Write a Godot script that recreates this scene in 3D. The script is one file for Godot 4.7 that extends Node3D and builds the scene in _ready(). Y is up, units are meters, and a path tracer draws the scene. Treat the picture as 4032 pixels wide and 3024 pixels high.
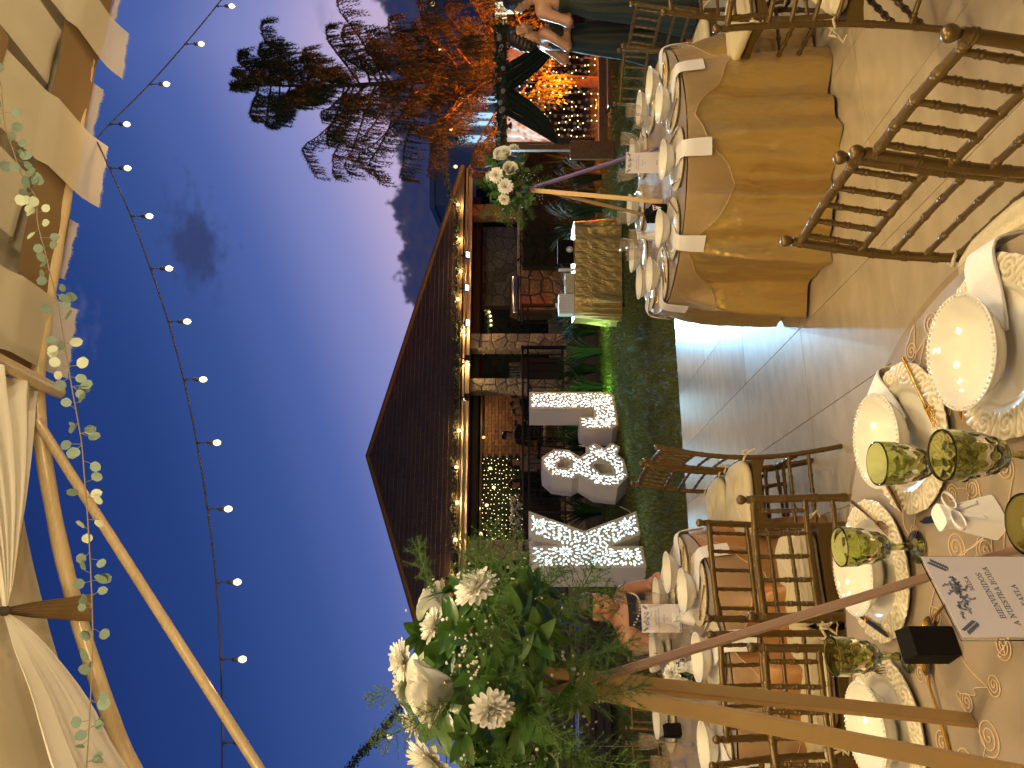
extends Node3D

# view frame: the phone is held upright, so pixels here are of the upright picture (3024 wide, 4032 high)
const CA := 0.954
const SA := 0.2998
var R := RandomNumberGenerator.new()
var M := {}
var taken := {}
const ORD := ["first", "second", "third", "fourth", "fifth", "sixth", "seventh", "eighth", "ninth", "tenth", "eleventh", "twelfth", "thirteenth", "fourteenth", "fifteenth", "sixteenth", "seventeenth", "eighteenth", "nineteenth", "twentieth"]

func V(x, w, y = 0.0) -> Vector3:      # metres right of the camera, metres ahead of it, height
	return Vector3(x * CA + w * SA, y, x * SA - w * CA)

func P(X, Y, w) -> Vector3:            # where the sight line through a pixel is w metres ahead
	return V((X - 1512.0) / 3000.0 * w, w, 1.65 - (Y - 2016.0) / 3000.0 * w)

func PU(X, Y, u) -> Vector3:           # where that sight line meets the upright plane z = -u
	return P(X, Y, u / (CA - SA * (X - 1512.0) / 3000.0))

class MB:
	var v := PackedVector3Array()
	var c := PackedColorArray()
	var t := PackedVector2Array()
	var i := PackedInt32Array()
	var col := Color(1, 1, 1)
	var tinted := false
	func add(p: Vector3, uv := Vector2.ZERO) -> int:
		v.append(p)
		t.append(uv)
		c.append(col)
		return v.size() - 1
	func tri(a: Vector3, b: Vector3, d: Vector3) -> void:
		var n := v.size()
		add(a); add(b); add(d)
		i.append_array([n, n + 1, n + 2])
	func quad(a: Vector3, b: Vector3, d: Vector3, e: Vector3) -> void:
		var n := v.size()
		add(a, Vector2(0, 0)); add(b, Vector2(1, 0)); add(d, Vector2(1, 1)); add(e, Vector2(0, 1))
		i.append_array([n, n + 1, n + 2, n, n + 2, n + 3])
	func face(pts: Array, outward: Vector3) -> void:      # a flat convex face turned towards outward
		var nn: Vector3 = (pts[2] - pts[0]).cross(pts[1] - pts[0])
		var q := pts.duplicate()
		if nn.dot(outward) < 0:
			q.reverse()
		var n := v.size()
		for p in q:
			add(p)
		for k in range(1, q.size() - 1):
			i.append_array([n, n + k, n + k + 1])
	func grid(rows: Array, wrap := false, flip := false) -> void:
		var n := v.size()
		var m: int = rows[0].size()
		for j in rows.size():
			for k in m:
				add(rows[j][k], Vector2(float(k) / max(1, m - 1), float(j) / max(1, rows.size() - 1)))
		for j in rows.size() - 1:
			for k in (m if wrap else m - 1):
				var a := n + j * m + k
				var b := n + j * m + (k + 1) % m
				var d := b + m
				var e := a + m
				if flip:
					i.append_array([a, d, b, a, e, d])
				else:
					i.append_array([a, b, d, a, d, e])
	func lathe(prof: Array, seg := 24, o := Vector3.ZERO) -> void:
		var rows := []
		for q in prof:
			var row := PackedVector3Array()
			for k in seg:
				var a := TAU * k / seg
				row.append(o + Vector3(q.x * cos(a), q.y, q.x * sin(a)))
			rows.append(row)
		grid(rows, true)
	func tube(path: Array, rad, sides := 8, caps := true) -> void:
		var rows := []
		var tan := Vector3.UP
		var nor := Vector3.RIGHT
		for j in path.size():
			var a: Vector3 = path[max(0, j - 1)]
			var b: Vector3 = path[min(path.size() - 1, j + 1)]
			tan = (b - a).normalized() if a.distance_to(b) > 1e-7 else tan
			if j == 0:
				nor = tan.cross(Vector3.UP if absf(tan.y) < 0.9 else Vector3.RIGHT).normalized()
			nor = (nor - tan * nor.dot(tan)).normalized()
			var bi := nor.cross(tan)
			var r: float = rad[j] if rad is Array or rad is PackedFloat32Array else rad
			var row := PackedVector3Array()
			for k in sides:
				var g := TAU * k / sides
				row.append(path[j] + (nor * cos(g) + bi * sin(g)) * r)
			rows.append(row)
		grid(rows, true)
		if caps:
			var ends := [rows[0], rows[-1]]
			var out: Array = [path[0] - path[1], path[-1] - path[-2]]
			for e in 2:
				face(Array(ends[e]), out[e])
	func box(o: Vector3, s: Vector3, b := 0.0, basis := Basis.IDENTITY) -> void:
		var h := s / 2
		var f := func(p: Vector3) -> Vector3: return o + basis * p
		for ax in 3:
			for sg in [-1.0, 1.0]:
				var pts := []
				for q in [[-1, -1], [-1, 1], [1, 1], [1, -1]]:
					var p := Vector3.ZERO
					p[ax] = sg * h[ax]
					p[(ax + 1) % 3] = q[0] * (h[(ax + 1) % 3] - b)
					p[(ax + 2) % 3] = q[1] * (h[(ax + 2) % 3] - b)
					pts.append(f.call(p))
				var nn := Vector3.ZERO
				nn[ax] = sg
				face(pts, basis * nn)
		if b <= 0:
			return
		for ax in 3:
			var a1 := (ax + 1) % 3
			var a2 := (ax + 2) % 3
			for s1 in [-1.0, 1.0]:
				for s2 in [-1.0, 1.0]:
					var pts := []
					for q in [[-1, 0], [1, 0], [1, 1], [-1, 1]]:
						var p := Vector3.ZERO
						p[ax] = q[0] * (h[ax] - b)
						p[a1] = s1 * (h[a1] - (b if q[1] else 0.0))
						p[a2] = s2 * (h[a2] - (0.0 if q[1] else b))
						pts.append(f.call(p))
					var nn := Vector3.ZERO
					nn[a1] = s1
					nn[a2] = s2
					face(pts, basis * nn)
		for sx in [-1.0, 1.0]:
			for sy in [-1.0, 1.0]:
				for sz in [-1.0, 1.0]:
					face([f.call(Vector3(sx * h.x, sy * (h.y - b), sz * (h.z - b))), f.call(Vector3(sx * (h.x - b), sy * h.y, sz * (h.z - b))), f.call(Vector3(sx * (h.x - b), sy * (h.y - b), sz * h.z))], basis * Vector3(sx, sy, sz))
	func prism(poly: PackedVector2Array, z0: float, z1: float, b := 0.0, jit := 0.0) -> void:   # outline in xy, its front at z1
		var q := poly.duplicate()
		if not Geometry2D.is_polygon_clockwise(q):
			q.reverse()
		var mid := Vector2.ZERO
		for p in q:
			mid += p
		mid /= q.size()
		var inner := PackedVector2Array()
		for p in q:
			inner.append(p + (mid - p).normalized() * b)
		var zb := z1 - b
		var n := q.size()
		for k in n:
			var a := q[k]
			var d := q[(k + 1) % n]
			var out := Vector3(a.x + d.x - 2 * mid.x, a.y + d.y - 2 * mid.y, 0)
			face([Vector3(a.x, a.y, z0), Vector3(d.x, d.y, z0), Vector3(d.x, d.y, zb), Vector3(a.x, a.y, zb)], out)
			if b > 0:
				var ia := inner[k]
				var id := inner[(k + 1) % n]
				face([Vector3(a.x, a.y, zb), Vector3(d.x, d.y, zb), Vector3(id.x, id.y, z1), Vector3(ia.x, ia.y, z1)], out.normalized() + Vector3(0, 0, 1))
		var pts := []
		for p in inner:
			pts.append(Vector3(p.x, p.y, z1))
		var c3 := Vector3(mid.x, mid.y, z1 + jit)
		for k in n:
			face([pts[k], pts[(k + 1) % n], c3], Vector3(0, 0, 1))
	func ball(o: Vector3, r: float, seg := 8, ring := 5, sc := Vector3.ONE) -> void:
		var rows := []
		for j in ring + 1:
			var a := -PI / 2 + PI * j / ring
			var row := PackedVector3Array()
			for k in seg:
				var g := TAU * k / seg
				row.append(o + Vector3(cos(a) * cos(g), sin(a), cos(a) * sin(g)) * r * sc)
			rows.append(row)
		grid(rows, true)
	func put(o: MB, x: Transform3D) -> void:
		var n := v.size()
		for k in o.v.size():
			v.append(x * o.v[k])
		t.append_array(o.t)
		if tinted:
			for k in o.v.size():
				c.append(col)
		else:
			c.append_array(o.c)
		for k in o.i:
			i.append(n + k)
	func done() -> ArrayMesh:
		var nn := PackedVector3Array()
		nn.resize(v.size())
		for k in range(0, i.size(), 3):
			var a := i[k]
			var b := i[k + 1]
			var d := i[k + 2]
			var f := (v[d] - v[a]).cross(v[b] - v[a])
			nn[a] += f
			nn[b] += f
			nn[d] += f
		for k in nn.size():
			nn[k] = nn[k].normalized() if nn[k].length_squared() > 1e-24 else Vector3.UP
		var ar := []
		ar.resize(Mesh.ARRAY_MAX)
		ar[Mesh.ARRAY_VERTEX] = v
		ar[Mesh.ARRAY_NORMAL] = nn
		ar[Mesh.ARRAY_TEX_UV] = t
		if tinted:
			ar[Mesh.ARRAY_COLOR] = c
		ar[Mesh.ARRAY_INDEX] = i
		var me := ArrayMesh.new()
		me.add_surface_from_arrays(Mesh.PRIMITIVE_TRIANGLES, ar)
		return me

func numbered(called: String) -> String:
	taken[called] = taken.get(called, -1) + 1
	return called if taken[called] == 0 else "%s_%03d" % [called, taken[called]]

func tag(o, label, category, group = "", kind = ""):
	if label: o.set_meta("label", label)
	if category: o.set_meta("category", category)
	if group: o.set_meta("group", group)
	if kind: o.set_meta("kind", kind)
	return o

func thing(called, label, category, at = Vector3.ZERO, yaw = 0.0, group = "", kind = ""):
	var o := Node3D.new()
	o.name = numbered(called)
	add_child(o)
	o.position = at
	o.rotation.y = yaw
	return tag(o, label, category, group, kind)

func part(called, mesh, mat, parent, x = Transform3D.IDENTITY, label = ""):
	var o := MeshInstance3D.new()
	o.name = called
	o.mesh = mesh.done() if mesh is MB else mesh
	o.material_override = mat
	o.transform = x
	if parent == self:
		o.name = numbered(called)
	parent.add_child(o, true)
	if label: o.set_meta("label", label)
	return o

func solo(called, mesh, mat, label, category, at = Vector3.ZERO, yaw = 0.0, group = ""):
	return tag(part(called, mesh, mat, self, Transform3D(Basis(Vector3.UP, yaw), at)), label, category, group)

func struct(called, mesh, mat, x = Transform3D.IDENTITY):
	return tag(part(called, mesh, mat, self, x), "", "", "", "structure")

func copy(src, called, label, at, yaw, group = ""):
	var o = src.duplicate()
	o.name = numbered(called)
	add_child(o)
	o.position = at
	o.rotation = Vector3(0, yaw, 0)
	if label: o.set_meta("label", label)
	if group: o.set_meta("group", group)
	return o

func mat(key, col: Color, rough = 0.6, metal = 0.0, opts = {}):
	var m := StandardMaterial3D.new()
	m.resource_name = key
	var a := col.a
	m.albedo_color = Color(col.r, col.g, col.b).linear_to_srgb()
	m.albedo_color.a = a
	m.roughness = rough
	m.metallic = metal
	if a < 1.0 and not opts.get("glass"):
		m.transparency = BaseMaterial3D.TRANSPARENCY_ALPHA
	if opts.get("glass"):
		m.refraction_enabled = true
		m.refraction_scale = 0.05
		m.albedo_color.a = 0.0
		m.transparency = BaseMaterial3D.TRANSPARENCY_ALPHA
	if opts.has("glow"):
		m.emission_enabled = true
		m.emission = opts.get("glowcol", Color(1, 0.72, 0.38)).linear_to_srgb()
		m.emission_energy_multiplier = opts.glow
	if opts.has("tex"):
		m.albedo_texture = opts.tex
	if opts.has("bump"):
		m.heightmap_enabled = true
		m.heightmap_texture = opts.bump
		m.heightmap_scale = opts.get("depth", 0.3)
	if opts.has("tri"):
		m.uv1_triplanar = true
		m.uv1_world_triplanar = opts.get("world", false)
		m.uv1_scale = opts.tri
	if opts.has("back"):
		m.backlight_enabled = true
		m.backlight = opts.back
	if opts.has("sheen"):
		m.rim_enabled = true
		m.rim = opts.sheen
		m.rim_tint = 0.6
	if opts.get("vc"):
		m.vertex_color_use_as_albedo = true
	if opts.has("coat"):
		m.clearcoat_enabled = true
		m.clearcoat = opts.coat
		m.clearcoat_roughness = 0.08
	M[key] = m
	return m

func noise_tex(seed_, freq, lo: Color, hi: Color, oct = 4, size = 256, stretch = 1.0):
	var n := FastNoiseLite.new()
	n.seed = seed_
	n.frequency = freq
	n.fractal_octaves = oct
	n.noise_type = FastNoiseLite.TYPE_SIMPLEX_SMOOTH
	var im := Image.create(size, size, false, Image.FORMAT_RGB8)
	for y in size:
		for x in size:
			var fx = float(x) / size
			var fy = float(y) / size
			# wraps: blend of shifted copies
			var a := n.get_noise_2d(x, y * stretch)
			var b := n.get_noise_2d(x - size, y * stretch)
			var d := n.get_noise_2d(x, (y - size) * stretch)
			var e := n.get_noise_2d(x - size, (y - size) * stretch)
			var s: float = lerp(lerp(a, b, fx), lerp(d, e, fx), fy) * 1.4
			im.set_pixel(x, y, lo.lerp(hi, clampf(0.5 + s, 0, 1)).linear_to_srgb() if lo.r != 0 or hi.r != 1 else Color.BLACK.lerp(Color.WHITE, clampf(0.5 + s, 0, 1)))
	return ImageTexture.create_from_image(im)

func G(v): return Color(v, v, v)

func omni(at: Vector3, e: float, col: Color, size = 0.03):
	var l := OmniLight3D.new()
	l.name = numbered("lamp_light")
	l.light_color = col.linear_to_srgb()
	l.light_energy = e
	l.light_size = size
	l.omni_range = 30.0
	l.omni_attenuation = 2.0
	l.shadow_enabled = true
	l.position = at
	add_child(l)
	return l

func spot(at: Vector3, to: Vector3, e: float, col: Color, angle: float, size = 0.05):
	var l := SpotLight3D.new()
	l.name = numbered("spot_light")
	l.light_color = col.linear_to_srgb()
	l.light_energy = e
	l.light_size = size
	l.spot_range = 40.0
	l.spot_attenuation = 2.0
	l.spot_angle = angle
	l.spot_angle_attenuation = 0.6
	l.shadow_enabled = true
	add_child(l)
	l.look_at_from_position(at, to, Vector3.UP if absf((to - at).normalized().y) < 0.95 else Vector3.RIGHT)
	return l

func smooth(pts: Array, n: int) -> Array:     # an even curve through points
	var cv := Curve3D.new()
	for k in pts.size():
		var a: Vector3 = pts[max(0, k - 1)]
		var b: Vector3 = pts[min(pts.size() - 1, k + 1)]
		cv.add_point(pts[k], -(b - a) / 6, (b - a) / 6)
	var out := []
	var L := cv.get_baked_length()
	for k in n + 1:
		out.append(cv.sample_baked(L * k / n, true))
	return out

const SKY := [[-20, 0.05, 0.045, 0.06], [4, 0.50, 0.37, 0.50], [8, 0.54, 0.42, 0.62], [12, 0.50, 0.41, 0.65], [17.5, 0.225, 0.252, 0.55], [23.5, 0.080, 0.130, 0.39], [29, 0.040, 0.083, 0.285], [36, 0.019, 0.049, 0.205], [45, 0.0105, 0.031, 0.15], [60, 0.008, 0.022, 0.115], [90, 0.006, 0.015, 0.085], [180, 0.006, 0.015, 0.085]]

func sky_col(az: float, el: float) -> Color:
	var d: float = absf(wrapf(az - 42.0, -180, 180))
	var e := el + 0.35 * minf(d, 70.0)
	for k in range(1, SKY.size()):
		if e <= SKY[k][0] or k == SKY.size() - 1:
			var a: Array = SKY[k - 1]
			var b: Array = SKY[k]
			var t := smoothstep(0.0, 1.0, clampf((e - a[0]) / (b[0] - a[0]), 0, 1)) * 0.35 + clampf((e - a[0]) / (b[0] - a[0]), 0, 1) * 0.65
			var c := Color(lerpf(a[1], b[1], t), lerpf(a[2], b[2], t), lerpf(a[3], b[3], t))
			if el < -1.0:
				c = c.lerp(Color(0.02, 0.02, 0.025), clampf((-1.0 - el) / 4.0, 0, 1))
			return c
	return Color.BLACK

func make_sky():
	var W := 3072
	var H := 1536
	var small := Image.create(384, 192, false, Image.FORMAT_RGBF)
	for y in 192:
		for x in 384:
			small.set_pixel(x, y, sky_col(wrapf((x + 0.5) / 384.0 * 360, -180, 180), 90 - (y + 0.5) / 192.0 * 180))
	small.resize(W, H, Image.INTERPOLATE_BILINEAR)
	var n := FastNoiseLite.new()
	n.seed = 7
	n.noise_type = FastNoiseLite.TYPE_SIMPLEX_SMOOTH
	n.fractal_octaves = 5
	n.frequency = 1.0
	var n2 := FastNoiseLite.new()
	n2.seed = 21
	n2.fractal_octaves = 4
	n2.frequency = 1.0
	var x0 := 0
	var x1 := int(95 / 360.0 * W)
	var y0 := int((90 - 48) / 180.0 * H)
	var y1 := int(92 / 180.0 * H)
	for y in range(y0, y1):
		var el := 90 - (y + 0.5) / H * 180.0
		for x in range(x0, x1):
			var az := (x + 0.5) / W * 360.0
			var base := small.get_pixel(x, y)
			var c := base
			if el < 13.0:
				# the dark bank above the hills, its upper edge heaped
				var lump := n.get_noise_2d(az * 0.16, 3.0) * 1.1 + n.get_noise_2d(az * 0.55, el * 0.5) * 0.9 + n2.get_noise_2d(az * 2.2, el * 2.2) * 0.35
				var top := 8.3 + lump + (az - 30.0) * 0.045
				top -= 14.0 * (1.0 - smoothstep(17.5, 24.0, az))
				var k := smoothstep(-0.10, 0.22, top - el)
				if k > 0.0:
					var dark := Color(0.020, 0.024, 0.066).lerp(Color(0.036, 0.038, 0.090), clampf(0.5 + n2.get_noise_2d(az * 0.7, el * 1.5), 0, 1))
					dark = dark.lerp(Color(0.11, 0.095, 0.165), 0.3 * (1.0 - smoothstep(0.0, 0.9, top - el)))
					c = c.lerp(dark, k)
			# one dark torn cloud and two faint wisps
			var dx := (az - 27.2) / 2.6
			var dy := (el - 22.2) / 1.7
			var a1 := exp(-(dx * dx + dy * dy) * 1.3) * 1.5 + exp(-(pow((az - 29.2) / 3.2, 2) + pow((el - 22.6) / 1.2, 2)) * 1.2) * 0.55
			if a1 > 0.02:
				var q := n.get_noise_2d(az * 0.42, el * 0.95 + 40.0) + 0.35 * n2.get_noise_2d(az * 1.8, el * 3.0)
				var k2 := smoothstep(0.15, 1.35, a1 + q * 0.8)
				c = c.lerp(Color(0.036, 0.052, 0.15), k2 * 0.9)
			var a2 := exp(-(pow((az - 43.5) / 1.2, 2) + pow((el - 12.6) / 0.7, 2))) * 0.6 + exp(-(pow((az - 22.0) / 2.8, 2) + pow((el - 29.5) / 1.0, 2))) * 0.30
			if a2 > 0.02:
				var q2 := n.get_noise_2d(az * 0.6 + 9.0, el * 1.6)
				c = c.lerp(Color(0.16, 0.17, 0.36), clampf(a2 + q2 * 0.5 - 0.1, 0, 1) * 0.5)
			if c != base:
				small.set_pixel(x, y, c)
	var pm := PanoramaSkyMaterial.new()
	pm.panorama = ImageTexture.create_from_image(small)
	var s := Sky.new()
	s.sky_material = pm
	return s

func stage():
	var cam := Camera3D.new()
	cam.name = "camera"
	cam.fov = rad_to_deg(2 * atan(1512.0 / 3000.0))
	cam.near = 0.05
	cam.far = 600.0
	cam.transform = Transform3D(Basis(Vector3(0, -1, 0), Vector3(CA, 0, SA), Vector3(-SA, 0, CA)), Vector3(0, 1.65, 0))
	add_child(cam)
	cam.current = true
	var we := WorldEnvironment.new()
	we.name = "surroundings"
	var e := Environment.new()
	e.background_mode = Environment.BG_SKY
	e.sky = make_sky()
	e.background_energy_multiplier = 1.0
	e.tonemap_mode = Environment.TONE_MAPPER_LINEAR
	e.tonemap_exposure = 1.0
	e.sdfgi_enabled = true
	e.ssao_enabled = true
	e.ssil_enabled = true
	we.environment = e
	add_child(we)
	var sun := DirectionalLight3D.new()      # what is left of the set sun's glow
	sun.name = "afterglow"
	sun.light_energy = 0.02
	sun.light_color = Color(0.75, 0.7, 1.0)
	sun.light_angular_distance = 20.0
	sun.shadow_enabled = true
	add_child(sun)
	sun.look_at_from_position(P(2600, 1200, 100), Vector3.ZERO)

func materials():
	var grain = noise_tex(3, 0.02, G(0), G(1), 5, 256, 1.0)
	var fine = noise_tex(4, 0.09, G(0), G(1), 4, 256, 1.0)
	var veins = noise_tex(5, 0.012, Color(0.375, 0.30, 0.19), Color(0.455, 0.37, 0.245), 5, 512, 6.0)
	var wood_t = noise_tex(6, 0.02, Color(0.11, 0.05, 0.018), Color(0.26, 0.125, 0.045), 4, 256, 8.0)
	var pine_t = noise_tex(8, 0.016, Color(0.48, 0.345, 0.165), Color(0.60, 0.455, 0.25), 4, 256, 7.0)
	var weave = noise_tex(9, 0.22, G(0), G(1), 2, 256, 1.0)
	var satin_b = noise_tex(10, 0.011, G(0), G(1), 3, 256, 1.0)
	var stone_t = noise_tex(11, 0.03, Color(0.17, 0.13, 0.085), Color(0.38, 0.31, 0.21), 5, 256, 1.0)
	var red_t = noise_tex(12, 0.03, Color(0.16, 0.075, 0.035), Color(0.34, 0.17, 0.08), 5, 256, 1.0)
	var canvas_t = noise_tex(13, 0.01, Color(0.52, 0.44, 0.29), Color(0.62, 0.53, 0.37), 4, 256, 3.0)
	var taupe_t = noise_tex(14, 0.012, Color(0.215, 0.155, 0.095), Color(0.30, 0.225, 0.145), 4, 256, 1.0)
	M.fine = fine
	for k in 3:
		mat("tile_%d" % k, G(1), 0.27 + 0.03 * k, 0.0, {"tex": veins, "tri": Vector3(0.5 + 0.09 * k, 0.9, 0.21), "bump": grain, "depth": 0.02, "world": true}).metallic_specular = 0.4
	mat("grout", Color(0.20, 0.165, 0.12), 0.9)
	mat("slab", Color(0.40, 0.33, 0.23), 0.5)
	mat("grass", Color(0.07, 0.09, 0.026), 0.9)
	mat("soil", Color(0.028, 0.030, 0.014), 1.0, 0.0, {"bump": grain, "depth": 3.0, "tri": Vector3(1, 1, 1)})
	mat("chair", Color(0.13, 0.078, 0.020), 0.34, 0.40, {"bump": fine, "depth": 0.02, "tri": Vector3(3, 3, 3)})
	mat("chair_dark", Color(0.16, 0.085, 0.03), 0.4, 0.3)
	mat("cushion", Color(0.62, 0.53, 0.33), 0.9, 0.0, {"bump": fine, "depth": 0.12, "tri": Vector3(4, 4, 4), "sheen": 0.3})
	mat("satin", Color(0.58, 0.395, 0.125), 0.36, 0.66, {"bump": satin_b, "depth": 0.75, "tri": Vector3(4.6, 2.0, 4.6), "sheen": 0.3})
	mat("rust_satin", Color(0.46, 0.225, 0.075), 0.4, 0.4, {"bump": satin_b, "depth": 0.5, "tri": Vector3(2.4, 0.55, 2.4), "sheen": 0.4})
	mat("taupe", G(1), 0.62, 0.08, {"tex": taupe_t, "tri": Vector3(1.1, 1.1, 1.1), "bump": satin_b, "depth": 0.25, "sheen": 0.5})
	mat("organza", Color(0.50, 0.36, 0.20, 0.42), 0.55, 0.0, {"sheen": 0.5})
	mat("cord", Color(0.62, 0.44, 0.26), 0.55, 0.1)
	mat("china", Color(0.74, 0.71, 0.62), 0.12, 0.0, {"coat": 0.5})
	mat("charger", Color(0.72, 0.66, 0.52), 0.32, 0.0, {"vc": true})
	mat("linen", Color(0.76, 0.73, 0.70), 0.95, 0.0, {"bump": weave, "depth": 0.05, "tri": Vector3(6, 6, 6), "sheen": 0.3})
	mat("gold", Color(0.75, 0.47, 0.12), 0.16, 1.0)
	mat("green_glass", Color(0.54, 0.575, 0.26), 0.03, 0.0, {"glass": true})
	mat("amber_glass", Color(0.60, 0.42, 0.20, 0.10), 0.04, 0.0, {"coat": 0.5})
	mat("clear_glass", Color(0.97, 0.98, 1.0), 0.02, 0.0, {"glass": true})
	mat("black_card", Color(0.007, 0.0065, 0.006), 0.8).metallic_specular = 0.25
	mat("white_card", Color(0.80, 0.77, 0.72), 0.7)
	mat("ribbon", Color(0.82, 0.80, 0.82), 0.45, 0.0, {"sheen": 0.6})
	mat("gold_bar", Color(0.43, 0.275, 0.105), 0.4, 0.25, {"bump": fine, "depth": 0.03, "tri": Vector3(3, 3, 3)})
	mat("copper_bar", Color(0.45, 0.285, 0.19), 0.42, 0.2, {"bump": fine, "depth": 0.03, "tri": Vector3(3, 3, 3)})
	mat("lilac_bar", Color(0.30, 0.20, 0.42), 0.4, 0.35)
	mat("pine", G(1), 0.34, 0.0, {"tex": pine_t, "tri": Vector3(2, 2, 2), "coat": 0.35})
	mat("canvas", G(1), 0.9, 0.0, {"tex": canvas_t, "tri": Vector3(0.7, 0.7, 0.7), "bump": weave, "depth": 0.05, "back": Color(0.1, 0.09, 0.06)})
	mat("sheer", Color(0.58, 0.50, 0.35, 0.80), 0.9, 0.0, {"bump": weave, "depth": 0.05, "tri": Vector3(3, 3, 3), "back": Color(0.3, 0.26, 0.2)})
	mat("brown_cloth", Color(0.17, 0.095, 0.025), 0.75, 0.0, {"bump": weave, "depth": 0.1, "tri": Vector3(3, 3, 3), "sheen": 0.5})
	mat("curtain", Color(0.80, 0.74, 0.60), 0.85, 0.0, {"bump": weave, "depth": 0.05, "tri": Vector3(3, 3, 3), "back": Color(0.35, 0.33, 0.28)})
	mat("white_curtain", Color(0.74, 0.68, 0.60), 0.85, 0.0, {"back": Color(0.9, 0.85, 0.8)})
	mat("green_curtain", Color(0.012, 0.022, 0.012), 0.55, 0.0, {"sheen": 0.5})
	for k in 3:
		var g: float = [0.8, 1.0, 1.25][k]
		mat("eucalyptus_%d" % k, Color(0.165 * g, 0.23 * g, 0.17 * g), 0.55, 0.0, {"back": Color(0.2, 0.2, 0.15)})
		mat("leaf_%d" % k, Color(0.062 * g, 0.145 * g, 0.024 * g), 0.3, 0.0, {"coat": 0.4, "back": Color(0.15, 0.25, 0.05)})
	mat("pale_euc", Color(0.50, 0.55, 0.40), 0.6, 0.0, {"back": Color(0.3, 0.3, 0.2)})
	mat("stem", Color(0.24, 0.19, 0.11), 0.7)
	mat("dark_stem", Color(0.045, 0.03, 0.02), 0.8)
	mat("fern", Color(0.060, 0.130, 0.020), 0.75, 0.0, {"back": Color(0.25, 0.3, 0.1)})
	mat("petal", Color(0.82, 0.80, 0.72), 0.6, 0.0, {"back": Color(0.35, 0.33, 0.25)})
	mat("mum", Color(0.82, 0.80, 0.72), 0.65, 0.0, {"back": Color(0.35, 0.33, 0.28)})
	mat("mum_heart", Color(0.55, 0.58, 0.20), 0.8)
	mat("garland", Color(0.05, 0.075, 0.022), 0.8)
	mat("cable", Color(0.012, 0.012, 0.014), 0.5)
	mat("bulb", Color(1, 0.85, 0.6), 0.3, 0.0, {"glow": 1.7, "glowcol": Color(1, 0.76, 0.42)})
	mat("amber_bulb", Color(1, 0.8, 0.5), 0.3, 0.0, {"glow": 1.4, "glowcol": Color(1, 0.52, 0.16)})
	mat("fairy", Color(1, 0.9, 0.6), 0.3, 0.0, {"glow": 2.6, "glowcol": Color(1, 0.78, 0.38)})
	mat("cool_lamp", Color(0.8, 0.95, 1), 0.3, 0.0, {"glow": 6.0, "glowcol": Color(0.55, 0.85, 1.0)})
	mat("letter_shell", Color(0.82, 0.74, 0.62), 0.75, 0.0, {"bump": fine, "depth": 0.05, "tri": Vector3(2, 2, 2)})
	mat("letter_glow", Color(0.8, 0.9, 1), 0.5, 0.0, {"glow": 1.9, "glowcol": Color(0.68, 0.93, 0.98)})
	mat("letter_glow_white", Color(0.9, 0.95, 1), 0.5, 0.0, {"glow": 2.1, "glowcol": Color(0.84, 0.97, 0.97)})
	mat("shingle_0", Color(0.175, 0.102, 0.038), 0.85, 0.0, {"bump": grain, "depth": 0.6, "tri": Vector3(2, 2, 2)})
	mat("shingle_1", Color(0.195, 0.113, 0.042), 0.85, 0.0, {"bump": grain, "depth": 0.6, "tri": Vector3(2, 2, 2)})
	mat("shingle_2", Color(0.16, 0.094, 0.036), 0.85, 0.0, {"bump": grain, "depth": 0.6, "tri": Vector3(2, 2, 2)})
	mat("roof_under", Color(0.03, 0.02, 0.014), 0.9)
	mat("fascia", G(1), 0.6, 0.0, {"tex": pine_t, "tri": Vector3(1.5, 1.5, 1.5)})
	mat("wood", G(1), 0.5, 0.0, {"tex": wood_t, "tri": Vector3(2, 2, 2)})
	mat("dark_wood", Color(0.030, 0.018, 0.011), 0.6, 0.0, {"bump": fine, "depth": 0.1, "tri": Vector3(2, 2, 2)})
	for k in 3:
		var g2: float = [0.78, 1.0, 1.2][k]
		mat("stone_%d" % k, G(g2 * 1.25), 0.85, 0.0, {"tex": stone_t, "tri": Vector3(2.0, 2.0, 2.0), "bump": grain, "depth": 1.2})
		mat("red_stone_%d" % k, G(g2 * 1.3), 0.85, 0.0, {"tex": red_t, "tri": Vector3(2.0, 2.0, 2.0), "bump": grain, "depth": 1.2})
		mat("brick_%d" % k, Color(0.20 * g2, 0.105 * g2, 0.06 * g2), 0.85, 0.0, {"bump": grain, "depth": 0.6, "tri": Vector3(3, 3, 3)})
	mat("mortar", Color(0.10, 0.085, 0.06), 0.95)
	mat("iron", Color(0.018, 0.017, 0.016), 0.45, 0.6)
	mat("steel", Color(0.45, 0.45, 0.47), 0.22, 0.95)
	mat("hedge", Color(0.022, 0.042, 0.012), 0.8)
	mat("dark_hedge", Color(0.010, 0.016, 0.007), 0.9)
	mat("tuft", Color(0.017, 0.036, 0.012), 0.9)
	mat("render_wall", Color(0.42, 0.41, 0.40), 0.85)
	mat("window_glow", Color(0.6, 0.8, 1), 0.5, 0.0, {"glow": 1.1, "glowcol": Color(0.48, 0.78, 1.0)})
	mat("room_glow", Color(0.8, 0.9, 0.7), 0.5, 0.0, {"glow": 0.9, "glowcol": Color(0.86, 0.92, 0.66)})
	mat("hill", Color(0.012, 0.014, 0.016), 1.0)
	mat("needles", Color(0.048, 0.062, 0.018), 0.8, 0.0, {"back": Color(0.2, 0.2, 0.1)})
	mat("bark", Color(0.10, 0.062, 0.035), 0.9)
	mat("skin", Color(0.50, 0.27, 0.155), 0.5, 0.0, {"coat": 0.15})
	mat("skin_dark", Color(0.42, 0.20, 0.105), 0.5, 0.0, {"coat": 0.15})
	mat("hair", Color(0.022, 0.012, 0.008), 0.45)
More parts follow.
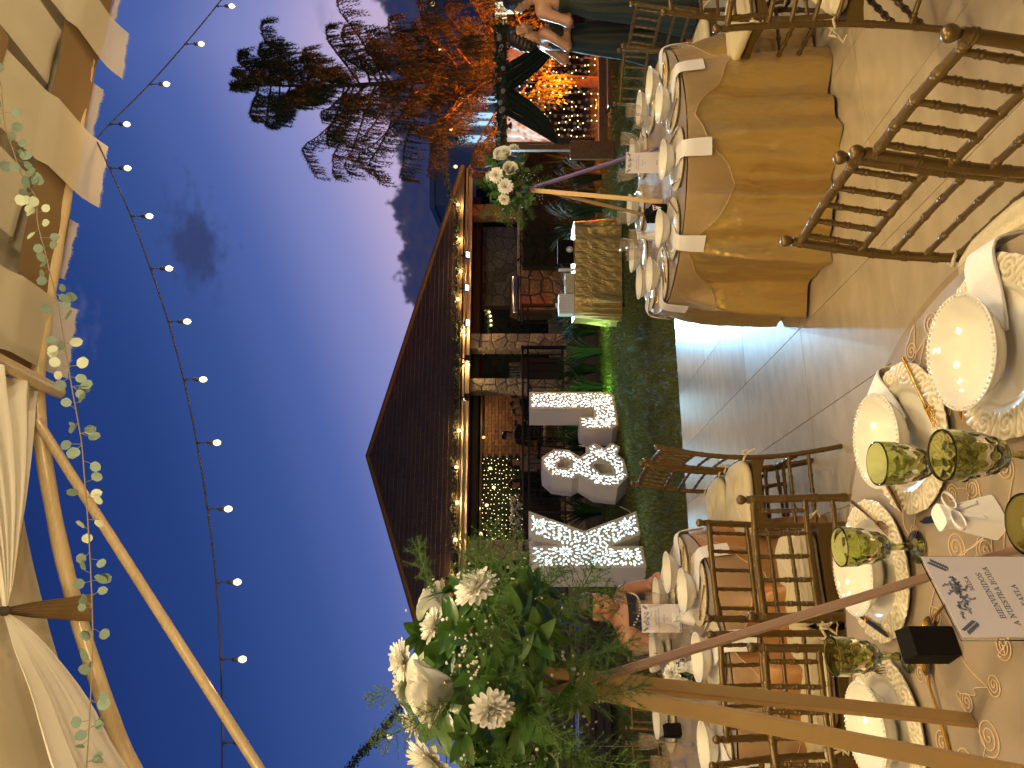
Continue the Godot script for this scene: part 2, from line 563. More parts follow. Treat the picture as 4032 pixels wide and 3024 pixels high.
	mat("dress", Color(0.018, 0.027, 0.018), 0.7, 0.0, {"sheen": 0.2, "bump": satin_b, "depth": 0.5, "tri": Vector3(3, 1, 3)})
	mat("navy", Color(0.008, 0.011, 0.022), 0.6, 0.0, {"sheen": 0.3})
	mat("suit", Color(0.008, 0.008, 0.010), 0.8)
	mat("blush", Color(0.35, 0.20, 0.16), 0.8)
	mat("pearl", Color(0.75, 0.70, 0.60), 0.2)
	mat("eye", Color(0.02, 0.012, 0.01), 0.2)
	mat("lip", Color(0.32, 0.07, 0.06), 0.4)

func ground():
	var g := MB.new()
	g.box(Vector3(0, -0.55, -40), Vector3(500, 1.0, 500))
	struct("ground", g, M.soil)
	var l := MB.new()
	l.box(Vector3(2.0, -0.045, -10.4), Vector3(30, 0.05, 6.4))
	struct("lawn", l, M.grass)
	# grass blades: tufts of a few bent blades
	var t := MB.new()
	for k in 6:
		var a := TAU * k / 6 + R.randf()
		var o := Vector3(R.randf_range(-0.02, 0.02), 0, R.randf_range(-0.02, 0.02))
		var d := Vector3(cos(a), 0, sin(a))
		var s := Vector3(-sin(a), 0, cos(a)) * 0.0026
		var h := R.randf_range(0.028, 0.05)
		t.quad(o - s, o + s, o + s * 0.7 + d * 0.008 + Vector3(0, h * 0.6, 0), o - s * 0.7 + d * 0.008 + Vector3(0, h * 0.6, 0))
		t.tri(o - s * 0.7 + d * 0.008 + Vector3(0, h * 0.6, 0), o + s * 0.7 + d * 0.008 + Vector3(0, h * 0.6, 0), o + d * 0.022 + Vector3(0, h, 0))
	var mm := MultiMesh.new()
	mm.transform_format = MultiMesh.TRANSFORM_3D
	mm.use_colors = true
	mm.mesh = t.done()
	var n := 60000
	mm.instance_count = n
	var nz := FastNoiseLite.new()
	nz.seed = 5
	nz.frequency = 0.6
	for k in n:
		var p := Vector3(R.randf_range(-4.5, 11.5), -0.022, -R.randf_range(7.22, 13.5))
		var s := R.randf_range(0.7, 1.35)
		mm.set_instance_transform(k, Transform3D(Basis(Vector3.UP, R.randf() * TAU).scaled(Vector3(s * 1.2, s, s * 1.2)), p))
		var b := 1.0 + nz.get_noise_2d(p.x, p.z) * 0.5 + R.randf_range(-0.25, 0.25)
		mm.set_instance_color(k, Color(b * (1.0 + R.randf() * 0.35), b, b * 0.8))
	var gm := MultiMeshInstance3D.new()
	gm.name = "grass"
	gm.multimesh = mm
	mat("blade", Color(0.135, 0.165, 0.040), 0.9, 0.0, {"vc": true, "back": Color(0.2, 0.3, 0.1)})
	gm.material_override = M.blade
	add_child(gm)
	tag(gm, "short green lawn grass between the tiled floor and the patio", "grass", "", "stuff")
	# tiled floor of the tent: a slab, then each tile with its open joint
	var sl := MB.new()
	sl.box(Vector3(2.0, -0.0755, -1.6), Vector3(18, 0.125, 11.19))
	var fl = struct("floor", sl, M.grout)
	var meshes := []
	var tb := MB.new()
	tb.box(Vector3(0, -0.005, 0), Vector3(0.5272, 0.012, 1.0422), 0.0012)
	var tm = tb.done()
	for i in range(-11, 11):
		for j in 7:
			var vx := 1.61 - 0.53 * (i + 0.5)
			var u := 7.2 - 1.045 * (j + 0.5)
			part("tile", tm, M["tile_%d" % R.randi_range(0, 2)], fl, Transform3D(Basis(Vector3.UP, PI if R.randf() < 0.5 else 0.0), Vector3(vx, 0, -u)))
	var kb := MB.new()
	for s in [-1, 1]:
		pass
	kb.box(Vector3(2.0, -0.0745, -7.205), Vector3(18, 0.127, 0.022))
	part("edging", kb, M.slab, fl)

func clip(poly: PackedVector2Array, a: Vector2, n: Vector2) -> PackedVector2Array:
	var out := PackedVector2Array()
	for k in poly.size():
		var p := poly[k]
		var q := poly[(k + 1) % poly.size()]
		var dp := (p - a).dot(n)
		var dq := (q - a).dot(n)
		if dp <= 0:
			out.append(p)
		if (dp < 0 and dq > 0) or (dp > 0 and dq < 0):
			out.append(p.lerp(q, dp / (dp - dq)))
	return out

# irregular stones laid over a rectangle w by h (x right, y up, front at +z), each a piece of its own
func stones(parent, called, w, h, nx, ny, fam, x: Transform3D, gap = 0.012, depth = 0.05):
	var sites := []
	for j in ny:
		for i in nx:
			var off: float = 0.5 if j % 2 else 0.0
			sites.append(Vector2((i + 0.5 + off * 0.6 - 0.15 + R.randf_range(-0.34, 0.34)) * w / nx, (j + 0.5 + R.randf_range(-0.32, 0.32)) * h / ny))
	for s in sites:
		var poly := PackedVector2Array([Vector2(0, 0), Vector2(w, 0), Vector2(w, h), Vector2(0, h)])
		for o in sites:
			if o != s and s.distance_to(o) < 3.0 * max(w / nx, h / ny):
				var d: Vector2 = (o - s).normalized()
				poly = clip(poly, (s + o) / 2 - d * gap, d)
		if poly.size() < 3:
			continue
		var m := MB.new()
		m.prism(poly, -0.02, depth * R.randf_range(0.6, 1.15), depth * 0.4, R.randf_range(0.0, 0.012))
		part(called, m, M["%s_%d" % [fam, R.randi_range(0, 2)]], parent, x)

func block(o: Vector3, s: Vector3, b = 0.0) -> MB:
	var m := MB.new()
	m.box(o, s, b)
	return m

func bulb_mesh(r: float) -> MB:
	var m := MB.new()
	m.lathe([Vector2(0.001, -r * 2.5), Vector2(r * 0.6, -r * 2.35), Vector2(r, -r * 1.6), Vector2(r * 0.95, -r * 0.95), Vector2(r * 0.55, -r * 0.2), Vector2(r * 0.45, 0), Vector2(0.001, 0.002)], 10)
	return m

func socket_mesh(r: float) -> MB:
	var m := MB.new()
	m.lathe([Vector2(0.001, -r * 0.3), Vector2(r * 0.62, -r * 0.3), Vector2(r * 0.66, r * 1.3), Vector2(r * 0.3, r * 1.7), Vector2(0.001, r * 1.7)], 8)
	return m

func house():
	# terrace
	struct("terrace", block(Vector3(4.5, 0.135, -20.9), Vector3(19, 0.47, 8.0)), M.stone_0)
	# roof: a hipped roof over the open patio, its front covered in single shingles
	var a := Vector3(-2.3, 2.86, -17.1)
	var b := Vector3(11.3, 2.86, -17.1)
	var ap := Vector3(4.46, 5.62, -20.9)
	var t = thing("patio_roof", "dark brown shingled hip roof rising to a point over the patio", "roof")
	var dn := Vector3(0, -0.10, 0)
	var rm := MB.new()
	var c := Vector3(11.3, 2.86, -24.7)
	var d := Vector3(-2.3, 2.86, -24.7)
	for e in [[a, b], [b, c], [c, d], [d, a]]:
		var out: Vector3 = (e[0] + e[1]) / 2 - ap
		rm.face([e[0] + dn * 0.3, e[1] + dn * 0.3, ap + dn * 0.3], Vector3(out.x, 3, out.z))
		rm.face([e[0] + dn, e[1] + dn, ap + dn * 2.5], Vector3(-out.x, -3, -out.z))
	part("roof_deck", rm, M.roof_under, t)
	var ex := (b - a).normalized()
	var mid := a.lerp(b, (ap - a).dot(ex) / (b - a).length())
	var up := (ap - mid).normalized()
	var nz := ex.cross(up).normalized()
	var H := (ap - mid).length()
	var L := (b - a).length()
	var apx := (ap - a).dot(ex)
	var course := H / 21.0
	var tile := 0.5
	var basis := Basis(ex, up, nz)
	for j in 21:
		var y0 := j * course
		var off := R.randf_range(0.0, 0.1) + (0.25 if j % 2 else 0.0)
		for i in range(-1, 29):
			var x0 := i * tile + off
			var poly := PackedVector2Array([Vector2(x0 + 0.003, y0), Vector2(x0 + tile - 0.003, y0), Vector2(x0 + tile - 0.003, y0 + course + 0.03), Vector2(x0 + 0.003, y0 + course + 0.03)])
			poly = clip(poly, Vector2(0, 0), Vector2(-H, apx).normalized())
			poly = clip(poly, Vector2(L, 0), Vector2(H, L - apx).normalized())
			poly = clip(poly, Vector2(0, H), Vector2(0, 1))
			if poly.size() < 3:
				continue
			var area := 0.0
			for k in poly.size():
				area += poly[k].cross(poly[(k + 1) % poly.size()])
			if absf(area) < 0.012:
				continue
			var m := MB.new()
			m.prism(poly, 0.0, 0.014, 0.003)
			var tilt := Transform3D(basis, a) * Transform3D(Basis(Vector3.RIGHT, -0.03 - R.randf() * 0.012), Vector3(0, y0, 0.014)) * Transform3D(Basis.IDENTITY, Vector3(0, -y0, 0))
			part("shingle", m, M["shingle_%d" % R.randi_range(0, 2)], t, tilt)
	for s in [[a, ap], [b, ap]]:
		var m := MB.new()
		m.tube([s[0] + Vector3(0, 0.05, 0), s[1] + Vector3(0, 0.06, 0)], 0.07, 6)
		part("hip_cap", m, M.shingle_1, t)
	part("fascia", block(Vector3(4.5, 2.745, -17.16), Vector3(13.5, 0.17, 0.045), 0.006), M.fascia, t)
	part("soffit", block(Vector3(4.5, 2.69, -17.55), Vector3(13.4, 0.02, 0.7)), M.fascia, t)
	part("ceiling", block(Vector3(4.5, 2.71, -20.9), Vector3(13.4, 0.03, 6.0)), M.roof_under, t)
	for k in 3:
		part("beam", block(Vector3(4.5, 2.58, -18.2 - k * 1.3), Vector3(13.0, 0.2, 0.14), 0.01), M.dark_wood, t)
	# stone pillars under the eave
	var pil := [[1.58, 0.44, "stone", "stone pillar of the patio left of the light curtain hedge"], [5.46, 0.30, "stone", "stone pillar between the brick wall and the glass rack"], [6.57, 0.38, "stone", "pale stone pillar right of the glass rack"], [10.2, 0.30, "red_stone", "reddish stone pillar at the right end of the patio"]]
	for q in pil:
		var p = thing("stone_pillar", q[3], "pillar", Vector3(q[0], 0, -17.6))
		part("core", block(Vector3(0, 1.5, 0), Vector3(q[1] - 0.03, 2.42, 0.34)), M.mortar, p)
		stones(p, "stone", q[1], 2.4, 2, 8, q[2], Transform3D(Basis.IDENTITY, Vector3(-q[1] / 2, 0.3, 0.17)), 0.008, 0.045)
		stones(p, "stone", 0.36, 2.4, 1, 7, q[2], Transform3D(Basis(Vector3.UP, -PI / 2), Vector3(-q[1] / 2 + 0.012, 0.3, -0.18)), 0.008, 0.035)
	# stone counter with the grill on it
	var ct = thing("stone_counter", "rough brown stone barbecue counter with a pale ledge", "counter", Vector3(7.42, 0, -17.75))
	part("core", block(Vector3(1.36, 0.9, -0.08), Vector3(2.68, 1.16, 0.72)), M.mortar, ct)
	stones(ct, "stone", 2.72, 1.12, 7, 4, "red_stone", Transform3D(Basis.IDENTITY, Vector3(0, 0.32, 0.28)), 0.011, 0.075)
	stones(ct, "ledge_stone", 2.74, 0.80, 6, 1, "stone", Transform3D(Basis(Vector3.RIGHT, -PI / 2), Vector3(-0.01, 1.47, 0.36)), 0.006, 0.045)
	var gr = thing("barbecue_grill", "steel barrel lid of the grill on the stone counter", "grill", Vector3(7.82, 1.5, -17.62))
	var lid := MB.new()
	var rows := []
	for k in 9:
		var an := PI * k / 8
		var row := PackedVector3Array()
		for e in [-0.5, -0.49, 0.49, 0.5]:
			var q2: float = 0.94 if absf(e) == 0.5 else 1.0
			row.append(Vector3(e, 0.015 + sin(an) * 0.20 * q2, cos(an) * 0.24 * q2))
		rows.append(row)
	lid.grid(rows, false, true)
	for e in [-0.5, 0.5]:
		var pts := []
		for k in 9:
			pts.append(Vector3(e, 0.015 + sin(PI * k / 8) * 0.188, cos(PI * k / 8) * 0.2256))
		lid.face(pts, Vector3(e, 0, 0))
	part("lid", lid, M.steel, gr)
	var hd := MB.new()
	hd.tube([Vector3(-0.3, 0.1, 0.22), Vector3(-0.3, 0.1, 0.29), Vector3(0.3, 0.1, 0.29), Vector3(0.3, 0.1, 0.22)], 0.012, 6)
	part("handle", hd, M.iron, gr)
	part("body", block(Vector3(0, -0.005, 0), Vector3(1.0, 0.03, 0.5)), M.iron, gr)
	# back wall of flat stones
	var bw = thing("stone_wall", "dark flagstone back wall behind the barbecue counter", "wall", Vector3(8.65, 0, -20.0))
	part("core", block(Vector3(1.25, 1.5, -0.2), Vector3(2.5, 2.4, 0.3)), M.mortar, bw)
	stones(bw, "stone", 2.5, 2.4, 7, 8, "stone", Transform3D(Basis.IDENTITY, Vector3(0, 0.35, -0.05)), 0.008, 0.03)
	# brick wall
	var kw = thing("brick_wall", "brown brick wall under a warm lamp inside the patio", "wall", Vector3(4.5, 0, -21.0))
	part("core", block(Vector3(0.95, 1.5, -0.1), Vector3(1.9, 2.3, 0.14)), M.mortar, kw)
	var bm := block(Vector3(0, 0, 0), Vector3(0.205, 0.088, 0.05), 0.006).done()
	for j in range(6, 24):
		for i in range(0, 10):
			var bx := 0.04 + i * 0.215 + (0.107 if j % 2 else 0.0)
			if bx > 1.85 or bx < 0.0:
				continue
			part("brick", bm, M["brick_%d" % R.randi_range(0, 2)], kw, Transform3D(Basis.IDENTITY, Vector3(bx, 0.4 + j * 0.099, -0.018 + R.randf() * 0.006)))
	# wall of leaves with fairy lights
	var hw = thing("leaf_wall", "dark leaf wall sprinkled with tiny fairy lights inside the patio", "hedge", Vector3(2.1, 0, -21.0))
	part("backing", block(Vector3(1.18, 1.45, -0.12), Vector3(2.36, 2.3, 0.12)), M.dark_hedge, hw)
	var lf := MB.new()
	for k in 2600:
		var p := Vector3(R.randf_range(0, 2.36), R.randf_range(0.4, 2.62), R.randf_range(-0.05, 0.06))
		leaf_tri(lf, p, 0.06)
	tag(part("leaves", lf, M.hedge, hw), "", "", "", "stuff")
	var fm := MB.new()
	fm.ball(Vector3.ZERO, 0.013, 5, 3)
	var fmesh = fm.done()
	for j in 15:
		for i in 17:
			part("fairy_light", fmesh, M.fairy, hw, Transform3D(Basis.IDENTITY, Vector3(0.06 + i * 0.138 + R.randf_range(-0.04, 0.04), 1.05 + j * 0.107 + R.randf_range(-0.03, 0.03), 0.075)))
	omni(Vector3(3.3, 1.9, -20.7), 0.10, Color(1, 0.75, 0.35), 0.3)
	# hedge far behind, dark
	var dh = thing("garden_hedge", "dark garden hedge seen through the open patio", "hedge", Vector3(4.5, 0, -27.0))
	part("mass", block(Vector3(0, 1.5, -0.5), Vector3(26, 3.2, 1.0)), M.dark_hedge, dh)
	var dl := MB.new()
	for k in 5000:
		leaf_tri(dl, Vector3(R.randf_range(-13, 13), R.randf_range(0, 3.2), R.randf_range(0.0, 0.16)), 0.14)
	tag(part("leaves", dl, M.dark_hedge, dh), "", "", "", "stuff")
	# railing
	for q in [[-1.6, 6.30, "black iron railing along the patio behind the letters"], [6.85, 7.38, "short black iron railing between pillar and stone counter"]]:
		var rl = thing("railing", q[2], "railing", Vector3(q[0], 0, -17.0))
		var W: float = q[1] - q[0]
		for y in [1.40, 1.27]:
			part("rail", block(Vector3(W / 2, y, 0), Vector3(W, 0.05, 0.04), 0.006), M.iron, rl)
		part("bottom_rail", block(Vector3(W / 2, 0.46, 0), Vector3(W, 0.04, 0.035), 0.006), M.iron, rl)
		var n := int(W / 0.2)
		var bal := block(Vector3(0, 0.86, 0), Vector3(0.022, 0.78, 0.022), 0.003).done()
		for k in n + 1:
			part("baluster", bal, M.iron, rl, Transform3D(Basis.IDENTITY, Vector3(0.03 + (W - 0.06) * k / n, 0, 0)))
		for x in ([0.04, W * 0.5, W - 0.05] if W > 2 else [W - 0.05]):
			part("newel", block(Vector3(x, 0.9, 0), Vector3(0.075, 1.08, 0.075), 0.006), M.iron, rl)
	# low dark slatted screen at the left below the railing
	for q in [[PU(40, 2200, 12.5), 3.2]]:
		var sc = thing("slatted_screen", "dark slatted wooden screen behind the left table", "screen", Vector3(q[0].x - 1.4, 0, -12.5))
		for k in 11:
			part("slat", block(Vector3(1.6, 0.2 + k * 0.12, 0), Vector3(3.2, 0.085, 0.03), 0.004), M.dark_wood, sc)
		for x in [0.05, 1.6, 3.15]:
			part("post", block(Vector3(x, 0.75, -0.05), Vector3(0.08, 1.5, 0.07), 0.004), M.dark_wood, sc)
	# rack of glasses on the terrace ledge
	var rk = thing("glass_rack", "pale wire rack of upturned glasses behind the railing", "rack", Vector3(6.05, 1.44, -18.6))
	for y in [0.0, 0.13, 0.26]:
		part("shelf", block(Vector3(0, y, 0), Vector3(0.66, 0.012, 0.24)), M.steel, rk)
	for x in [-0.33, 0.33]:
		part("side", block(Vector3(x, 0.14, 0), Vector3(0.012, 0.3, 0.24)), M.steel, rk)
	var gm := MB.new()
	gm.lathe([Vector2(0.001, 0), Vector2(0.026, 0.0), Vector2(0.032, 0.10), Vector2(0.03, 0.10), Vector2(0.024, 0.006), Vector2(0.001, 0.006)], 8)
	var gmm = gm.done()
	for j in 2:
		for k in 8:
			part("glass", gmm, M.steel, rk, Transform3D(Basis.IDENTITY, Vector3(-0.28 + k * 0.08, 0.008 + j * 0.13, 0.05)))
	solo("ledge", block(Vector3(0, 0.9, 0), Vector3(0.95, 1.06, 0.5), 0.01), M.dark_wood, "dark wooden bar counter under the rack of glasses", "counter", Vector3(6.02, 0, -18.65))
	# potted flowers on the terrace under the leaf wall
	var pf = thing("flower_trough", "trough of small white flowers below the leaf wall", "planter", Vector3(2.9, 0.37, -20.3))
	part("trough", block(Vector3(0, 0.5, 0), Vector3(2.0, 1.0, 0.3), 0.01), M.dark_wood, pf)
	var fl := MB.new()
	var gl := MB.new()
	for k in 150:
		fl.ball(Vector3(R.randf_range(-0.95, 0.35), 1.05 + R.randf() * 0.28, R.randf_range(-0.15, 0.18)), R.randf_range(0.02, 0.045), 6, 4)
	for k in 400:
		leaf_tri(gl, Vector3(R.randf_range(-1, 1), 0.98 + R.randf() * 0.3, R.randf_range(-0.18, 0.18)), 0.08)
	tag(part("blooms", fl, M.mum, pf), "", "", "", "stuff")
	tag(part("leaves", gl, M.hedge, pf), "", "", "", "stuff")

func leaf_tri(m: MB, p: Vector3, s: float):
	var a := Vector3(R.randfn(), R.randfn(), R.randfn()).normalized()
	var b := a.cross(Vector3(R.randfn(), R.randfn(), R.randfn())).normalized()
	s *= R.randf_range(0.6, 1.3)
	m.quad(p, p + a * s * 0.5 + b * s * 0.25, p + a * s, p + a * s * 0.5 - b * s * 0.25)

func lights_out():
	# bulbs under the eave: x, y in the upright picture
	var eave := [[2082, 1813], [1955, 1818], [1846, 1806], [1721, 1826], [1592, 1841], [1452, 1835], [1329, 1809], [1185, 1800], [1045, 1803], [899, 1795], [747, 1779], [650, 1782], [2219, 1807]]
	eave.sort_custom(func(p, q): return p[0] < q[0])
	var pts := [PU(-260, 1245, 12.0), PU(0, 1378, 12.8), PU(130, 1490, 14.5), PU(255, 1590, 16.0), PU(470, 1765, 17.05)]
	for e in [620, 740, 900, 1045, 1185, 1330, 1452, 1592, 1721, 1846, 1955, 2082, 2200]:
		pts.append(PU(e, lerpf(1785, 1800, (e - 620) / 1600.0) + R.randf_range(-4, 4), 17.06))
	for e in [[2295, 1761, 17.0], [2450, 1745, 15.5], [2700, 1712, 14.0], [3024, 1655, 12.5], [3260, 1610, 12.0]]:
		pts.append(PU(e[0], e[1], e[2]))
	var path = smooth(pts, 260)
	var g = thing("leaf_garland", "long leafy garland strung along the patio eave and off to both sides", "garland")
	var st := MB.new()
	st.tube(path, 0.012, 5)
	part("cord", st, M.cable, g)
	var lv := MB.new()
	for k in path.size():
		for j in 26:
			leaf_tri(lv, path[k] + Vector3(R.randf_range(-0.05, 0.05), R.randfn() * 0.035, R.randfn() * 0.035), 0.055)
	tag(part("leaves", lv, M.garland, g), "", "", "", "stuff")
	var bm = bulb_mesh(0.042).done()
	var sm = socket_mesh(0.042).done()
	var b0 = null
	var i := 0
	for e in eave:
		var at := PU(e[0], e[1] - 12, 17.02)
		lamp(bm, sm, at, "%s warm bulb from the left along the patio eave" % ORD[i], "bulbs along the patio eave", 0.42, M.bulb)
		i += 1
	i = 0
	for e in [[2368, 1797, 16.5], [2514, 1780, 15.6], [2831, 1737, 13.6], [3009, 1704, 12.7]]:
		lamp(bm, sm, PU(e[0], e[1] - 12, e[2]), "%s warm bulb from the left on the garland across the tree" % ORD[i], "bulbs on the garland by the tree", 0.12, M.bulb)
		i += 1
	i = 0
	for e in [[124, 1533, 14.4], [30, 1635, 15.0]]:
		lamp(bm, sm, PU(e[0], e[1] - 12, e[2]), ["warm bulb high on the garland left of the white rose", "warm bulb low beside the garland at the left edge"][i], "bulbs on the left garland", 0.12, M.bulb)
		i += 1
	i = 0
	for e in [[1022, 1887], [1035, 1918], [1105, 1946], [1180, 1932], [1232, 1885], [1302, 1906], [923, 1894], [900, 1944]]:
		lamp(bm, sm, PU(e[0], e[1] - 10, 20.3), ["warm bulb above the leaf wall beside its left end", "warm bulb low before the left of the leaf wall", "small warm bulb in the middle of the leaf wall", "bright warm bulb before the right of the leaf wall", "warm bulb where leaf wall and brick wall meet", "dim orange bulb before the brick wall", "warm bulb by the left edge of the leaf wall", "lower warm bulb by the left edge of the leaf wall"][i], "bulbs inside the patio", 0.07, M.amber_bulb if i == 5 else M.bulb)
		i += 1
	lamp(bm, sm, PU(1390, 1874, 20.2), "bright warm lamp shining on the brick wall", "", 0.55, M.bulb)
	i = 0
	for e in [[1812, 1923], [1796, 1930], [1780, 1935], [1762, 1937], [1743, 1937], [1653, 1917], [1632, 1905], [1606, 1891]]:
		lamp(bm, sm, PU(e[0], e[1] - 10, 25.6), "%s warm bulb from the right of the string before the far hedge" % ORD[i], "bulbs before the far hedge", 0.10, M.bulb)
		i += 1
	var hg = thing("hedge_garland", "garland with bulbs before the far hedge", "garland")
	var hp = smooth([PU(1835, 1890, 25.7), PU(1796, 1917, 25.7), PU(1750, 1925, 25.7), PU(1653, 1903, 25.7), PU(1606, 1877, 25.7), PU(1560, 1850, 25.7)], 40)
	var hm := MB.new()
	hm.tube(hp, 0.01, 5)
	for p in hp:
		for k in 8:
			leaf_tri(hm, p + Vector3(R.randfn() * 0.06, R.randfn() * 0.05, R.randfn() * 0.05), 0.09)
	part("leaves", hm, M.garland, hg)
	# floodlights under the eave, cool white, two lit and three dark
	i = 0
	for e in [[1888, 1835, true], [2018, 1838, true], [1751, 1838, true], [1612, 1838, false], [1460, 1838, false]]:
		var at := PU(e[0], e[1], 17.0)
		var f = thing("floodlight", ["cool white floodlight under the eave above the grill", "cool white floodlight under the eave above the stone wall", "cool white floodlight under the eave beside the pale stone pillar", "switched off floodlight above the glass rack", "switched off floodlight near the brick wall"][i], "floodlight", at, 0.0, "floodlights under the eave")
		part("housing", block(Vector3(0, 0.0, 0), Vector3(0.16, 0.11, 0.10), 0.012), M.iron, f, Transform3D(Basis(Vector3.RIGHT, 0.55), Vector3.ZERO))
		part("bracket", block(Vector3(0, 0.1, 0), Vector3(0.03, 0.1, 0.02)), M.iron, f)
		part("lens", block(Vector3(0, 0, 0.054), Vector3(0.14, 0.09, 0.008)), M.cool_lamp if e[2] else M.steel, f, Transform3D(Basis(Vector3.RIGHT, 0.55), Vector3.ZERO))
		if e[2]:
			spot(at + Vector3(0, -0.07, 0.12), Vector3(at.x - 2.0, 0, -8.2), [55.0, 42.0, 34.0][i], [Color(0.62, 0.90, 1.0), Color(0.62, 0.90, 1.0), Color(0.30, 0.66, 1.0)][i], 22, 0.16)
		i += 1
	# festoon cable across the sky
	for q in [["festoon_cable", "black festoon cable of warm bulbs across the left of the sky", [[2475, 378, 5.7], [2362, 431, 5.6], [2173, 516, 5.5], [1967, 592, 5.4], [1758, 662, 5.3], [1530, 723, 5.15], [1281, 775, 5.0], [1020, 817, 4.85], [732, 851, 4.75], [428, 869, 4.65], [100, 875, 4.6], [-250, 868, 4.55]], "left", 10], ["festoon_cable", "black festoon cable of warm bulbs falling to the right above the tree", [[2475, 378, 5.7], [2535, 431, 5.8], [2693, 589, 6.0], [2851, 729, 6.3], [3006, 857, 6.6], [3200, 1010, 7.0]], "right", 4]]:
		var pp := []
		for e in q[2]:
			pp.append(P(e[0], e[1], e[2]))
		var cb := MB.new()
		cb.tube(smooth(pp, 60), 0.0055, 6)
		solo(q[0], cb, M.cable, q[1], "cable")
	var b2 = bulb_mesh(0.021).done()
	var s2 = socket_mesh(0.021).done()
	var dm := MB.new()
	dm.tube([Vector3(0, 0.085, 0), Vector3(0, 0.02, 0)], 0.004, 5)
	dm.ball(Vector3(0, 0.095, 0), 0.011, 6, 4, Vector3(1, 1.5, 1))
	var dmm = dm.done()
	i = 0
	for e in [[2362, 431, 5.6], [2173, 516, 5.5], [1967, 592, 5.4], [1758, 662, 5.3], [1530, 723, 5.15], [1281, 775, 5.0], [1020, 817, 4.85], [732, 851, 4.75], [428, 869, 4.65], [100, 875, 4.6]]:
		var l = lamp(b2, s2, P(e[0], e[1], e[2]) - Vector3(0, 0.105, 0), "%s warm bulb from the right on the cable across the sky" % ORD[i], "bulbs on the sky cable", 0.05, M.bulb)
		part("dropper", dmm, M.cable, l)
		i += 1
	i = 0
	for e in [[2535, 431, 5.8], [2693, 589, 6.0], [2851, 729, 6.3], [3000, 852, 6.6]]:
		var l = lamp(b2, s2, P(e[0], e[1], e[2]) - Vector3(0, 0.105, 0), "%s warm bulb from the top on the cable falling to the right" % ORD[i], "bulbs on the right cable", 0.05, M.bulb)
		part("dropper", dmm, M.cable, l)
		i += 1

func lamp(bm, sm, at: Vector3, label, group, e, glow):
	var l = thing("light_bulb", label, "bulb", at, 0.0, group)
	part("bulb", bm, glow, l)
	part("socket", sm, M.cable, l)
	omni(at - Vector3(0, bm.get_aabb().size.y * 0.55, 0), e, Color(1, 0.64, 0.28), 0.02)
	return l

func far_things():
	var hl := MB.new()
	var nz := FastNoiseLite.new()
	nz.seed = 3
	nz.frequency = 0.02
	var rows := []
	for j in 2:
		var row := PackedVector3Array()
		for k in 61:
			var x := -60.0 + k * 5.0
			row.append(Vector3(x, -2.0 if j == 0 else 10.6 + nz.get_noise_2d(x, 0) * 5.0 + nz.get_noise_2d(x * 6, 9) * 1.0, -118.0 - j * 14))
		rows.append(row)
	hl.grid(rows)
	struct("hill", hl, M.hill)
	# two storey white house behind the tree
	var t = thing("white_house", "grey white flat roofed house with lit slit windows behind the tree", "house", V(12.9, 38.0), -0.30)
	var w := MB.new()
	w.box(Vector3(3.5, 2.75, -4), Vector3(15.0, 5.5, 7.9), 0.02)
	part("wall", w, M.render_wall, t)
	part("parapet", block(Vector3(3.5, 5.62, -4), Vector3(15.3, 0.26, 8.2), 0.02), M.render_wall, t)
	part("wing", block(Vector3(-5.6, 2.4, -5), Vector3(3.3, 4.8, 6), 0.02), M.render_wall, t)
	var wi := 0
	for x in [2617, 2554, 2524, 2463]:
		var q: Vector3 = t.transform.affine_inverse() * P(x, 1880, 38.5)
		var wd: float = [0.30, 0.26, 0.19, 0.33][wi]
		part("window", block(Vector3(q.x, 3.4, 0.04), Vector3(wd, 2.0, 0.04)), M.window_glow, t)
		wi += 1
	# lit room with a dark screen at the right edge, behind the women
	var o = thing("lit_pavilion", "bright pale green lit room at the right edge behind the women", "pavilion", P(2965, 2016, 24.0) * Vector3(1, 0, 1), -0.3)
	part("back_wall", block(Vector3(0.1, 1.1, -0.9), Vector3(1.5, 2.2, 0.1)), M.room_glow, o)
	part("side_wall", block(Vector3(-0.75, 1.15, -0.4), Vector3(0.12, 2.3, 1.1)), M.render_wall, o)
	part("side_wall", block(Vector3(1.2, 1.15, -0.4), Vector3(0.12, 2.3, 1.1)), M.render_wall, o)
	part("roof", block(Vector3(0.2, 2.35, -0.3), Vector3(2.4, 0.14, 1.6)), M.render_wall, o)
	part("screen", block(Vector3(0.1, 1.45, -0.8), Vector3(0.62, 0.75, 0.06), 0.01), M.black_card, o)
	part("door_post", block(Vector3(-0.3, 1.1, -0.3), Vector3(0.07, 2.2, 0.07)), M.iron, o)
	omni(o.position + Vector3(0, 1.6, 0.4), 0.5, Color(0.85, 0.95, 0.65), 0.3)
	# dark hedge behind the arch on the right
	var fw = thing("dark_hedge", "low dark hedge behind the draped arch", "hedge", V(5.0, 18.5), -0.3)
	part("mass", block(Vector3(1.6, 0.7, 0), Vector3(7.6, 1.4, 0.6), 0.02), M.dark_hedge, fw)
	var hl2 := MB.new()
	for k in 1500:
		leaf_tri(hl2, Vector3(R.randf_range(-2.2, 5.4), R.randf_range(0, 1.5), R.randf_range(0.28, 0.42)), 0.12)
	tag(part("leaves", hl2, M.dark_hedge, fw), "", "", "", "stuff")

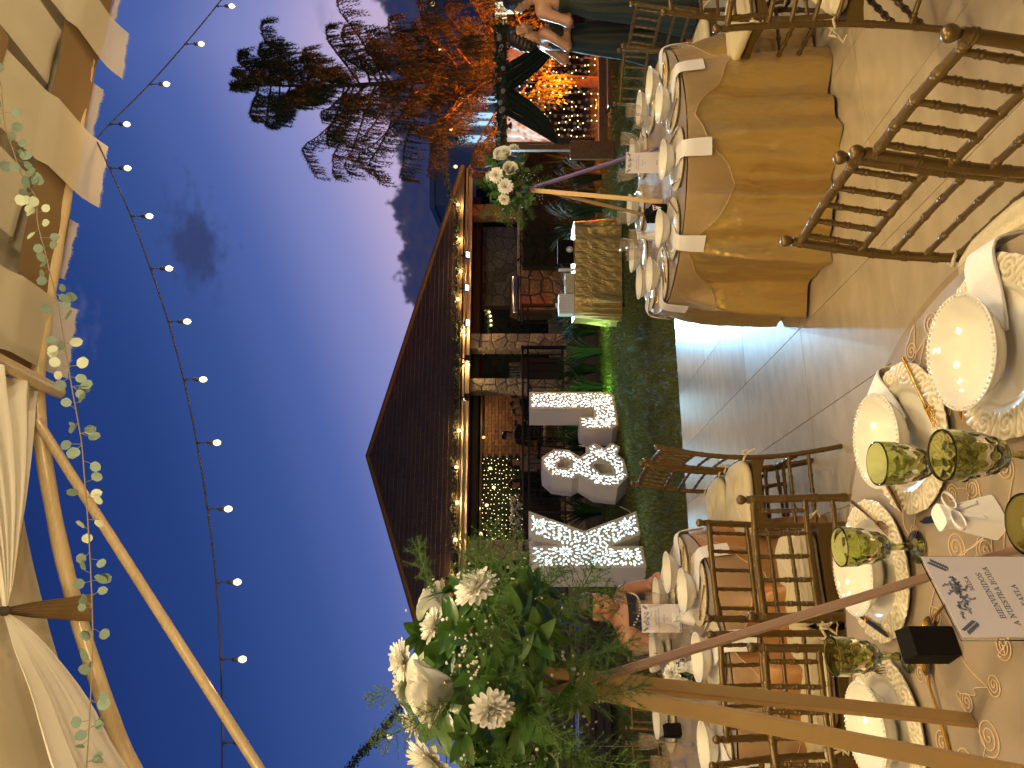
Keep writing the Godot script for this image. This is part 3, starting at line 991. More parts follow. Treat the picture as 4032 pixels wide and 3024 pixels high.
func tree():
	# drooping conifer beside the arch, lit orange from its foot
	var w := 14.6
	var base := V((2690 - 1512) / 3000.0 * w, w, 0)
	var t = thing("drooping_conifer", "tall feathery conifer with drooping twigs lit orange from below", "tree", base)
	var tr := MB.new()
	var tp := []
	var rr := []
	for k in 15:
		var h := 7.0 * k / 14
		tp.append(Vector3(sin(h * 0.8) * 0.10 + 0.02 * h, h, cos(h * 0.6) * 0.06))
		rr.append(lerpf(0.11, 0.012, pow(k / 14.0, 0.8)))
	tr.tube(tp, rr, 8)
	part("trunk", tr, M.bark, t)
	var br := MB.new()
	var nd := MB.new()
	var n := 78
	for k in n:
		var f := (k + R.randf() * 0.8) / n
		var h := lerpf(0.75, 6.7, f)
		var at: Vector3 = tp[int(clampf(h / 0.5, 0, 13))].lerp(tp[int(clampf(h / 0.5 + 1, 0, 14))], fposmod(h / 0.5, 1.0))
		at.y = h
		var az := k * 2.39996 + R.randf_range(-0.9, 0.9)
		var reach := lerpf(1.95, 0.42, pow(f, 1.35)) * R.randf_range(0.5, 1.18)
		var d := Vector3(cos(az), 0, sin(az))
		var lift := reach * R.randf_range(0.3, 0.85)
		var bp := [at, at + d * reach * 0.4 + Vector3(0, lift * 0.30, 0), at + d * reach * 0.8 + Vector3(0, lift * 0.75, 0), at + d * reach * 1.05 + Vector3(0, lift * 1.0, 0), at + d * reach * 1.2 + Vector3(0, lift * 0.98, 0), at + d * reach * 1.27 + Vector3(0, lift * 0.86, 0)]
		for q in range(1, 6):
			bp[q] += Vector3(R.randfn(), R.randfn() * 0.7, R.randfn()) * reach * 0.05
		bp = smooth(bp, 16)
		var brr := []
		for q in 17:
			brr.append(lerpf(0.032, 0.004, q / 16.0) * lerpf(1.0, 0.55, f))
		br.tube(bp, brr, 5)
		# feathery twigs hanging from the limb like a comb
		for q in range(2, 17):
			for z in 4:
				var o: Vector3 = bp[q] if z < 2 else (bp[q] as Vector3).lerp(bp[q - 1], 0.5)
				var side := d.cross(Vector3.UP) * (R.randf_range(-1, 1))
				var ln := R.randf_range(0.16, 0.50) * (1.0 if f < 0.6 else 0.8) * (1.0 - 0.35 * q / 16.0)
				var out := (d * 0.75 + side * 0.8) * ln * 0.6
				var tw := [o, o + out * 0.5 + Vector3(0, ln * 0.06, 0), o + out * 0.9 + Vector3(0, -ln * 0.3, 0), o + out * 1.05 + Vector3(0, -ln * 0.95, 0)]
				tw = smooth(tw, 6)
				br.tube(tw, [0.005, 0.0045, 0.004, 0.004, 0.003, 0.002, 0.002], 3, false)
				for s in range(0, 7):
					for y in 7:
						var p: Vector3 = tw[s]
						var along: Vector3 = tw[min(6, s + 1)] - tw[max(0, s - 1)]
						var dd := along.normalized() * 0.9 + Vector3(R.randfn(), R.randfn(), R.randfn()).normalized() * 0.75
						var l2 := R.randf_range(0.035, 0.085)
						var sd := dd.cross(Vector3(R.randfn(), R.randfn(), R.randfn())).normalized() * 0.0065
						nd.tri(p - sd, p + sd, p + dd * l2)
	part("limbs", br, M.bark, t)
	tag(part("crown", nd, M.needles, t), "", "", "", "stuff")
	# orange lamps on the ground before and beside the trunk
	mat("orange_lamp", Color(1, 0.4, 0.1), 0.4, 0.0, {"glow": 6.0, "glowcol": Color(1, 0.22, 0.02)})
	var i := 0
	for q in [[-0.75, -1.0, 100.0], [0.85, -0.6, 75.0]]:
		var lp = thing("garden_uplight", ["small garden spotlight glowing orange left of the conifer's foot", "small garden spotlight glowing orange right of the conifer's foot"][i], "lamp", base + V(q[0], q[1]))
		var lb := MB.new()
		lb.lathe([Vector2(0.001, 0.02), Vector2(0.05, 0.02), Vector2(0.06, 0.14), Vector2(0.055, 0.14), Vector2(0.05, 0.10), Vector2(0.001, 0.10)], 12)
		part("housing", lb, M.iron, lp)
		var gl := MB.new()
		gl.lathe([Vector2(0.05, 0.108), Vector2(0.001, 0.112)], 12)
		part("lens", gl, M.orange_lamp, lp)
		spot(lp.position + Vector3(0, 0.2, 0), base + Vector3(0, 1.9, 0) + V(q[0] * 0.2, -0.2), q[2], Color(1, 0.17, 0.008), 44, 0.06)
		omni(lp.position + Vector3(0, 0.22, 0), 4.5, Color(1, 0.16, 0.012), 0.05)
		i += 1
	# green lamp at the back edge of the lawn, behind the letter J
	var gp := P(1470, 2016, 12.75)
	gp.y = 0.0
	var gu = thing("garden_uplight", "small garden lamp glowing green on the lawn behind the letter J", "lamp", gp)
	mat("green_lamp", Color(0.4, 1, 0.3), 0.4, 0.0, {"glow": 4.0, "glowcol": Color(0.30, 1.0, 0.22)})
	part("stake", block(Vector3(0, 0.06, 0), Vector3(0.03, 0.14, 0.03), 0.004), M.iron, gu)
	var gb := MB.new()
	gb.ball(Vector3(0, 0.17, 0), 0.05, 10, 8)
	part("lens", gb, M.green_lamp, gu)
	omni(gp + Vector3(0, 0.17, 0), 0.7, Color(0.32, 1.0, 0.20), 0.05)
	var gp2 := P(1800, 2016, 13.0)
	gp2.y = 0.0
	var gv = thing("garden_uplight", "small garden lamp glowing pale green behind the gift table", "lamp", gp2)
	part("stake", block(Vector3(0, 0.06, 0), Vector3(0.03, 0.14, 0.03), 0.004), M.iron, gv)
	part("lens", gb, M.green_lamp, gv)
	omni(gp2 + Vector3(0, 0.17, 0), 0.5, Color(0.5, 1.0, 0.35), 0.05)

func tufts():
	# strappy plants in the bed before the terrace
	var protos := []
	for v in 3:
		var m := MB.new()
		for k in 90:
			var a := R.randf() * TAU
			var d := Vector3(cos(a), 0, sin(a))
			var s := Vector3(-sin(a), 0, cos(a))
			var o := d * R.randf() * 0.07
			var ln := R.randf_range(0.55, 0.95)
			var lean := R.randf_range(0.15, 0.75)
			var rows := []
			for q in 6:
				var f := q / 5.0
				var p := o + d * (ln * lean * f * f * 0.9 + f * 0.05) + Vector3(0, ln * (f - 0.42 * lean * f * f * f), 0)
				var wd: float = 0.011 * (1.0 - pow(f, 3))+ 0.0005
				rows.append(PackedVector3Array([p - s * wd, p + s * wd]))
			m.grid(rows)
		protos.append(m.done())
	var i := 0
	var bed := MB.new()
	bed.box(Vector3(5.0, -0.02, -15.2), Vector3(16, 0.1, 3.4))
	struct("flower_bed", bed, M.soil)
	var labs := {}
	for e in [[1010, 2370, 13.8], [1090, 2330, 14.6], [1180, 2375, 13.7], [1270, 2340, 14.3], [1350, 2375, 13.8], [1440, 2335, 14.5], [1500, 2372, 13.8], [1570, 2330, 14.8], [1640, 2368, 13.8], [1720, 2325, 14.9], [1800, 2362, 13.9], [1870, 2310, 15.2], [2140, 2320, 15.0], [2200, 2372, 13.8], [2270, 2325, 14.9], [2330, 2370, 13.9], [2390, 2320, 15.1]]:
		var at := P(e[0], 2016, e[2])
		at.y = 0.02
		var l := "%s strappy dark green plant from the left in the bed before the patio" % ORD[i]
		var o = solo("strappy_plant", protos[i % 3], M.tuft, l, "plant", at, R.randf() * TAU, "strappy plants in the bed")
		o.scale = Vector3.ONE * R.randf_range(0.95, 1.35)
		i += 1

func tent():
	# tent frame: an arched front beam of round poles, a purlin towards us and a raking brace
	var prof := [[6.4, 4.86], [4.5, 4.83], [3.0, 4.80], [1.9, 4.765], [1.35, 4.73], [0.665, 4.557], [0.146, 4.347], [-0.324, 4.12], [-0.782, 3.85], [-1.3, 3.43], [-1.8, 2.9], [-2.3, 2.2], [-2.7, 1.3], [-2.95, 0.0]]
	var pts := []
	for q in prof:
		pts.append(Vector3(q[0], q[1] - 0.045 + 0.085 * smoothstep(0.5, 1.9, q[0]), -4.78))
	var path = smooth(pts, 90)
	var t = thing("pole_tent", "pale round wooden poles of the tent with arched beam and raking brace", "tent")
	var bm := MB.new()
	var rr := []
	for k in path.size():
		rr.append(0.046 + 0.002 * sin(k * 1.7) + (0.004 if k % 17 == 0 else 0.0))
	bm.tube(path, rr, 14)
	part("beam", bm, M.pine, t)
	var pu := MB.new()
	pu.tube([Vector3(1.48, 4.69, 3.0), Vector3(1.48, 4.69, -4.82), Vector3(1.48, 4.69, -4.90), Vector3(1.48, 4.69, -4.915)], [0.045, 0.045, 0.043, 0.034], 14)
	part("purlin", pu, M.pine, t)
	var br := MB.new()
	br.tube([Vector3(1.24, 4.70, -4.74), Vector3(-0.735, 3.11, -4.74), Vector3(-4.55, 0.0, -4.74)], 0.030, 12)
	part("brace", br, M.pine, t)
	for x in [6.3]:
		var po := MB.new()
		po.tube([Vector3(x, 0, -4.78), Vector3(x, 4.85, -4.78)], 0.06, 12)
		part("post", po, M.pine, t)
	# canvas over everything
	var cp := []
	for q in prof:
		cp.append(Vector3(q[0], q[1] + 0.10 + 0.07 * smoothstep(0.5, 1.9, q[0]), 0))
	cp.push_front(Vector3(8.5, 4.95, 0))
	var cr = smooth(cp, 60)
	var cm := MB.new()
	var rows := []
	for j in 13:
		var row := PackedVector3Array()
		var z := lerpf(-4.70, 4.0, j / 12.0)
		for p in cr:
			row.append(p + Vector3(0, 0.04 * sin(j * 1.9 + p.x * 1.3) * sin(PI * j / 12.0), z))
		rows.append(row)
	cm.grid(rows)
	solo("tent_canvas", cm, M.canvas, "beige canvas roof of the tent above the strips", "canopy")
	# brown bands and beige strips woven under the canvas
	var bands := [[4.40, 4.83], [3.50, 3.93], [2.60, 3.03], [1.70, 2.13], [0.8, 1.23]]
	for q in bands.size():
		var m := MB.new()
		var rws := []
		for j in 5:
			var row := PackedVector3Array()
			for k in 61:
				var x := lerpf(1.5, 6.3, k / 60.0)
				row.append(Vector3(x, 4.81 + 0.007 * sin(x * 11.3 + q * 3.1) + 0.006 * sin(j * 2.0 + x * 5), -lerpf(bands[q][0], bands[q][1], j / 4.0) + 0.02 * sin(x * 2.1 + q)))
			rws.append(row)
		m.grid(rws)
		solo("brown_band", m, M.brown_cloth, "%s brown cloth band back from the front edge of the tent ceiling" % ORD[q], "cloth band", Vector3.ZERO, 0.0, "brown ceiling bands")
	var strips := [[1.61, 2.11, 0], [2.34, 2.81, 1], [2.94, 3.45, 0], [3.515, 3.98, 1], [4.08, 4.50, 0], [4.58, 5.02, 1], [5.1, 5.6, 0]]
	for q in strips.size():
		var s: Array = strips[q]
		var m := MB.new()
		var rws := []
		for j in 81:
			var u := lerpf(-0.5, 4.98, j / 80.0)
			var row := PackedVector3Array()
			for k in 11:
				var f := k / 10.0
				var x := lerpf(s[0], s[1], f)
				var wv := sin((u - 4.165) * PI / 0.9)          # over one band, under the next
				var y := 4.815 + 0.016 * (wv if s[2] == 1 else -wv)
				if u > 4.40:
					y = (4.90 if s[2] == 1 else 4.768) - 0.055 * pow(max(0.0, u - 4.80) / 0.18, 1.5)
				y += 0.004 * sin(f * 6.0 + u * 1.1 + q * 2.0) * smoothstep(0.0, 0.3, 4.9 - u) + 0.0015 * sin(f * 23.0 + q)
				var ue := u
				if j == 80:
					ue += R.randf_range(-0.012, 0.010)
				ue += 0.03 * (f - 0.5) * (1 if s[2] else -1)
				row.append(Vector3(x, y, -ue))
			rws.append(row)
		m.grid(rws)
		var o = thing("ceiling_strip", "%s beige ceiling strip from the curtain with its frayed end past the beam" % ORD[q], "cloth strip", Vector3.ZERO, 0.0, "beige ceiling strips")
		part("cloth", m, M.sheer, o)
		var fr := MB.new()
		var last: PackedVector3Array = rws[80]
		for k in 70:
			var f := k / 69.0 * 9.99
			var p: Vector3 = last[int(f)].lerp(last[int(f) + 1], fposmod(f, 1.0))
			var l := R.randf_range(0.004, 0.022)
			fr.tri(p + Vector3(-0.002, 0, 0.002), p + Vector3(0.002, 0, 0.002), p + Vector3(R.randf_range(-0.006, 0.006), -l * 0.5, -l))
		tag(part("fringe", fr, M.sheer, o), "", "", "", "stuff")
	# brown swag over the beam
	var tie := P(619, 18, 3.95)
	var sw := MB.new()
	var srows := []
	var sc := [[619, 18, 3.95, 0.016], [620, 60, 4.03, 0.026], [622, 130, 4.18, 0.044], [626, 250, 4.42, 0.064], [629, 330, 4.54, 0.080], [630, 372, 4.58, 0.086]]
	for q in sc:
		var row := PackedVector3Array()
		var c := P(q[0], q[1], q[2])
		for k in 21:
			var a := lerpf(-1.25, 1.25, k / 20.0)
			row.append(c + V(sin(a) * q[3] * 1.05, -cos(a) * q[3] * 0.8 + q[3] * 0.3, 0.004 * sin(k * 2.2)))
		srows.append(row)
	sw.grid(srows)
	solo("brown_swag", sw, M.brown_cloth, "dark brown cloth gathered to a knot and fanned over the arched beam", "swag")
	var kn := MB.new()
	kn.ball(tie, 0.028, 8, 6, Vector3(1, 1.2, 1))
	solo("knot", kn, M.dark_stem, "brown tie knot where the white curtains meet", "tie")
	# white swags
	var edge := [[1481, 152, 4.95], [1433, 143, 4.9], [1256, 128, 4.65], [1044, 102, 4.40], [917, 80, 4.25], [716, 49, 4.05], [631, 24, 3.95]]
	var low := []
	for e in edge:
		low.append(P(e[0], e[1], e[2]))
	low = smooth(low, 24)
	var m1 := MB.new()
	var r1 := []
	for j in 25:
		var f := j / 24.0
		var row := PackedVector3Array()
		var far: Vector3 = Vector3(1.47, 4.62, -3.2).lerp(tie, pow(f, 0.9)) - Vector3(0, 0.10 * sin(PI * f), 0)
		for k in 61:
			var g := k / 60.0
			var p: Vector3 = low[j].lerp(far, g)
			p += Vector3(0, (0.045 * sin(g * 34.0 + 0.6 * sin(g * 9)) + 0.02 * sin(g * 71.0)) * (1.0 - f * 0.85) * smoothstep(0.0, 0.06, g), 0.0)
			row.append(p)
		r1.append(row)
	m1.grid(r1)
	solo("white_curtain", m1, M.curtain, "white curtain hung from the purlin and gathered to the knot", "curtain")
	var up2 := [[612, 16, 3.95], [601, 20, 3.95], [461, 61, 3.86], [303, 122, 3.72], [0, 213, 3.5], [-300, 330, 3.2], [-700, 500, 2.9]]
	var lo2 := [[608, 30, 3.95], [595, 67, 3.98], [510, 164, 4.08], [346, 304, 4.15], [218, 389, 4.12], [0, 516, 4.03], [-700, 1050, 3.8]]
	var ua := []
	var la := []
	for q in 7:
		ua.append(P(up2[q][0], up2[q][1], up2[q][2]))
		la.append(P(lo2[q][0], lo2[q][1], lo2[q][2]))
	ua = smooth(ua, 24)
	la = smooth(la, 24)
	var m2 := MB.new()
	var r2 := []
	for j in 25:
		var row := PackedVector3Array()
		var f := j / 24.0
		for k in 41:
			var g := k / 40.0
			var p: Vector3 = ua[j].lerp(la[j], g)
			p += V(0.0, -(0.03 * sin(g * 21.0 + 0.8 * sin(g * 7)) + 0.012 * sin(g * 47.0)) * (0.25 + f), 0.02 * sin(g * 15.0) * f)
			row.append(p)
		r2.append(row)
	m2.grid(r2)
	solo("white_curtain", m2, M.curtain, "white curtain fanning from the knot down over the left end of the beam", "curtain")
	# eucalyptus garland
	var eu := [[2800, -40], [2702, 0], [2538, 18], [2441, 49], [2325, 91], [2246, 140], [2143, 149], [2040, 176], [1937, 200], [1834, 225], [1700, 249], [1591, 267], [1481, 286], [1384, 304], [1275, 322], [1165, 331], [1013, 343], [765, 358], [522, 365], [370, 361], [188, 352], [0, 340], [-120, 330]]
	var ep := []
	for k in eu.size():
		ep.append(P(eu[k][0], eu[k][1], lerpf(4.05, 3.55, k / 22.0)))
	ep = smooth(ep, 220)
	var eg = thing("eucalyptus_garland", "eucalyptus garland with round grey green leaves sagging below the tent edge", "garland")
	var sm := MB.new()
	sm.tube(ep, 0.0032, 5)
	var lms := []
	for v in 3:
		var lm := MB.new()
		var rws := []
		for j in 7:
			var f := j / 6.0
			var wd = sqrt(max(0.0, 1.0 - pow(2 * f - 1.0, 2))) * 0.5 * [0.92, 0.8, 1.0][v]
			var row := PackedVector3Array()
			for k in 5:
				var g := k / 4.0 * 2 - 1
				row.append(Vector3(g * wd, f, 0.10 * g * g * wd + 0.10 * f * f * [1, -1, 0.4][v]))
			rws.append(row)
		lm.grid(rws)
		lms.append(lm.done())
	var k := 3
	while k < 218:
		var o: Vector3 = ep[k]
		var sd: float = 1.0 if R.randf() < 0.5 else -1.0
		for z in R.randi_range(1, 3):
			var dir := V(R.randf_range(-0.7, 0.7), R.randf_range(-0.25, 0.25), sd * R.randf_range(0.5, 1.0) - 0.25).normalized()
			sd = -sd if R.randf() < 0.45 else sd
			var pt := o + dir * R.randf_range(0.02, 0.045)
			sm.tube([o, o.lerp(pt, 0.5) + Vector3(0, -0.003, 0), pt], 0.0013, 4, false)
			var ax := (dir + V(R.randfn() * 0.35, R.randfn() * 0.25, R.randfn() * 0.3 - 0.1)).normalized()
			var nn := V(R.randfn() * 0.45, -1.0 + R.randfn() * 0.3, R.randfn() * 0.4)
			nn = (nn - ax * nn.dot(ax)).normalized()
			var s := R.randf_range(0.046, 0.064)
			var pale := k > 20 and (k % 46) < 13 and k < 160
			part("leaf", lms[R.randi_range(0, 2)], M.pale_euc if pale and R.randf() < 0.8 else M["eucalyptus_%d" % R.randi_range(0, 2)], eg, Transform3D(Basis(ax.cross(nn) * s, ax * s, nn * s), pt))
		k += R.randi_range(2, 6)
	part("stem", sm, M.stem, eg)
	# pendant lamps of the tent, above and behind the picture
	var bm2 = bulb_mesh(0.03).done()
	var i := 0
	for q in [[0.9, 1.2, 3.45, 1.0], [-1.35, 1.55, 3.35, 1.0], [2.3, 2.25, 3.45, 1.0], [-0.2, -0.9, 3.4, 1.0], [-3.4, 3.1, 3.7, 1.9], [4.3, 3.9, 3.7, 1.6]]:
		var at := V(q[0], q[1], q[2])
		var l = thing("pendant_lamp", ["bulb cluster pendant above the near table", "bulb cluster pendant above the left table", "bulb cluster pendant near the right table", "bulb cluster pendant behind the viewer", "bulb cluster pendant at the tent's left side", "bulb cluster pendant at the tent's right side"][i], "lamp", at, 0.0, "tent pendants")
		var cd := MB.new()
		cd.tube([Vector3(0, 1.5, 0), Vector3(0, 0, 0)], 0.006, 6)
		for z in 5:
			var a := TAU * z / 5
			cd.tube([Vector3(0, 0, 0), Vector3(cos(a) * 0.11, -0.05, sin(a) * 0.11), Vector3(cos(a) * 0.16, -0.12, sin(a) * 0.16)], 0.006, 6)
		part("cord", cd, M.cable, l)
		for z in 5:
			var a := TAU * z / 5
			var bp := Vector3(cos(a) * 0.16, -0.12, sin(a) * 0.16)
			part("bulb", bm2, M.bulb, l, Transform3D(Basis.IDENTITY, bp))
			omni(at + bp - Vector3(0, 0.045, 0), 0.60 * q[3], Color(1, 0.80, 0.48), 0.03)
		i += 1

var chair0 = null
var K := {}          # shapes shared by the things on the tables

# a turned bamboo-like pole: rings are places along it in metres
func bamboo(m: MB, pts: Array, r: float, rings: Array, sides = 10, bump = 0.0032, taper = 1.0):
	var cv := Curve3D.new()
	for k in pts.size():
		var a: Vector3 = pts[max(0, k - 1)]
		var b: Vector3 = pts[min(pts.size() - 1, k + 1)]
		cv.add_point(pts[k], -(b - a) / 6, (b - a) / 6)
	var L := cv.get_baked_length()
	var ss := {}
	for k in 13:
		ss[L * k / 12.0] = 0.0
	for q in rings:
		for e in [[-0.0085, 0.0], [-0.006, 1.0], [-0.0025, 0.85], [0.0, 0.15], [0.0025, 0.85], [0.006, 1.0], [0.0085, 0.0]]:
			ss[clampf(q + e[0], 0, L)] = e[1]
	var keys := ss.keys()
	keys.sort()
	var path := []
	var rad := []
	for s in keys:
		path.append(cv.sample_baked(s, true))
		rad.append(r * lerpf(1.0, taper, s / L) + bump * ss[s])
	m.tube(path, rad, sides)

func make_chair():
	var t = thing("banquet_chair", "", "chair", Vector3.ZERO, 0.0, "gold bamboo style banquet chairs")
	for s in [-1.0, 1.0]:
		var m := MB.new()
		bamboo(m, [Vector3(s * 0.19, 0.0, -0.055), Vector3(s * 0.182, 0.22, -0.018), Vector3(s * 0.178, 0.45, 0.0), Vector3(s * 0.178, 0.68, -0.012), Vector3(s * 0.178, 0.905, -0.05)], 0.0124, [0.10, 0.20, 0.355, 0.375, 0.54, 0.62, 0.705, 0.80, 0.885], 12, 0.0024)
		var post = part("rear_post", m, M.chair, t)
		var f := MB.new()
		f.lathe([Vector2(0.006, -0.012), Vector2(0.010, -0.007), Vector2(0.0150, 0.002), Vector2(0.0158, 0.009), Vector2(0.0135, 0.016), Vector2(0.007, 0.020), Vector2(0.0005, 0.021)], 14, Vector3(s * 0.178, 0.916, -0.051))
		part("finial", f, M.chair, post)
	var hs := [[0.885, -0.046, 0.0108], [0.733, -0.018, 0.0092], [0.65, -0.009, 0.0078], [0.565, -0.003, 0.0078], [0.483, 0.0, 0.0078]]
	for k in hs.size():
		var q: Array = hs[k]
		var m := MB.new()
		var rg := []
		for j in 5:
			rg.append(0.35 * (j + 0.5 + (0.0 if k == 0 else 0.0)) / 5.0)
		bamboo(m, [Vector3(-0.175, q[0], q[1]), Vector3(0.0, q[0] + (0.004 if k == 0 else 0.0), q[1] - 0.004), Vector3(0.175, q[0], q[1])], q[2], rg, 9, 0.0021)
		part("top_rail" if k == 0 else "rail", m, M.chair, t)
	for k in 5:
		var x := -0.14 + 0.07 * k
		var m := MB.new()
		bamboo(m, [Vector3(x, 0.733, -0.018), Vector3(x, 0.885, -0.046)], 0.0070, [0.04, 0.077, 0.115], 8, 0.0020)
		part("spindle", m, M.chair, t)
	var fm := MB.new()
	var ol := [Vector2(-0.18, -0.012), Vector2(-0.205, 0.385), Vector2(0.205, 0.385), Vector2(0.18, -0.012)]
	var top := []
	var bot := []
	for p in ol:
		top.append(Vector3(p.x, 0.452, p.y))
		bot.append(Vector3(p.x, 0.428, p.y))
	fm.face(top, Vector3.UP)
	fm.face(bot, Vector3.DOWN)
	for k in 4:
		var a: Vector3 = top[k]
		var b: Vector3 = top[(k + 1) % 4]
		var rows := [PackedVector3Array(), PackedVector3Array()]
		for j in 13:
			var f := j / 12.0
			var p := a.lerp(b, f)
			rows[0].append(p)
			rows[1].append(p - Vector3(0, 0.030 + 0.040 * pow(absf(2 * f - 1), 2.2), 0))
		fm.grid(rows)
	part("seat_frame", fm, M.chair, t)
	var lm := MB.new()
	bamboo(lm, [Vector3(0, 0.0, 0.01), Vector3(0, 0.22, 0.002), Vector3(0, 0.43, 0)], 0.0125, [0.10, 0.19, 0.20, 0.30, 0.36, 0.40], 10, 0.005, 1.25)
	var lmm = lm.done()
	for s in [-1, 1]:
		part("front_leg", lmm, M.chair, t, Transform3D(Basis.IDENTITY, Vector3(s * 0.185, 0, 0.355)))
	var sides := [[Vector3(-0.183, 0.17, -0.02), Vector3(-0.186, 0.17, 0.355)], [Vector3(0.183, 0.17, -0.02), Vector3(0.186, 0.17, 0.355)], [Vector3(-0.183, 0.27, -0.012), Vector3(-0.186, 0.27, 0.355)], [Vector3(0.183, 0.27, -0.012), Vector3(0.186, 0.27, 0.355)], [Vector3(-0.185, 0.22, 0.355), Vector3(0.185, 0.22, 0.355)], [Vector3(-0.182, 0.22, -0.016), Vector3(0.182, 0.22, -0.016)]]
	for q in sides:
		var m := MB.new()
		bamboo(m, q, 0.0095, [0.06, 0.12, 0.185, 0.25, 0.31], 8, 0.004)
		part("stretcher", m, M.chair, t)
	# cushion tied to the posts
	var cm := MB.new()
	var rows := []
	for lv in [[0.02, 0.452], [0.90, 0.452], [1.0, 0.463], [1.012, 0.478], [0.985, 0.492], [0.90, 0.500], [0.6, 0.506], [0.02, 0.508]]:
		var row := PackedVector3Array()
		for k in 40:
			var a := TAU * k / 40
			var c := cos(a)
			var s := sin(a)
			var x := signf(c) * pow(absf(c), 0.36)
			var z := signf(s) * pow(absf(s), 0.36)
			var wz: float = lerpf(0.170, 0.200, (z + 1) / 2)
			row.append(Vector3(x * wz * lv[0], lv[1] + 0.003 * sin(a * 7), 0.195 + z * 0.195 * lv[0]))
		rows.append(row)
	cm.grid(rows, true, false)
	var cu = part("cushion", cm, M.cushion, t)
	for s in [-1, 1]:
		var m := MB.new()
		var o := Vector3(s * 0.178, 0.492, 0.002)
		var lp := []
		for k in 13:
			var a := TAU * k / 12
			lp.append(o + Vector3(cos(a) * 0.019, 0.006 * sin(a * 2), sin(a) * 0.019))
		m.tube(lp, 0.0055, 5)
		for z in 2:
			var e := o + Vector3(s * 0.018, 0, -0.012)
			m.tube([e, e + Vector3(s * 0.014, 0.012 - 0.03 * z, -0.014), e + Vector3(s * (0.016 + 0.02 * z), -0.012 - 0.03 * z, -0.02), e + Vector3(s * 0.01, -0.004 - 0.045 * z, -0.018)], [0.005, 0.006, 0.006, 0.003], 5)
		part("tie", m, M.cushion, cu)
	return t

# a chair by the tops of its two posts, as metres right and ahead; flip turns it round
func chair(x1, w1, x2, w2, flip, label, dark = false):
	var a := V(x1, w1)
	var b := V(x2, w2)
	var d := (b - a).normalized()
	var f := Vector3.UP.cross(d) * (-1.0 if flip else 1.0)     # the way the sitter faces
	var at := (a + b) / 2 + f * 0.05
	var yaw := atan2(f.x, f.z)
	if chair0 == null:
		chair0 = make_chair()
		chair0.position = at
		chair0.rotation.y = yaw
		chair0.set_meta("label", label)
		return chair0
	return copy(chair0, "banquet_chair", label, at, yaw)

func chairs():
	chair(0.58, 1.27, 0.49, 1.603, false, "large gold chair at the right of the near table, closest to the viewer")
	chair(0.50, 1.692, 0.38, 2.02, false, "gold chair beyond the closest chair on the right of the near table")
	chair(-0.368, 2.42, -0.706, 2.31, false, "gold chair with its back to the left table, before the goblet beside the copper bar")
	chair(-0.80, 2.31, -1.14, 2.20, false, "gold chair behind the tripod bars at the far left of the near table")
	chair(-0.539, 2.955, -0.868, 2.82, true, "gold chair pushed under the left table, its back right of the napkin")
	chair(-0.916, 2.793, -1.267, 2.71, true, "gold chair pushed under the left table just behind the tripod bars")
	chair(-1.38, 2.76, -1.73, 2.86, true, "gold chair cut by the left edge of the picture at the left table")
	chair(-0.317, 3.815, -0.42, 4.17, false, "gold chair seen from its side right of the left table, the nearer of two")
	chair(-0.447, 4.27, -0.606, 4.61, false, "gold chair seen from its side before the lit ampersand, the farther of two")
	chair(-1.84, 4.90, -2.17, 4.82, false, "gold chair on the far side of the left table by the tripod")
	chair(-2.27, 4.82, -2.52, 4.55, false, "gold chair at the far left corner of the left table")
	chair(2.32, 4.63, 2.21, 4.99, false, "gold chair before the two women at the right table")
	chair(2.28, 5.16, 1.97, 5.40, false, "gold chair on the lawn side of the right table before the draped arch")
	chair(1.78, 3.65, 2.13, 3.74, false, "gold chair with its cream cushion under the right side of the right table")
	chair(1.265, 2.71, 1.515, 2.46, false, "gold chair cut by the right edge, its leaning post before the right table")

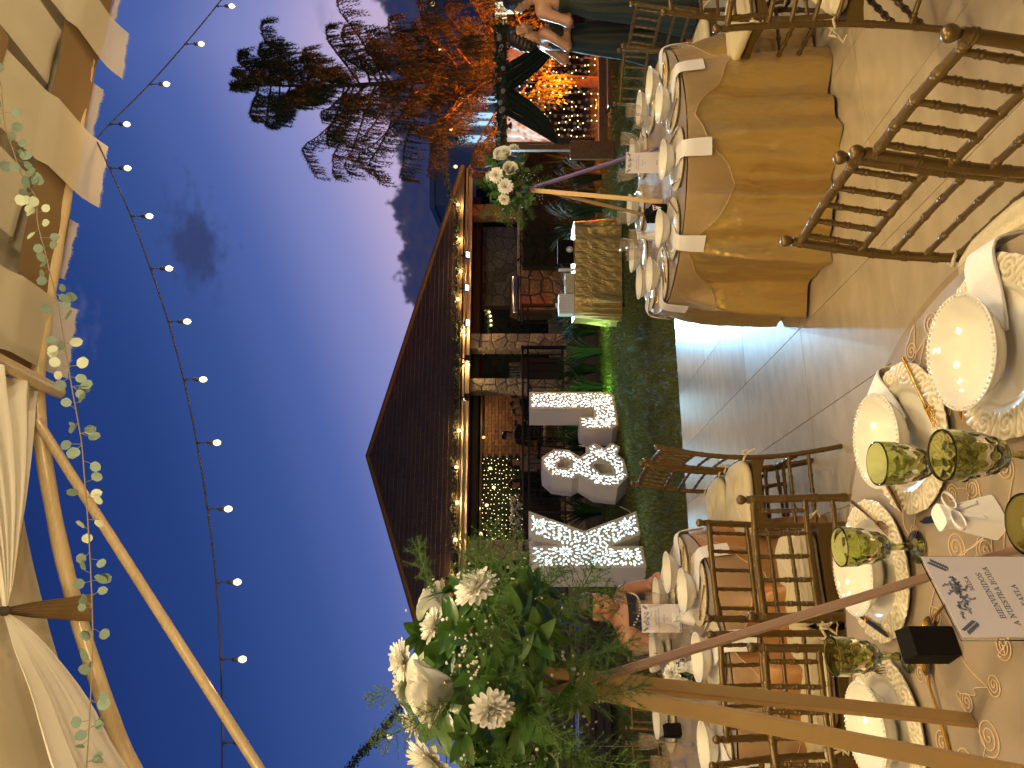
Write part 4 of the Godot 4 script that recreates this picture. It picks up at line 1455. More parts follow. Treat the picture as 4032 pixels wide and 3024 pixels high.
func kit():
	# goblet of pressed glass
	for key in ["goblet", "goblet_far"]:
		var far: bool = key == "goblet_far"
		var seg := 36 if far else 72
		var m := MB.new()
		var outer := [[0.001, 0.0], [0.034, 0.0], [0.0365, 0.002], [0.034, 0.005], [0.022, 0.009], [0.010, 0.013], [0.0075, 0.020], [0.0095, 0.026], [0.0070, 0.032], [0.0072, 0.048], [0.0095, 0.056], [0.0080, 0.060], [0.012, 0.064], [0.022, 0.069]]
		var rows := []
		for q in outer:
			rows.append(ring(q[0], q[1], seg))
		var nb := 16 if far else 34
		for j in nb + 1:
			var f := float(j) / nb
			var y := lerpf(0.072, 0.170, f)
			var r := 0.0255 + 0.0165 * pow(minf(1.0, f / 0.62), 0.6) + 0.0015 * f
			var row := PackedVector3Array()
			for k in seg:
				var a := TAU * k / seg
				var fade := smoothstep(0.0, 0.06, f) * (1.0 - smoothstep(0.70, 0.76, f))
				var p := absf(sin(4 * a + f * 9.0)) * absf(sin(4 * a - f * 9.0))
				var leafy := pow(absf(cos(4 * a)), 3.0) * absf(sin(f * 38.0 + absf(sin(4 * a)) * 7.0)) * 0.7
				row.append(Vector3(cos(a), 0, sin(a)) * (r - 0.0038 * fade * (1.0 - maxf(p, leafy))) + Vector3(0, y, 0))
			rows.append(row)
		rows.append(ring(0.0428, 0.1715, seg))
		for q in [[0.0412, 0.1712], [0.0405, 0.165], [0.0402, 0.14], [0.0380, 0.115], [0.031, 0.092], [0.018, 0.078], [0.001, 0.075]]:
			rows.append(ring(q[0], q[1], seg))
		m.grid(rows, true)
		K[key] = m.done()
	# charger plate with a carved rim
	var c := MB.new()
	c.tinted = true
	var rows := []
	var n := 168
	var radii := [0.0005, 0.05, 0.095, 0.102, 0.105, 0.108, 0.111, 0.114, 0.117, 0.1195, 0.122, 0.1255, 0.129, 0.1325, 0.136, 0.1395, 0.143, 0.1465, 0.150, 0.1535, 0.157, 0.160, 0.163, 0.1655, 0.167, 0.166, 0.15, 0.09, 0.0005]
	var cc := []
	for j in radii.size():
		var row := PackedVector3Array()
		for k in n:
			var a := TAU * k / n
			var r: float = radii[j]
			var y := 0.006
			var tone := 1.0
			if j >= 25:
				y = 0.012 if j == 25 else 0.002
			elif r > 0.1:
				y = lerpf(0.008, 0.0185, smoothstep(0.100, 0.120, r)) - 0.004 * smoothstep(0.155, 0.168, r)
				if r > 0.103 and r < 0.113:
					y += 0.0018 * sin(PI * (r - 0.103) / 0.010)
				if r > 0.118:
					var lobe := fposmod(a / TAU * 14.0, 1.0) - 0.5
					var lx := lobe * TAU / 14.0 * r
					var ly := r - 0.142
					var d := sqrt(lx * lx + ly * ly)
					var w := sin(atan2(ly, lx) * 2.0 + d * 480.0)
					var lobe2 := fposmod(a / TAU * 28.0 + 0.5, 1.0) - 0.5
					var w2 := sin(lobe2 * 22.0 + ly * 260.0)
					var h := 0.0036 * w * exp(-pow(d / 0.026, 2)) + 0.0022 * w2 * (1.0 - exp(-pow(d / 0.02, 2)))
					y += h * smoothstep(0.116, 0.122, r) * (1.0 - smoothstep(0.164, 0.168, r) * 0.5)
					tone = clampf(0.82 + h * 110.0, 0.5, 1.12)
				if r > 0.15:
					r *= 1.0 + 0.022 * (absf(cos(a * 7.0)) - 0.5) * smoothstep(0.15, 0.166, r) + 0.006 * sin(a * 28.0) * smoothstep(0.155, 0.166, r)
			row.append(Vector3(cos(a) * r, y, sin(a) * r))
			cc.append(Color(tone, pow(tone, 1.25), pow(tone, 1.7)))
		rows.append(row)
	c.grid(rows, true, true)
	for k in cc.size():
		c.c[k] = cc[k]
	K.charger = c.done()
	# bowl with a beaded rim
	var b := MB.new()
	b.lathe([Vector2(0.0005, 0.0), Vector2(0.043, 0.0), Vector2(0.046, 0.003), Vector2(0.050, 0.006), Vector2(0.078, 0.022), Vector2(0.094, 0.042), Vector2(0.0985, 0.052), Vector2(0.1055, 0.0555), Vector2(0.106, 0.0575), Vector2(0.1035, 0.0585), Vector2(0.0965, 0.0555), Vector2(0.0925, 0.046), Vector2(0.077, 0.028), Vector2(0.052, 0.013), Vector2(0.03, 0.0095), Vector2(0.0005, 0.009)], 64)
	for k in 58:
		var a := TAU * k / 58
		b.ball(Vector3(cos(a) * 0.1012, 0.0582, sin(a) * 0.1012), 0.0034, 6, 4)
	K.bowl = b.done()
	# napkin folded in four, from under the bowl over the table edge
	var np := MB.new()
	var path := [Vector3(0, 0.0215, 0.02), Vector3(0, 0.0225, 0.10), Vector3(0, 0.0255, 0.14), Vector3(0, 0.0245, 0.168), Vector3(0, 0.014, 0.190), Vector3(0, -0.012, 0.200), Vector3(0, -0.05, 0.206), Vector3(0, -0.118, 0.214)]
	path = smooth(path, 22)
	rows = []
	for j in path.size():
		var p: Vector3 = path[j]
		var tg: Vector3 = (path[min(j + 1, path.size() - 1)] - path[max(j - 1, 0)]).normalized()
		var nn := Vector3.RIGHT.cross(tg) * -1.0
		var th := 0.0030 + 0.0006 * sin(j * 0.9)
		var row := PackedVector3Array()
		var wd := 0.0435 + 0.002 * sin(j * 0.4)
		for e in [[-1, 1], [-0.35, 1.25], [0.35, 1.2], [1, 1], [1.02, 0.2], [0.98, -0.2], [1, -1], [-1, -1], [-1.02, 0], [-0.985, 0.35]]:
			row.append(p + Vector3(e[0] * wd + 0.008 * j / 22.0, 0, 0) + nn * th * e[1])
		rows.append(row)
	np.grid(rows, true)
	np.face(Array(rows[0]), Vector3(0, 0, -1))
	np.face(Array(rows[-1]), Vector3(0, -1, 0))
	K.napkin = np.done()
	# cutlery along z
	var kn := MB.new()
	kn.box(Vector3(0, 0.003, -0.055), Vector3(0.009, 0.006, 0.10), 0.002)
	kn.prism(PackedVector2Array([Vector2(-0.006, 0), Vector2(0.006, 0), Vector2(0.0085, 0.06), Vector2(0.006, 0.10), Vector2(0.0, 0.115), Vector2(-0.005, 0.10)]), -0.001, 0.001)
	var kk := MB.new()
	kk.box(Vector3(0, 0.003, -0.055), Vector3(0.009, 0.006, 0.11), 0.002)
	var bl := MB.new()
	bl.prism(PackedVector2Array([Vector2(-0.006, 0), Vector2(0.006, 0), Vector2(0.009, 0.06), Vector2(0.007, 0.10), Vector2(0.0, 0.118), Vector2(-0.006, 0.10)]), -0.0011, 0.0011)
	kk.put(bl, Transform3D(Basis(Vector3(1, 0, 0), Vector3(0, 0, 1), Vector3(0, -1, 0)), Vector3(0, 0.003, 0)))
	K.knife = kk.done()
	var fk := MB.new()
	fk.tube([Vector3(0, 0.002, -0.11), Vector3(0, 0.004, -0.04), Vector3(0, 0.006, 0.02), Vector3(0, 0.005, 0.035)], [0.0045, 0.0035, 0.0028, 0.006], 8)
	for s in 4:
		var x := -0.009 + 0.006 * s
		fk.tube([Vector3(x * 0.7, 0.004, 0.036), Vector3(x, 0.0025, 0.05), Vector3(x, 0.005, 0.085)], [0.0022, 0.0018, 0.001], 5)
	K.fork = fk.done()
	var sp := MB.new()
	sp.tube([Vector3(0, 0.002, -0.12), Vector3(0, 0.004, -0.05), Vector3(0, 0.009, 0.01), Vector3(0, 0.006, 0.03)], [0.0048, 0.0036, 0.0028, 0.004], 8)
	rows = []
	for j in 9:
		var f := j / 8.0
		var w := sqrt(maxf(0.0, 1 - pow(2 * f - 1, 2))) * 0.019 + 0.0008
		var row := PackedVector3Array()
		for k in 9:
			var g := k / 8.0 * 2 - 1
			row.append(Vector3(g * w, 0.0075 - 0.0065 * (1 - g * g) * sin(PI * f), 0.026 + f * 0.055))
		rows.append(row)
	sp.grid(rows)
	K.spoon = sp.done()

func ring(r, y, seg) -> PackedVector3Array:
	var row := PackedVector3Array()
	for k in seg:
		var a = TAU * k / seg
		row.append(Vector3(cos(a) * r, y, sin(a) * r))
	return row

# one place at a round table: cx, cw table centre in view metres, deg the seat's bearing, where says which place
func place(cx, cw, top, deg, where, rad, what, spin = 0.0):
	var a := deg_to_rad(deg)
	var out := V(cos(a), sin(a))
	var yaw := atan2(out.x, out.z)
	var at := V(cx + cos(a) * rad, cw + sin(a) * rad, top + 0.001)
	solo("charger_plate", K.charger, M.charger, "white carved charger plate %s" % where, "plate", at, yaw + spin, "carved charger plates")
	var sh := R.randf_range(-0.012, 0.012)
	solo("soup_bowl", K.bowl, M.china, "white beaded soup bowl %s" % where, "bowl", at + Vector3(0, 0.0275 if "n" in what else 0.012, 0) - out * 0.01, R.randf() * TAU, "beaded soup bowls")
	if "n" in what:
		solo("napkin", K.napkin, M.linen, "folded white napkin %s" % where, "napkin", at, yaw + sh * 3, "folded napkins")
	var side := Vector3.UP.cross(out)
	if "k" in what:
		solo("knife", K.knife, M.gold, "gold knife on charger %s" % where, "knife", at + side * 0.128 + Vector3(0, 0.021, 0), yaw + PI + 0.1, "gold knives")
	if "f" in what:
		solo("fork", K.fork, M.gold, "gold fork on charger %s" % where, "fork", at - side * 0.128 + Vector3(0, 0.021, 0), yaw + PI - 0.08, "gold forks")

func cloth(called, cx, cw, rad, top, m_skirt, m_top, l_skirt, l_top, seed_, drop = 0.16, points = 9):
	var at := V(cx, cw)
	var rn := RandomNumberGenerator.new()
	rn.seed = seed_
	var wr := FastNoiseLite.new()
	wr.seed = seed_
	wr.frequency = 1.0
	wr.fractal_type = FastNoiseLite.FRACTAL_RIDGED
	wr.fractal_octaves = 3
	var ph := []
	for k in 6:
		ph.append(rn.randf() * TAU)
	var m := MB.new()
	var rows := []
	for j in 37:
		var f := j / 36.0
		var row := PackedVector3Array()
		for k in 360:
			var a := TAU * k / 360
			var crease := wr.get_noise_3d(cos(a) * 2.2, f * 0.55, sin(a) * 2.2) + 0.5 * wr.get_noise_3d(cos(a) * 5.0 + f * 1.5, f * 1.6, sin(a) * 5.0)
			var fold := sin(a * 9 + ph[0] + 0.7 * sin(a * 2 + ph[1])) * 0.35 + 0.55 * (1.0 - 2.0 * absf(sin(a * 7 + ph[4] + 0.5 * sin(a * 3 + ph[2])))) + sin(a * 17 + ph[2] + f * 0.6) * 0.3 + sin(a * 4 + ph[3]) * 0.35 + 0.12 * sin(a * 31 + ph[4])
			var r: float = rad + 0.004 + 0.050 * pow(f, 0.8) + (0.088 * fold * smoothstep(0.0, 0.55, f) + 0.016 * crease * smoothstep(0.0, 0.3, f))
			row.append(Vector3(cos(a) * r, lerpf(top - 0.008, 0.014 + 0.010 * sin(a * 9 + ph[5]), f), sin(a) * r))
		rows.append(row)
	m.grid(rows, true, true)
	var cap := MB.new()
	var c = thing(called, l_skirt, "tablecloth", at)
	part("skirt", m, m_skirt, c)
	var ct := []
	for q in [0.0, 0.4, 0.75, 0.94, 0.985, 1.0]:
		ct.append(Vector2(max(0.001, rad * q), top - (0.0045 if q < 0.95 else 0.007)))
	ct.reverse()
	cap.lathe(ct, 96)
	part("top", cap, m_skirt, c)
	# overlay: a sheet on the top whose hem falls over the edge in points
	var o = thing("organza_overlay", l_top, "tablecloth", at)
	var tm := MB.new()
	var tr := []
	for q in [1.0, 0.9, 0.7, 0.5, 0.3, 0.1, 0.0]:
		var row := PackedVector3Array()
		for k in 144:
			var a := TAU * k / 144
			var r: float = max(0.001, (rad + 0.004) * q)
			row.append(Vector3(cos(a) * r, top - 0.001 + 0.0016 * sin(a * 13 + q * 9 + ph[1]) * sin(q * 7 + a * 5 + ph[2]) * smoothstep(0.0, 0.2, q), sin(a) * r))
		tr.append(row)
	tm.grid(tr, true)
	part("top", tm, m_top, o)
	var hm := MB.new()
	var hr := []
	for j in 7:
		var f := j / 6.0
		var row := PackedVector3Array()
		for k in 240:
			var a := TAU * k / 240
			var tri := absf(fposmod(a / TAU * points + ph[3], 1.0) * 2 - 1)
			var d: float = drop * (0.10 + 0.95 * tri + 0.05 * sin(a * 21 + ph[4]))
			var fold := sin(a * 9 + ph[0] + 0.7 * sin(a * 2 + ph[1])) * 0.5 + sin(a * 23 + ph[2]) * 0.22
			var hh: float = d * f
			var sf: float = hh / top
			var sfold := sin(a * 9 + ph[0] + 0.7 * sin(a * 2 + ph[1])) * 0.35 + 0.55 * (1.0 - 2.0 * absf(sin(a * 7 + ph[4] + 0.5 * sin(a * 3 + ph[2])))) + sin(a * 17 + ph[2] + sf * 0.6) * 0.3 + sin(a * 4 + ph[3]) * 0.35 + 0.12 * sin(a * 31 + ph[4])
			var r: float = rad + 0.021 + 0.050 * pow(sf, 0.8) + 0.088 * sfold * smoothstep(0.0, 0.55, sf) + 0.010 * sf + 0.006 * fold * f
			row.append(Vector3(cos(a) * r, top - 0.002 - hh, sin(a) * r))
		hr.append(row)
	hm.grid(hr, true, true)
	part("hem_drop", hm, M.organza, o)
	var ed := MB.new()
	var ep := Array(hr[6])
	ep.append(ep[0])
	ed.tube(ep, 0.0018, 4, false)
	part("hem_edge", ed, M.cord, o)
	return o

func swirl(m: MB, at: Vector3, r: float, a0: float):
	var pts := []
	var n := 44
	for k in n + 1:
		var f := k / float(n)
		var a := a0 + f * TAU * 2.6
		pts.append(at + Vector3(cos(a), 0, sin(a)) * r * pow(f, 0.85) + Vector3(0, 0.0006, 0))
	m.tube(pts, 0.00125, 5)
	return pts[-1]

func goblet(X, Y, w, kind, label):
	var at := P(X, Y, w)
	at.y = 0.766
	return solo("goblet", K.goblet if kind == "green" else K.goblet_far, M.green_glass if kind == "green" else M.amber_glass, label, "goblet", at, R.randf() * TAU, "green glass goblets" if kind == "green" else "amber glass goblets")

func tables():
	var T := 0.765
	kit()
	# the near table
	var o = cloth("gold_tablecloth", -0.52, 1.24, 0.78, T, M.satin, M.taupe, "gold satin tablecloth under the near table's taupe overlay", "taupe organza overlay with cord swirls on the near table", 4, 0.15, 8)
	var em := MB.new()
	var px := [[868, 3765, 0.034], [856, 3881, 0.030], [601, 3686, 0.024], [327, 3914, 0.022], [261, 3808, 0.022], [121, 3893, 0.036], [97, 3711, 0.030], [1080, 3750, 0.02], [1100, 3830, 0.022], [700, 3900, 0.026], [480, 3950, 0.026], [1180, 3960, 0.025], [20, 3800, 0.03], [1640, 3590, 0.026], [1745, 3665, 0.032], [930, 3600, 0.018], [1200, 3560, 0.02]]
	var prev = null
	for q in px:
		var at := P(q[0], q[1], 0.885 * 3000 / (q[1] - 2016.0))
		at = at - V(-0.52, 1.24)
		at.y = T
		var e = swirl(em, at, q[2], R.randf() * TAU)
		if prev != null and e.distance_to(prev) < 0.45:
			var md: Vector3 = (e + prev) / 2
			em.tube(smooth([e, e.lerp(md, 0.6) + Vector3(R.randf_range(-0.03, 0.03), 0, R.randf_range(-0.03, 0.03)), md.lerp(prev, 0.5) + Vector3(R.randf_range(-0.03, 0.03), 0, R.randf_range(-0.03, 0.03)), prev], 18), 0.0011, 5)
		prev = e
	for k in 26:
		var a := R.randf() * TAU
		var r := R.randf_range(0.1, 0.72)
		swirl(em, Vector3(cos(a) * r, T, sin(a) * r), R.randf_range(0.016, 0.03), R.randf() * TAU)
	part("embroidery", em, M.cord, o)
	var i := 0
	for q in [[12, "at the near table's right, nearest the viewer"], [48, "at the near table behind the two green goblets"], [83, "at the near table crossed by the copper bar"], [118, "at the near table behind the gold bars on the left"], [154, "at the far left of the near table, mostly out of view"]]:
		place(-0.52, 1.24, T, q[0], q[1], 0.60, "nkf" if i < 2 else "kf")
		i += 1
	goblet(1199, 3500, 1.49, "green", "green goblet before the second bowl, left of the nearest goblet")
	goblet(1232, 3800, 1.265, "green", "largest green goblet before the nearest bowl on the right")
	goblet(871, 3631, 1.66, "green", "green goblet beside the top of the menu card")
	goblet(440, 3570, 1.70, "green", "green goblet behind the black favour box")
	goblet(960, 3900, 1.06, "green", "green goblet cut off by the lower edge beside the white box")
	for q in [[400, 3656, 205, 3704, "gold spoon lying right of the thick tripod bar"], [560, 3670, 660, 3740, "gold spoon half under the menu card"]]:
		var a := P(q[0], q[1], 0.882 * 3000 / (q[1] - 2016.0))
		var b := P(q[2], q[3], 0.882 * 3000 / (q[3] - 2016.0))
		var d := a - b
		var s = solo("spoon", K.spoon, M.gold, q[4], "spoon", Vector3((a.x + b.x) / 2, T + 0.002, (a.z + b.z) / 2), atan2(d.x, d.z), "gold spoons")
	for q in [[985, 3690, 1010, 3800, "gold knife lying behind the white favour box"]]:
		var a := P(q[0], q[1], 0.882 * 3000 / (q[1] - 2016.0))
		var b := P(q[2], q[3], 0.882 * 3000 / (q[3] - 2016.0))
		var d := a - b
		solo("knife", K.knife, M.gold, q[4], "knife", Vector3((a.x + b.x) / 2, T + 0.002, (a.z + b.z) / 2), atan2(d.x, d.z), "gold knives")
	menu(V(-0.287, 1.267, T), V(-0.383, 1.149, T), 0.205, "acrylic menu card with grey foliage print on the near table", true)
	black_box(V(-0.526, 1.535, T), 0.35, 0.058, 0.105, "black favour box standing before a green goblet on the near table", false)
	white_box(V(-0.245, 1.40, T), 0.5, 0.062, "white favour box with a looped ribbon on the near table's right")
	# the right table
	cloth("gold_tablecloth", 1.19, 4.62, 0.76, T, M.satin, M.taupe, "gold satin tablecloth of the right table, hanging in folds to the floor", "taupe organza overlay with pointed hem on the right table", 9, 0.25, 7)
	var names := {-90: "in the front middle of the right table", -126: "at the right table before the black box", -54: "in front at the right table, right of the middle", -18: "at the right table's right end, front", 18: "at the right table's right end, behind", 54: "at the right table's far side towards the women", 90: "on the far side of the right table behind the menu card", 126: "at the right table's far left by the goblets", 162: "at the right table's left end, behind", -162: "at the right table's left end, front"}
	for d in names:
		place(1.19, 4.62, T, d, names[d], 0.59, "nkf" if d in [-90, -126, -162, -54, -18] else "nf")
	var gi := 0
	for q in [[2590, 4.75, "on the right table before the nearer far bowl"], [2549, 4.42, "on the right table left of the stacked bowls"], [2477, 4.97, "farther right behind the purple bar"], [2452, 4.37, "before the foot of the purple bar"], [2335, 5.10, "behind the menu card of the right table"], [2268, 4.25, "at the foot of the gold bar left of the menu card"], [2165, 5.15, "behind the black favour box, standing alone"], [2092, 4.62, "left of the black favour box, in front"], [2060, 5.0, "behind the left pair of the right table"], [2027, 4.73, "leftmost of the right table"]]:
		goblet(q[0], 2600, q[1], "amber", "amber cut glass goblet %s" % q[2])
	menu(V(1.37, 4.50, T), V(1.252, 4.53, T), 0.21, "acrylic menu card standing on the right table", false)
	black_box(V(0.985, 4.36, T), 0.25, 0.066, 0.10, "black favour box with white shirt front and bow tie on the right table", true)
	black_box(V(1.02, 4.62, T), 0.7, 0.07, 0.085, "plain black favour box behind the bow tie box", false, true)
	white_box(V(1.36, 4.62, T), 0.4, 0.06, "white favour box beside a goblet at the purple bar")
	white_box(V(0.92, 4.75, T), 1.2, 0.06, "white favour box among the left goblets of the right table")
	# the left table
	cloth("gold_tablecloth", -1.52, 3.76, 0.76, T, M.rust_satin, M.taupe, "rust gold satin tablecloth of the left table behind the chairs", "taupe organza overlay on the left table", 14, 0.22, 7)
	var nl := {18: "at the left table's right end", -18: "at the left table before its right end", -54: "at the left table beyond the copper bar", -90: "at the left table beside the tripod's left bars", 54: "on the left table by the seated woman", 90: "on the far side of the left table behind the bars", 126: "at the far left of the left table"}
	for d in nl:
		place(-1.52, 3.76, T, d, nl[d], 0.585, "nkf" if d < 50 else "n")
	for q in [[661, 4.04, "on the left table before the seated woman"], [632, 4.35, "behind another goblet by the woman's shoulder"], [538, 3.75, "before the left table's menu card"], [321, 3.43, "between the copper bar and the gold bars"], [104, 4.25, "on the left table's far left"], [64, 3.58, "on the left table's near left, left of the bars"], [12, 3.9, "at the left edge on the left table"], [470, 4.5, "behind the left table's menu card"]]:
		goblet(q[0], 2600, q[1], "amber", "amber cut glass goblet %s" % q[2])
	menu(V(-1.16, 4.02, T), V(-1.30, 3.98, T), 0.205, "acrylic menu card behind the copper bar on the left table", false)
	white_box(V(-1.14, 3.72, T), 0.3, 0.062, "white favour box with ears of ribbon before the gold tumbler")
	white_box(V(-1.32, 3.55, T), 0.9, 0.062, "white favour box with ribbon under the copper bar on the left table")
	black_box(V(-1.82, 4.0, T), 0.4, 0.06, 0.09, "black favour box on the left table behind the goblets", false)
	# gold tumbler with straws
	var tu = thing("tumbler", "gold tumbler with two gold straws before the seated woman", "tumbler", V(-1.25, 4.10, T + 0.001))
	var tm := MB.new()
	tm.lathe([Vector2(0.001, 0), Vector2(0.036, 0), Vector2(0.048, 0.145), Vector2(0.050, 0.146), Vector2(0.050, 0.153), Vector2(0.044, 0.153), Vector2(0.034, 0.006), Vector2(0.001, 0.006)], 24)
	part("cup", tm, M.gold, tu)
	for k in 2:
		var st := MB.new()
		st.tube([Vector3(0.01, 0.01, 0), Vector3(-0.03 + 0.05 * k, 0.235, 0.02 - 0.03 * k)], 0.0035, 6)
		part("straw", st, M.gold, tu)
	gift_table()

func menu(a: Vector3, b: Vector3, h: float, label, near):
	var d := a - b                      # b is the left end of its face, a the right
	var W := d.length()
	var yaw := atan2(-d.z, d.x)
	var t = thing("menu_card", label, "menu card", (a + b) / 2 + Vector3(0, 0.001, 0), yaw)
	part("acrylic_back", block(Vector3(0, h / 2, -0.003), Vector3(W + 0.006, h + 0.004, 0.003), 0.0008), M.clear_glass, t)
	part("acrylic_foot", block(Vector3(0, 0.0025, 0.02), Vector3(W + 0.006, 0.003, 0.06), 0.0008), M.clear_glass, t)
	var pm := MB.new()
	pm.box(Vector3(0, h / 2 + 0.002, 0.0), Vector3(W - 0.002, h - 0.006, 0.0012))
	if not M.has("paper"):
		mat("paper", Color(0.72, 0.66, 0.68), 0.6)
		mat("ink", Color(0.11, 0.12, 0.17), 0.8)
		mat("ink_grey", Color(0.24, 0.27, 0.33), 0.8)
	part("card", pm, M.paper, t)
	# print: sprays of foliage along the top, then lines of serif lettering
	var pr := MB.new()
	var pg := MB.new()
	var s := W / 0.152
	for k in 30:
		var x := R.randf_range(-0.036, 0.036) * s
		var y := h - (0.030 + R.randf_range(-0.012, 0.013)) * s
		var n := 5 if near else 4
		var an := R.randf() * TAU
		for z in n:
			var aa := an + z * 0.55 - 0.9
			var o := Vector3(x, y, 0.0009) + Vector3(cos(an), sin(an), 0) * 0.0016 * s * z
			var dd := Vector3(cos(aa), sin(aa), 0) * 0.0085 * s * R.randf_range(0.6, 1.1)
			var sd := Vector3(-dd.y, dd.x, 0) * 0.22
			var mm: MB = pr if R.randf() < 0.4 else pg
			mm.quad(o, o + dd * 0.5 + sd, o + dd, o + dd * 0.5 - sd)
	for e in [-1, 1]:
		for z in 7:
			var f := z / 6.0
			var o := Vector3(e * (0.048 + 0.014 * f) * s, h - (0.034 - 0.020 * f) * s, 0.0009)
			for q in [-1, 1]:
				var aa: float = (PI / 4 if e > 0 else PI * 0.75) + q * 0.75
				var dd := Vector3(cos(aa), sin(aa), 0) * 0.010 * s
				var sd := Vector3(-dd.y, dd.x, 0) * 0.25
				pr.quad(o, o + dd * 0.5 + sd, o + dd, o + dd * 0.5 - sd)
	part("print", pr, M.ink, t)
	part("pale_print", pg, M.ink_grey, t)
	var font := SystemFont.new()
	font.font_names = PackedStringArray(["Droid Serif"])
	for q in [["MESA", 0.055, 0.0075, 0.022], ["BIENVENIDOS", 0.079, 0.0095, 0.0], ["A NUESTRA BODA", 0.095, 0.0095, 0.0], ["KAYLA", 0.124, 0.009, 0.0], ["&", 0.140, 0.009, 0.0]]:
		var tx := TextMesh.new()
		tx.text = q[0]
		tx.font = font
		tx.font_size = 24
		tx.depth = 0.0002
		tx.pixel_size = q[2] * s / 18.0
		tx.curve_step = 2.0
		part("lettering", tx, M.ink, t, Transform3D(Basis.IDENTITY, Vector3(q[3] * s, h - (q[1]) * s, 0.0009)))
	# little leaf spray at the foot of the card
	var ls := MB.new()
	for z in 7:
		for q in [-1, 1]:
			var o := Vector3(-0.012 + 0.004 * z, 0.030 * s, 0.0009)
			var dd := Vector3(0.005, 0.006 * q, 0) * s
			ls.quad(o, o + dd * 0.5 + Vector3(0, 0.0015, 0), o + dd, o + dd * 0.5 - Vector3(0, 0.0015, 0))
	part("small_print", ls, M.ink, t)

func black_box(at: Vector3, yaw, w, h, label, tux, toppled = false):
	var t = thing("favour_box", label, "favour box", at + Vector3(0, 0.001, 0), yaw)
	if toppled:
		h *= 0.95
	var m := MB.new()
	m.box(Vector3(0, h * 0.42, 0), Vector3(w, h * 0.84, w), 0.0015)
	part("box", m, M.black_card, t)
	var l := MB.new()
	var y = h * 0.84
	var e = w / 2
	l.quad(Vector3(-e, y, e), Vector3(e, y, e), Vector3(e, h, 0), Vector3(-e, h, 0))
	l.quad(Vector3(e, y, -e), Vector3(-e, y, -e), Vector3(-e, h, 0), Vector3(e, h, 0))
	l.tri(Vector3(-e, y, -e), Vector3(-e, y, e), Vector3(-e, h, 0))
	l.tri(Vector3(e, y, e), Vector3(e, y, -e), Vector3(e, h, 0))
	part("folded_lid", l, M.black_card, t)
	if tux:
		var sh := MB.new()
		var z = e + 0.0006
		sh.face([Vector3(-0.022, h * 0.84, z), Vector3(0.022, h * 0.84, z), Vector3(0.0, h * 0.32, z)], Vector3(0, 0, 1))
		part("shirt_front", sh, M.white_card, t)
		var bt := MB.new()
		z += 0.001
		bt.face([Vector3(-0.012, h * 0.80, z), Vector3(-0.012, h * 0.64, z), Vector3(0, h * 0.71, z), Vector3(0, h * 0.73, z)], Vector3(0, 0, 1))
		bt.face([Vector3(0.012, h * 0.80, z), Vector3(0.012, h * 0.64, z), Vector3(0, h * 0.71, z), Vector3(0, h * 0.73, z)], Vector3(0, 0, 1))
		part("bow_tie", bt, M.black_card, t)

func white_box(at: Vector3, yaw, w, label):
	# a little gown: a flared white box with a ribbon bow on its waist
	var t = thing("gown_box", label, "favour box", at + Vector3(0, 0.001, 0), yaw)
	var m := MB.new()
	var rows := []
	for q in [[1.0, 0.0], [0.98, 0.004], [0.70, 0.05], [0.48, 0.075], [0.58, 0.092], [0.62, 0.100]]:
		var row := PackedVector3Array()
		for k in 16:
			var a := TAU * k / 16
			var c := signf(cos(a)) * pow(absf(cos(a)), 0.55)
			var s := signf(sin(a)) * pow(absf(sin(a)), 0.55)
			row.append(Vector3(c * w / 2 * q[0] * 1.25, q[1], s * w / 2 * q[0]))
		rows.append(row)
	m.grid(rows, true)
	m.face(Array(rows[0]), Vector3.DOWN)
	m.face(Array(rows[-1]), Vector3.UP)
	part("box", m, M.white_card, t)
	var b := MB.new()
	for s in [-1.0, 1.0]:
		var r := []
		for j in 13:
			var a := TAU * j / 12
			var p := Vector3(s * (0.021 - 0.021 * cos(a)), 0.08 + 0.011 * sin(a), w * 0.27)
			r.append(PackedVector3Array([p, p + Vector3(0, 0.002, 0.008)]))
		b.grid(r)
		b.quad(Vector3(0, 0.08, w * 0.28), Vector3(s * 0.008, 0.08, w * 0.29), Vector3(s * 0.022, 0.035, w * 0.42), Vector3(s * 0.012, 0.035, w * 0.42))
	part("ribbon_bow", b, M.ribbon, t)

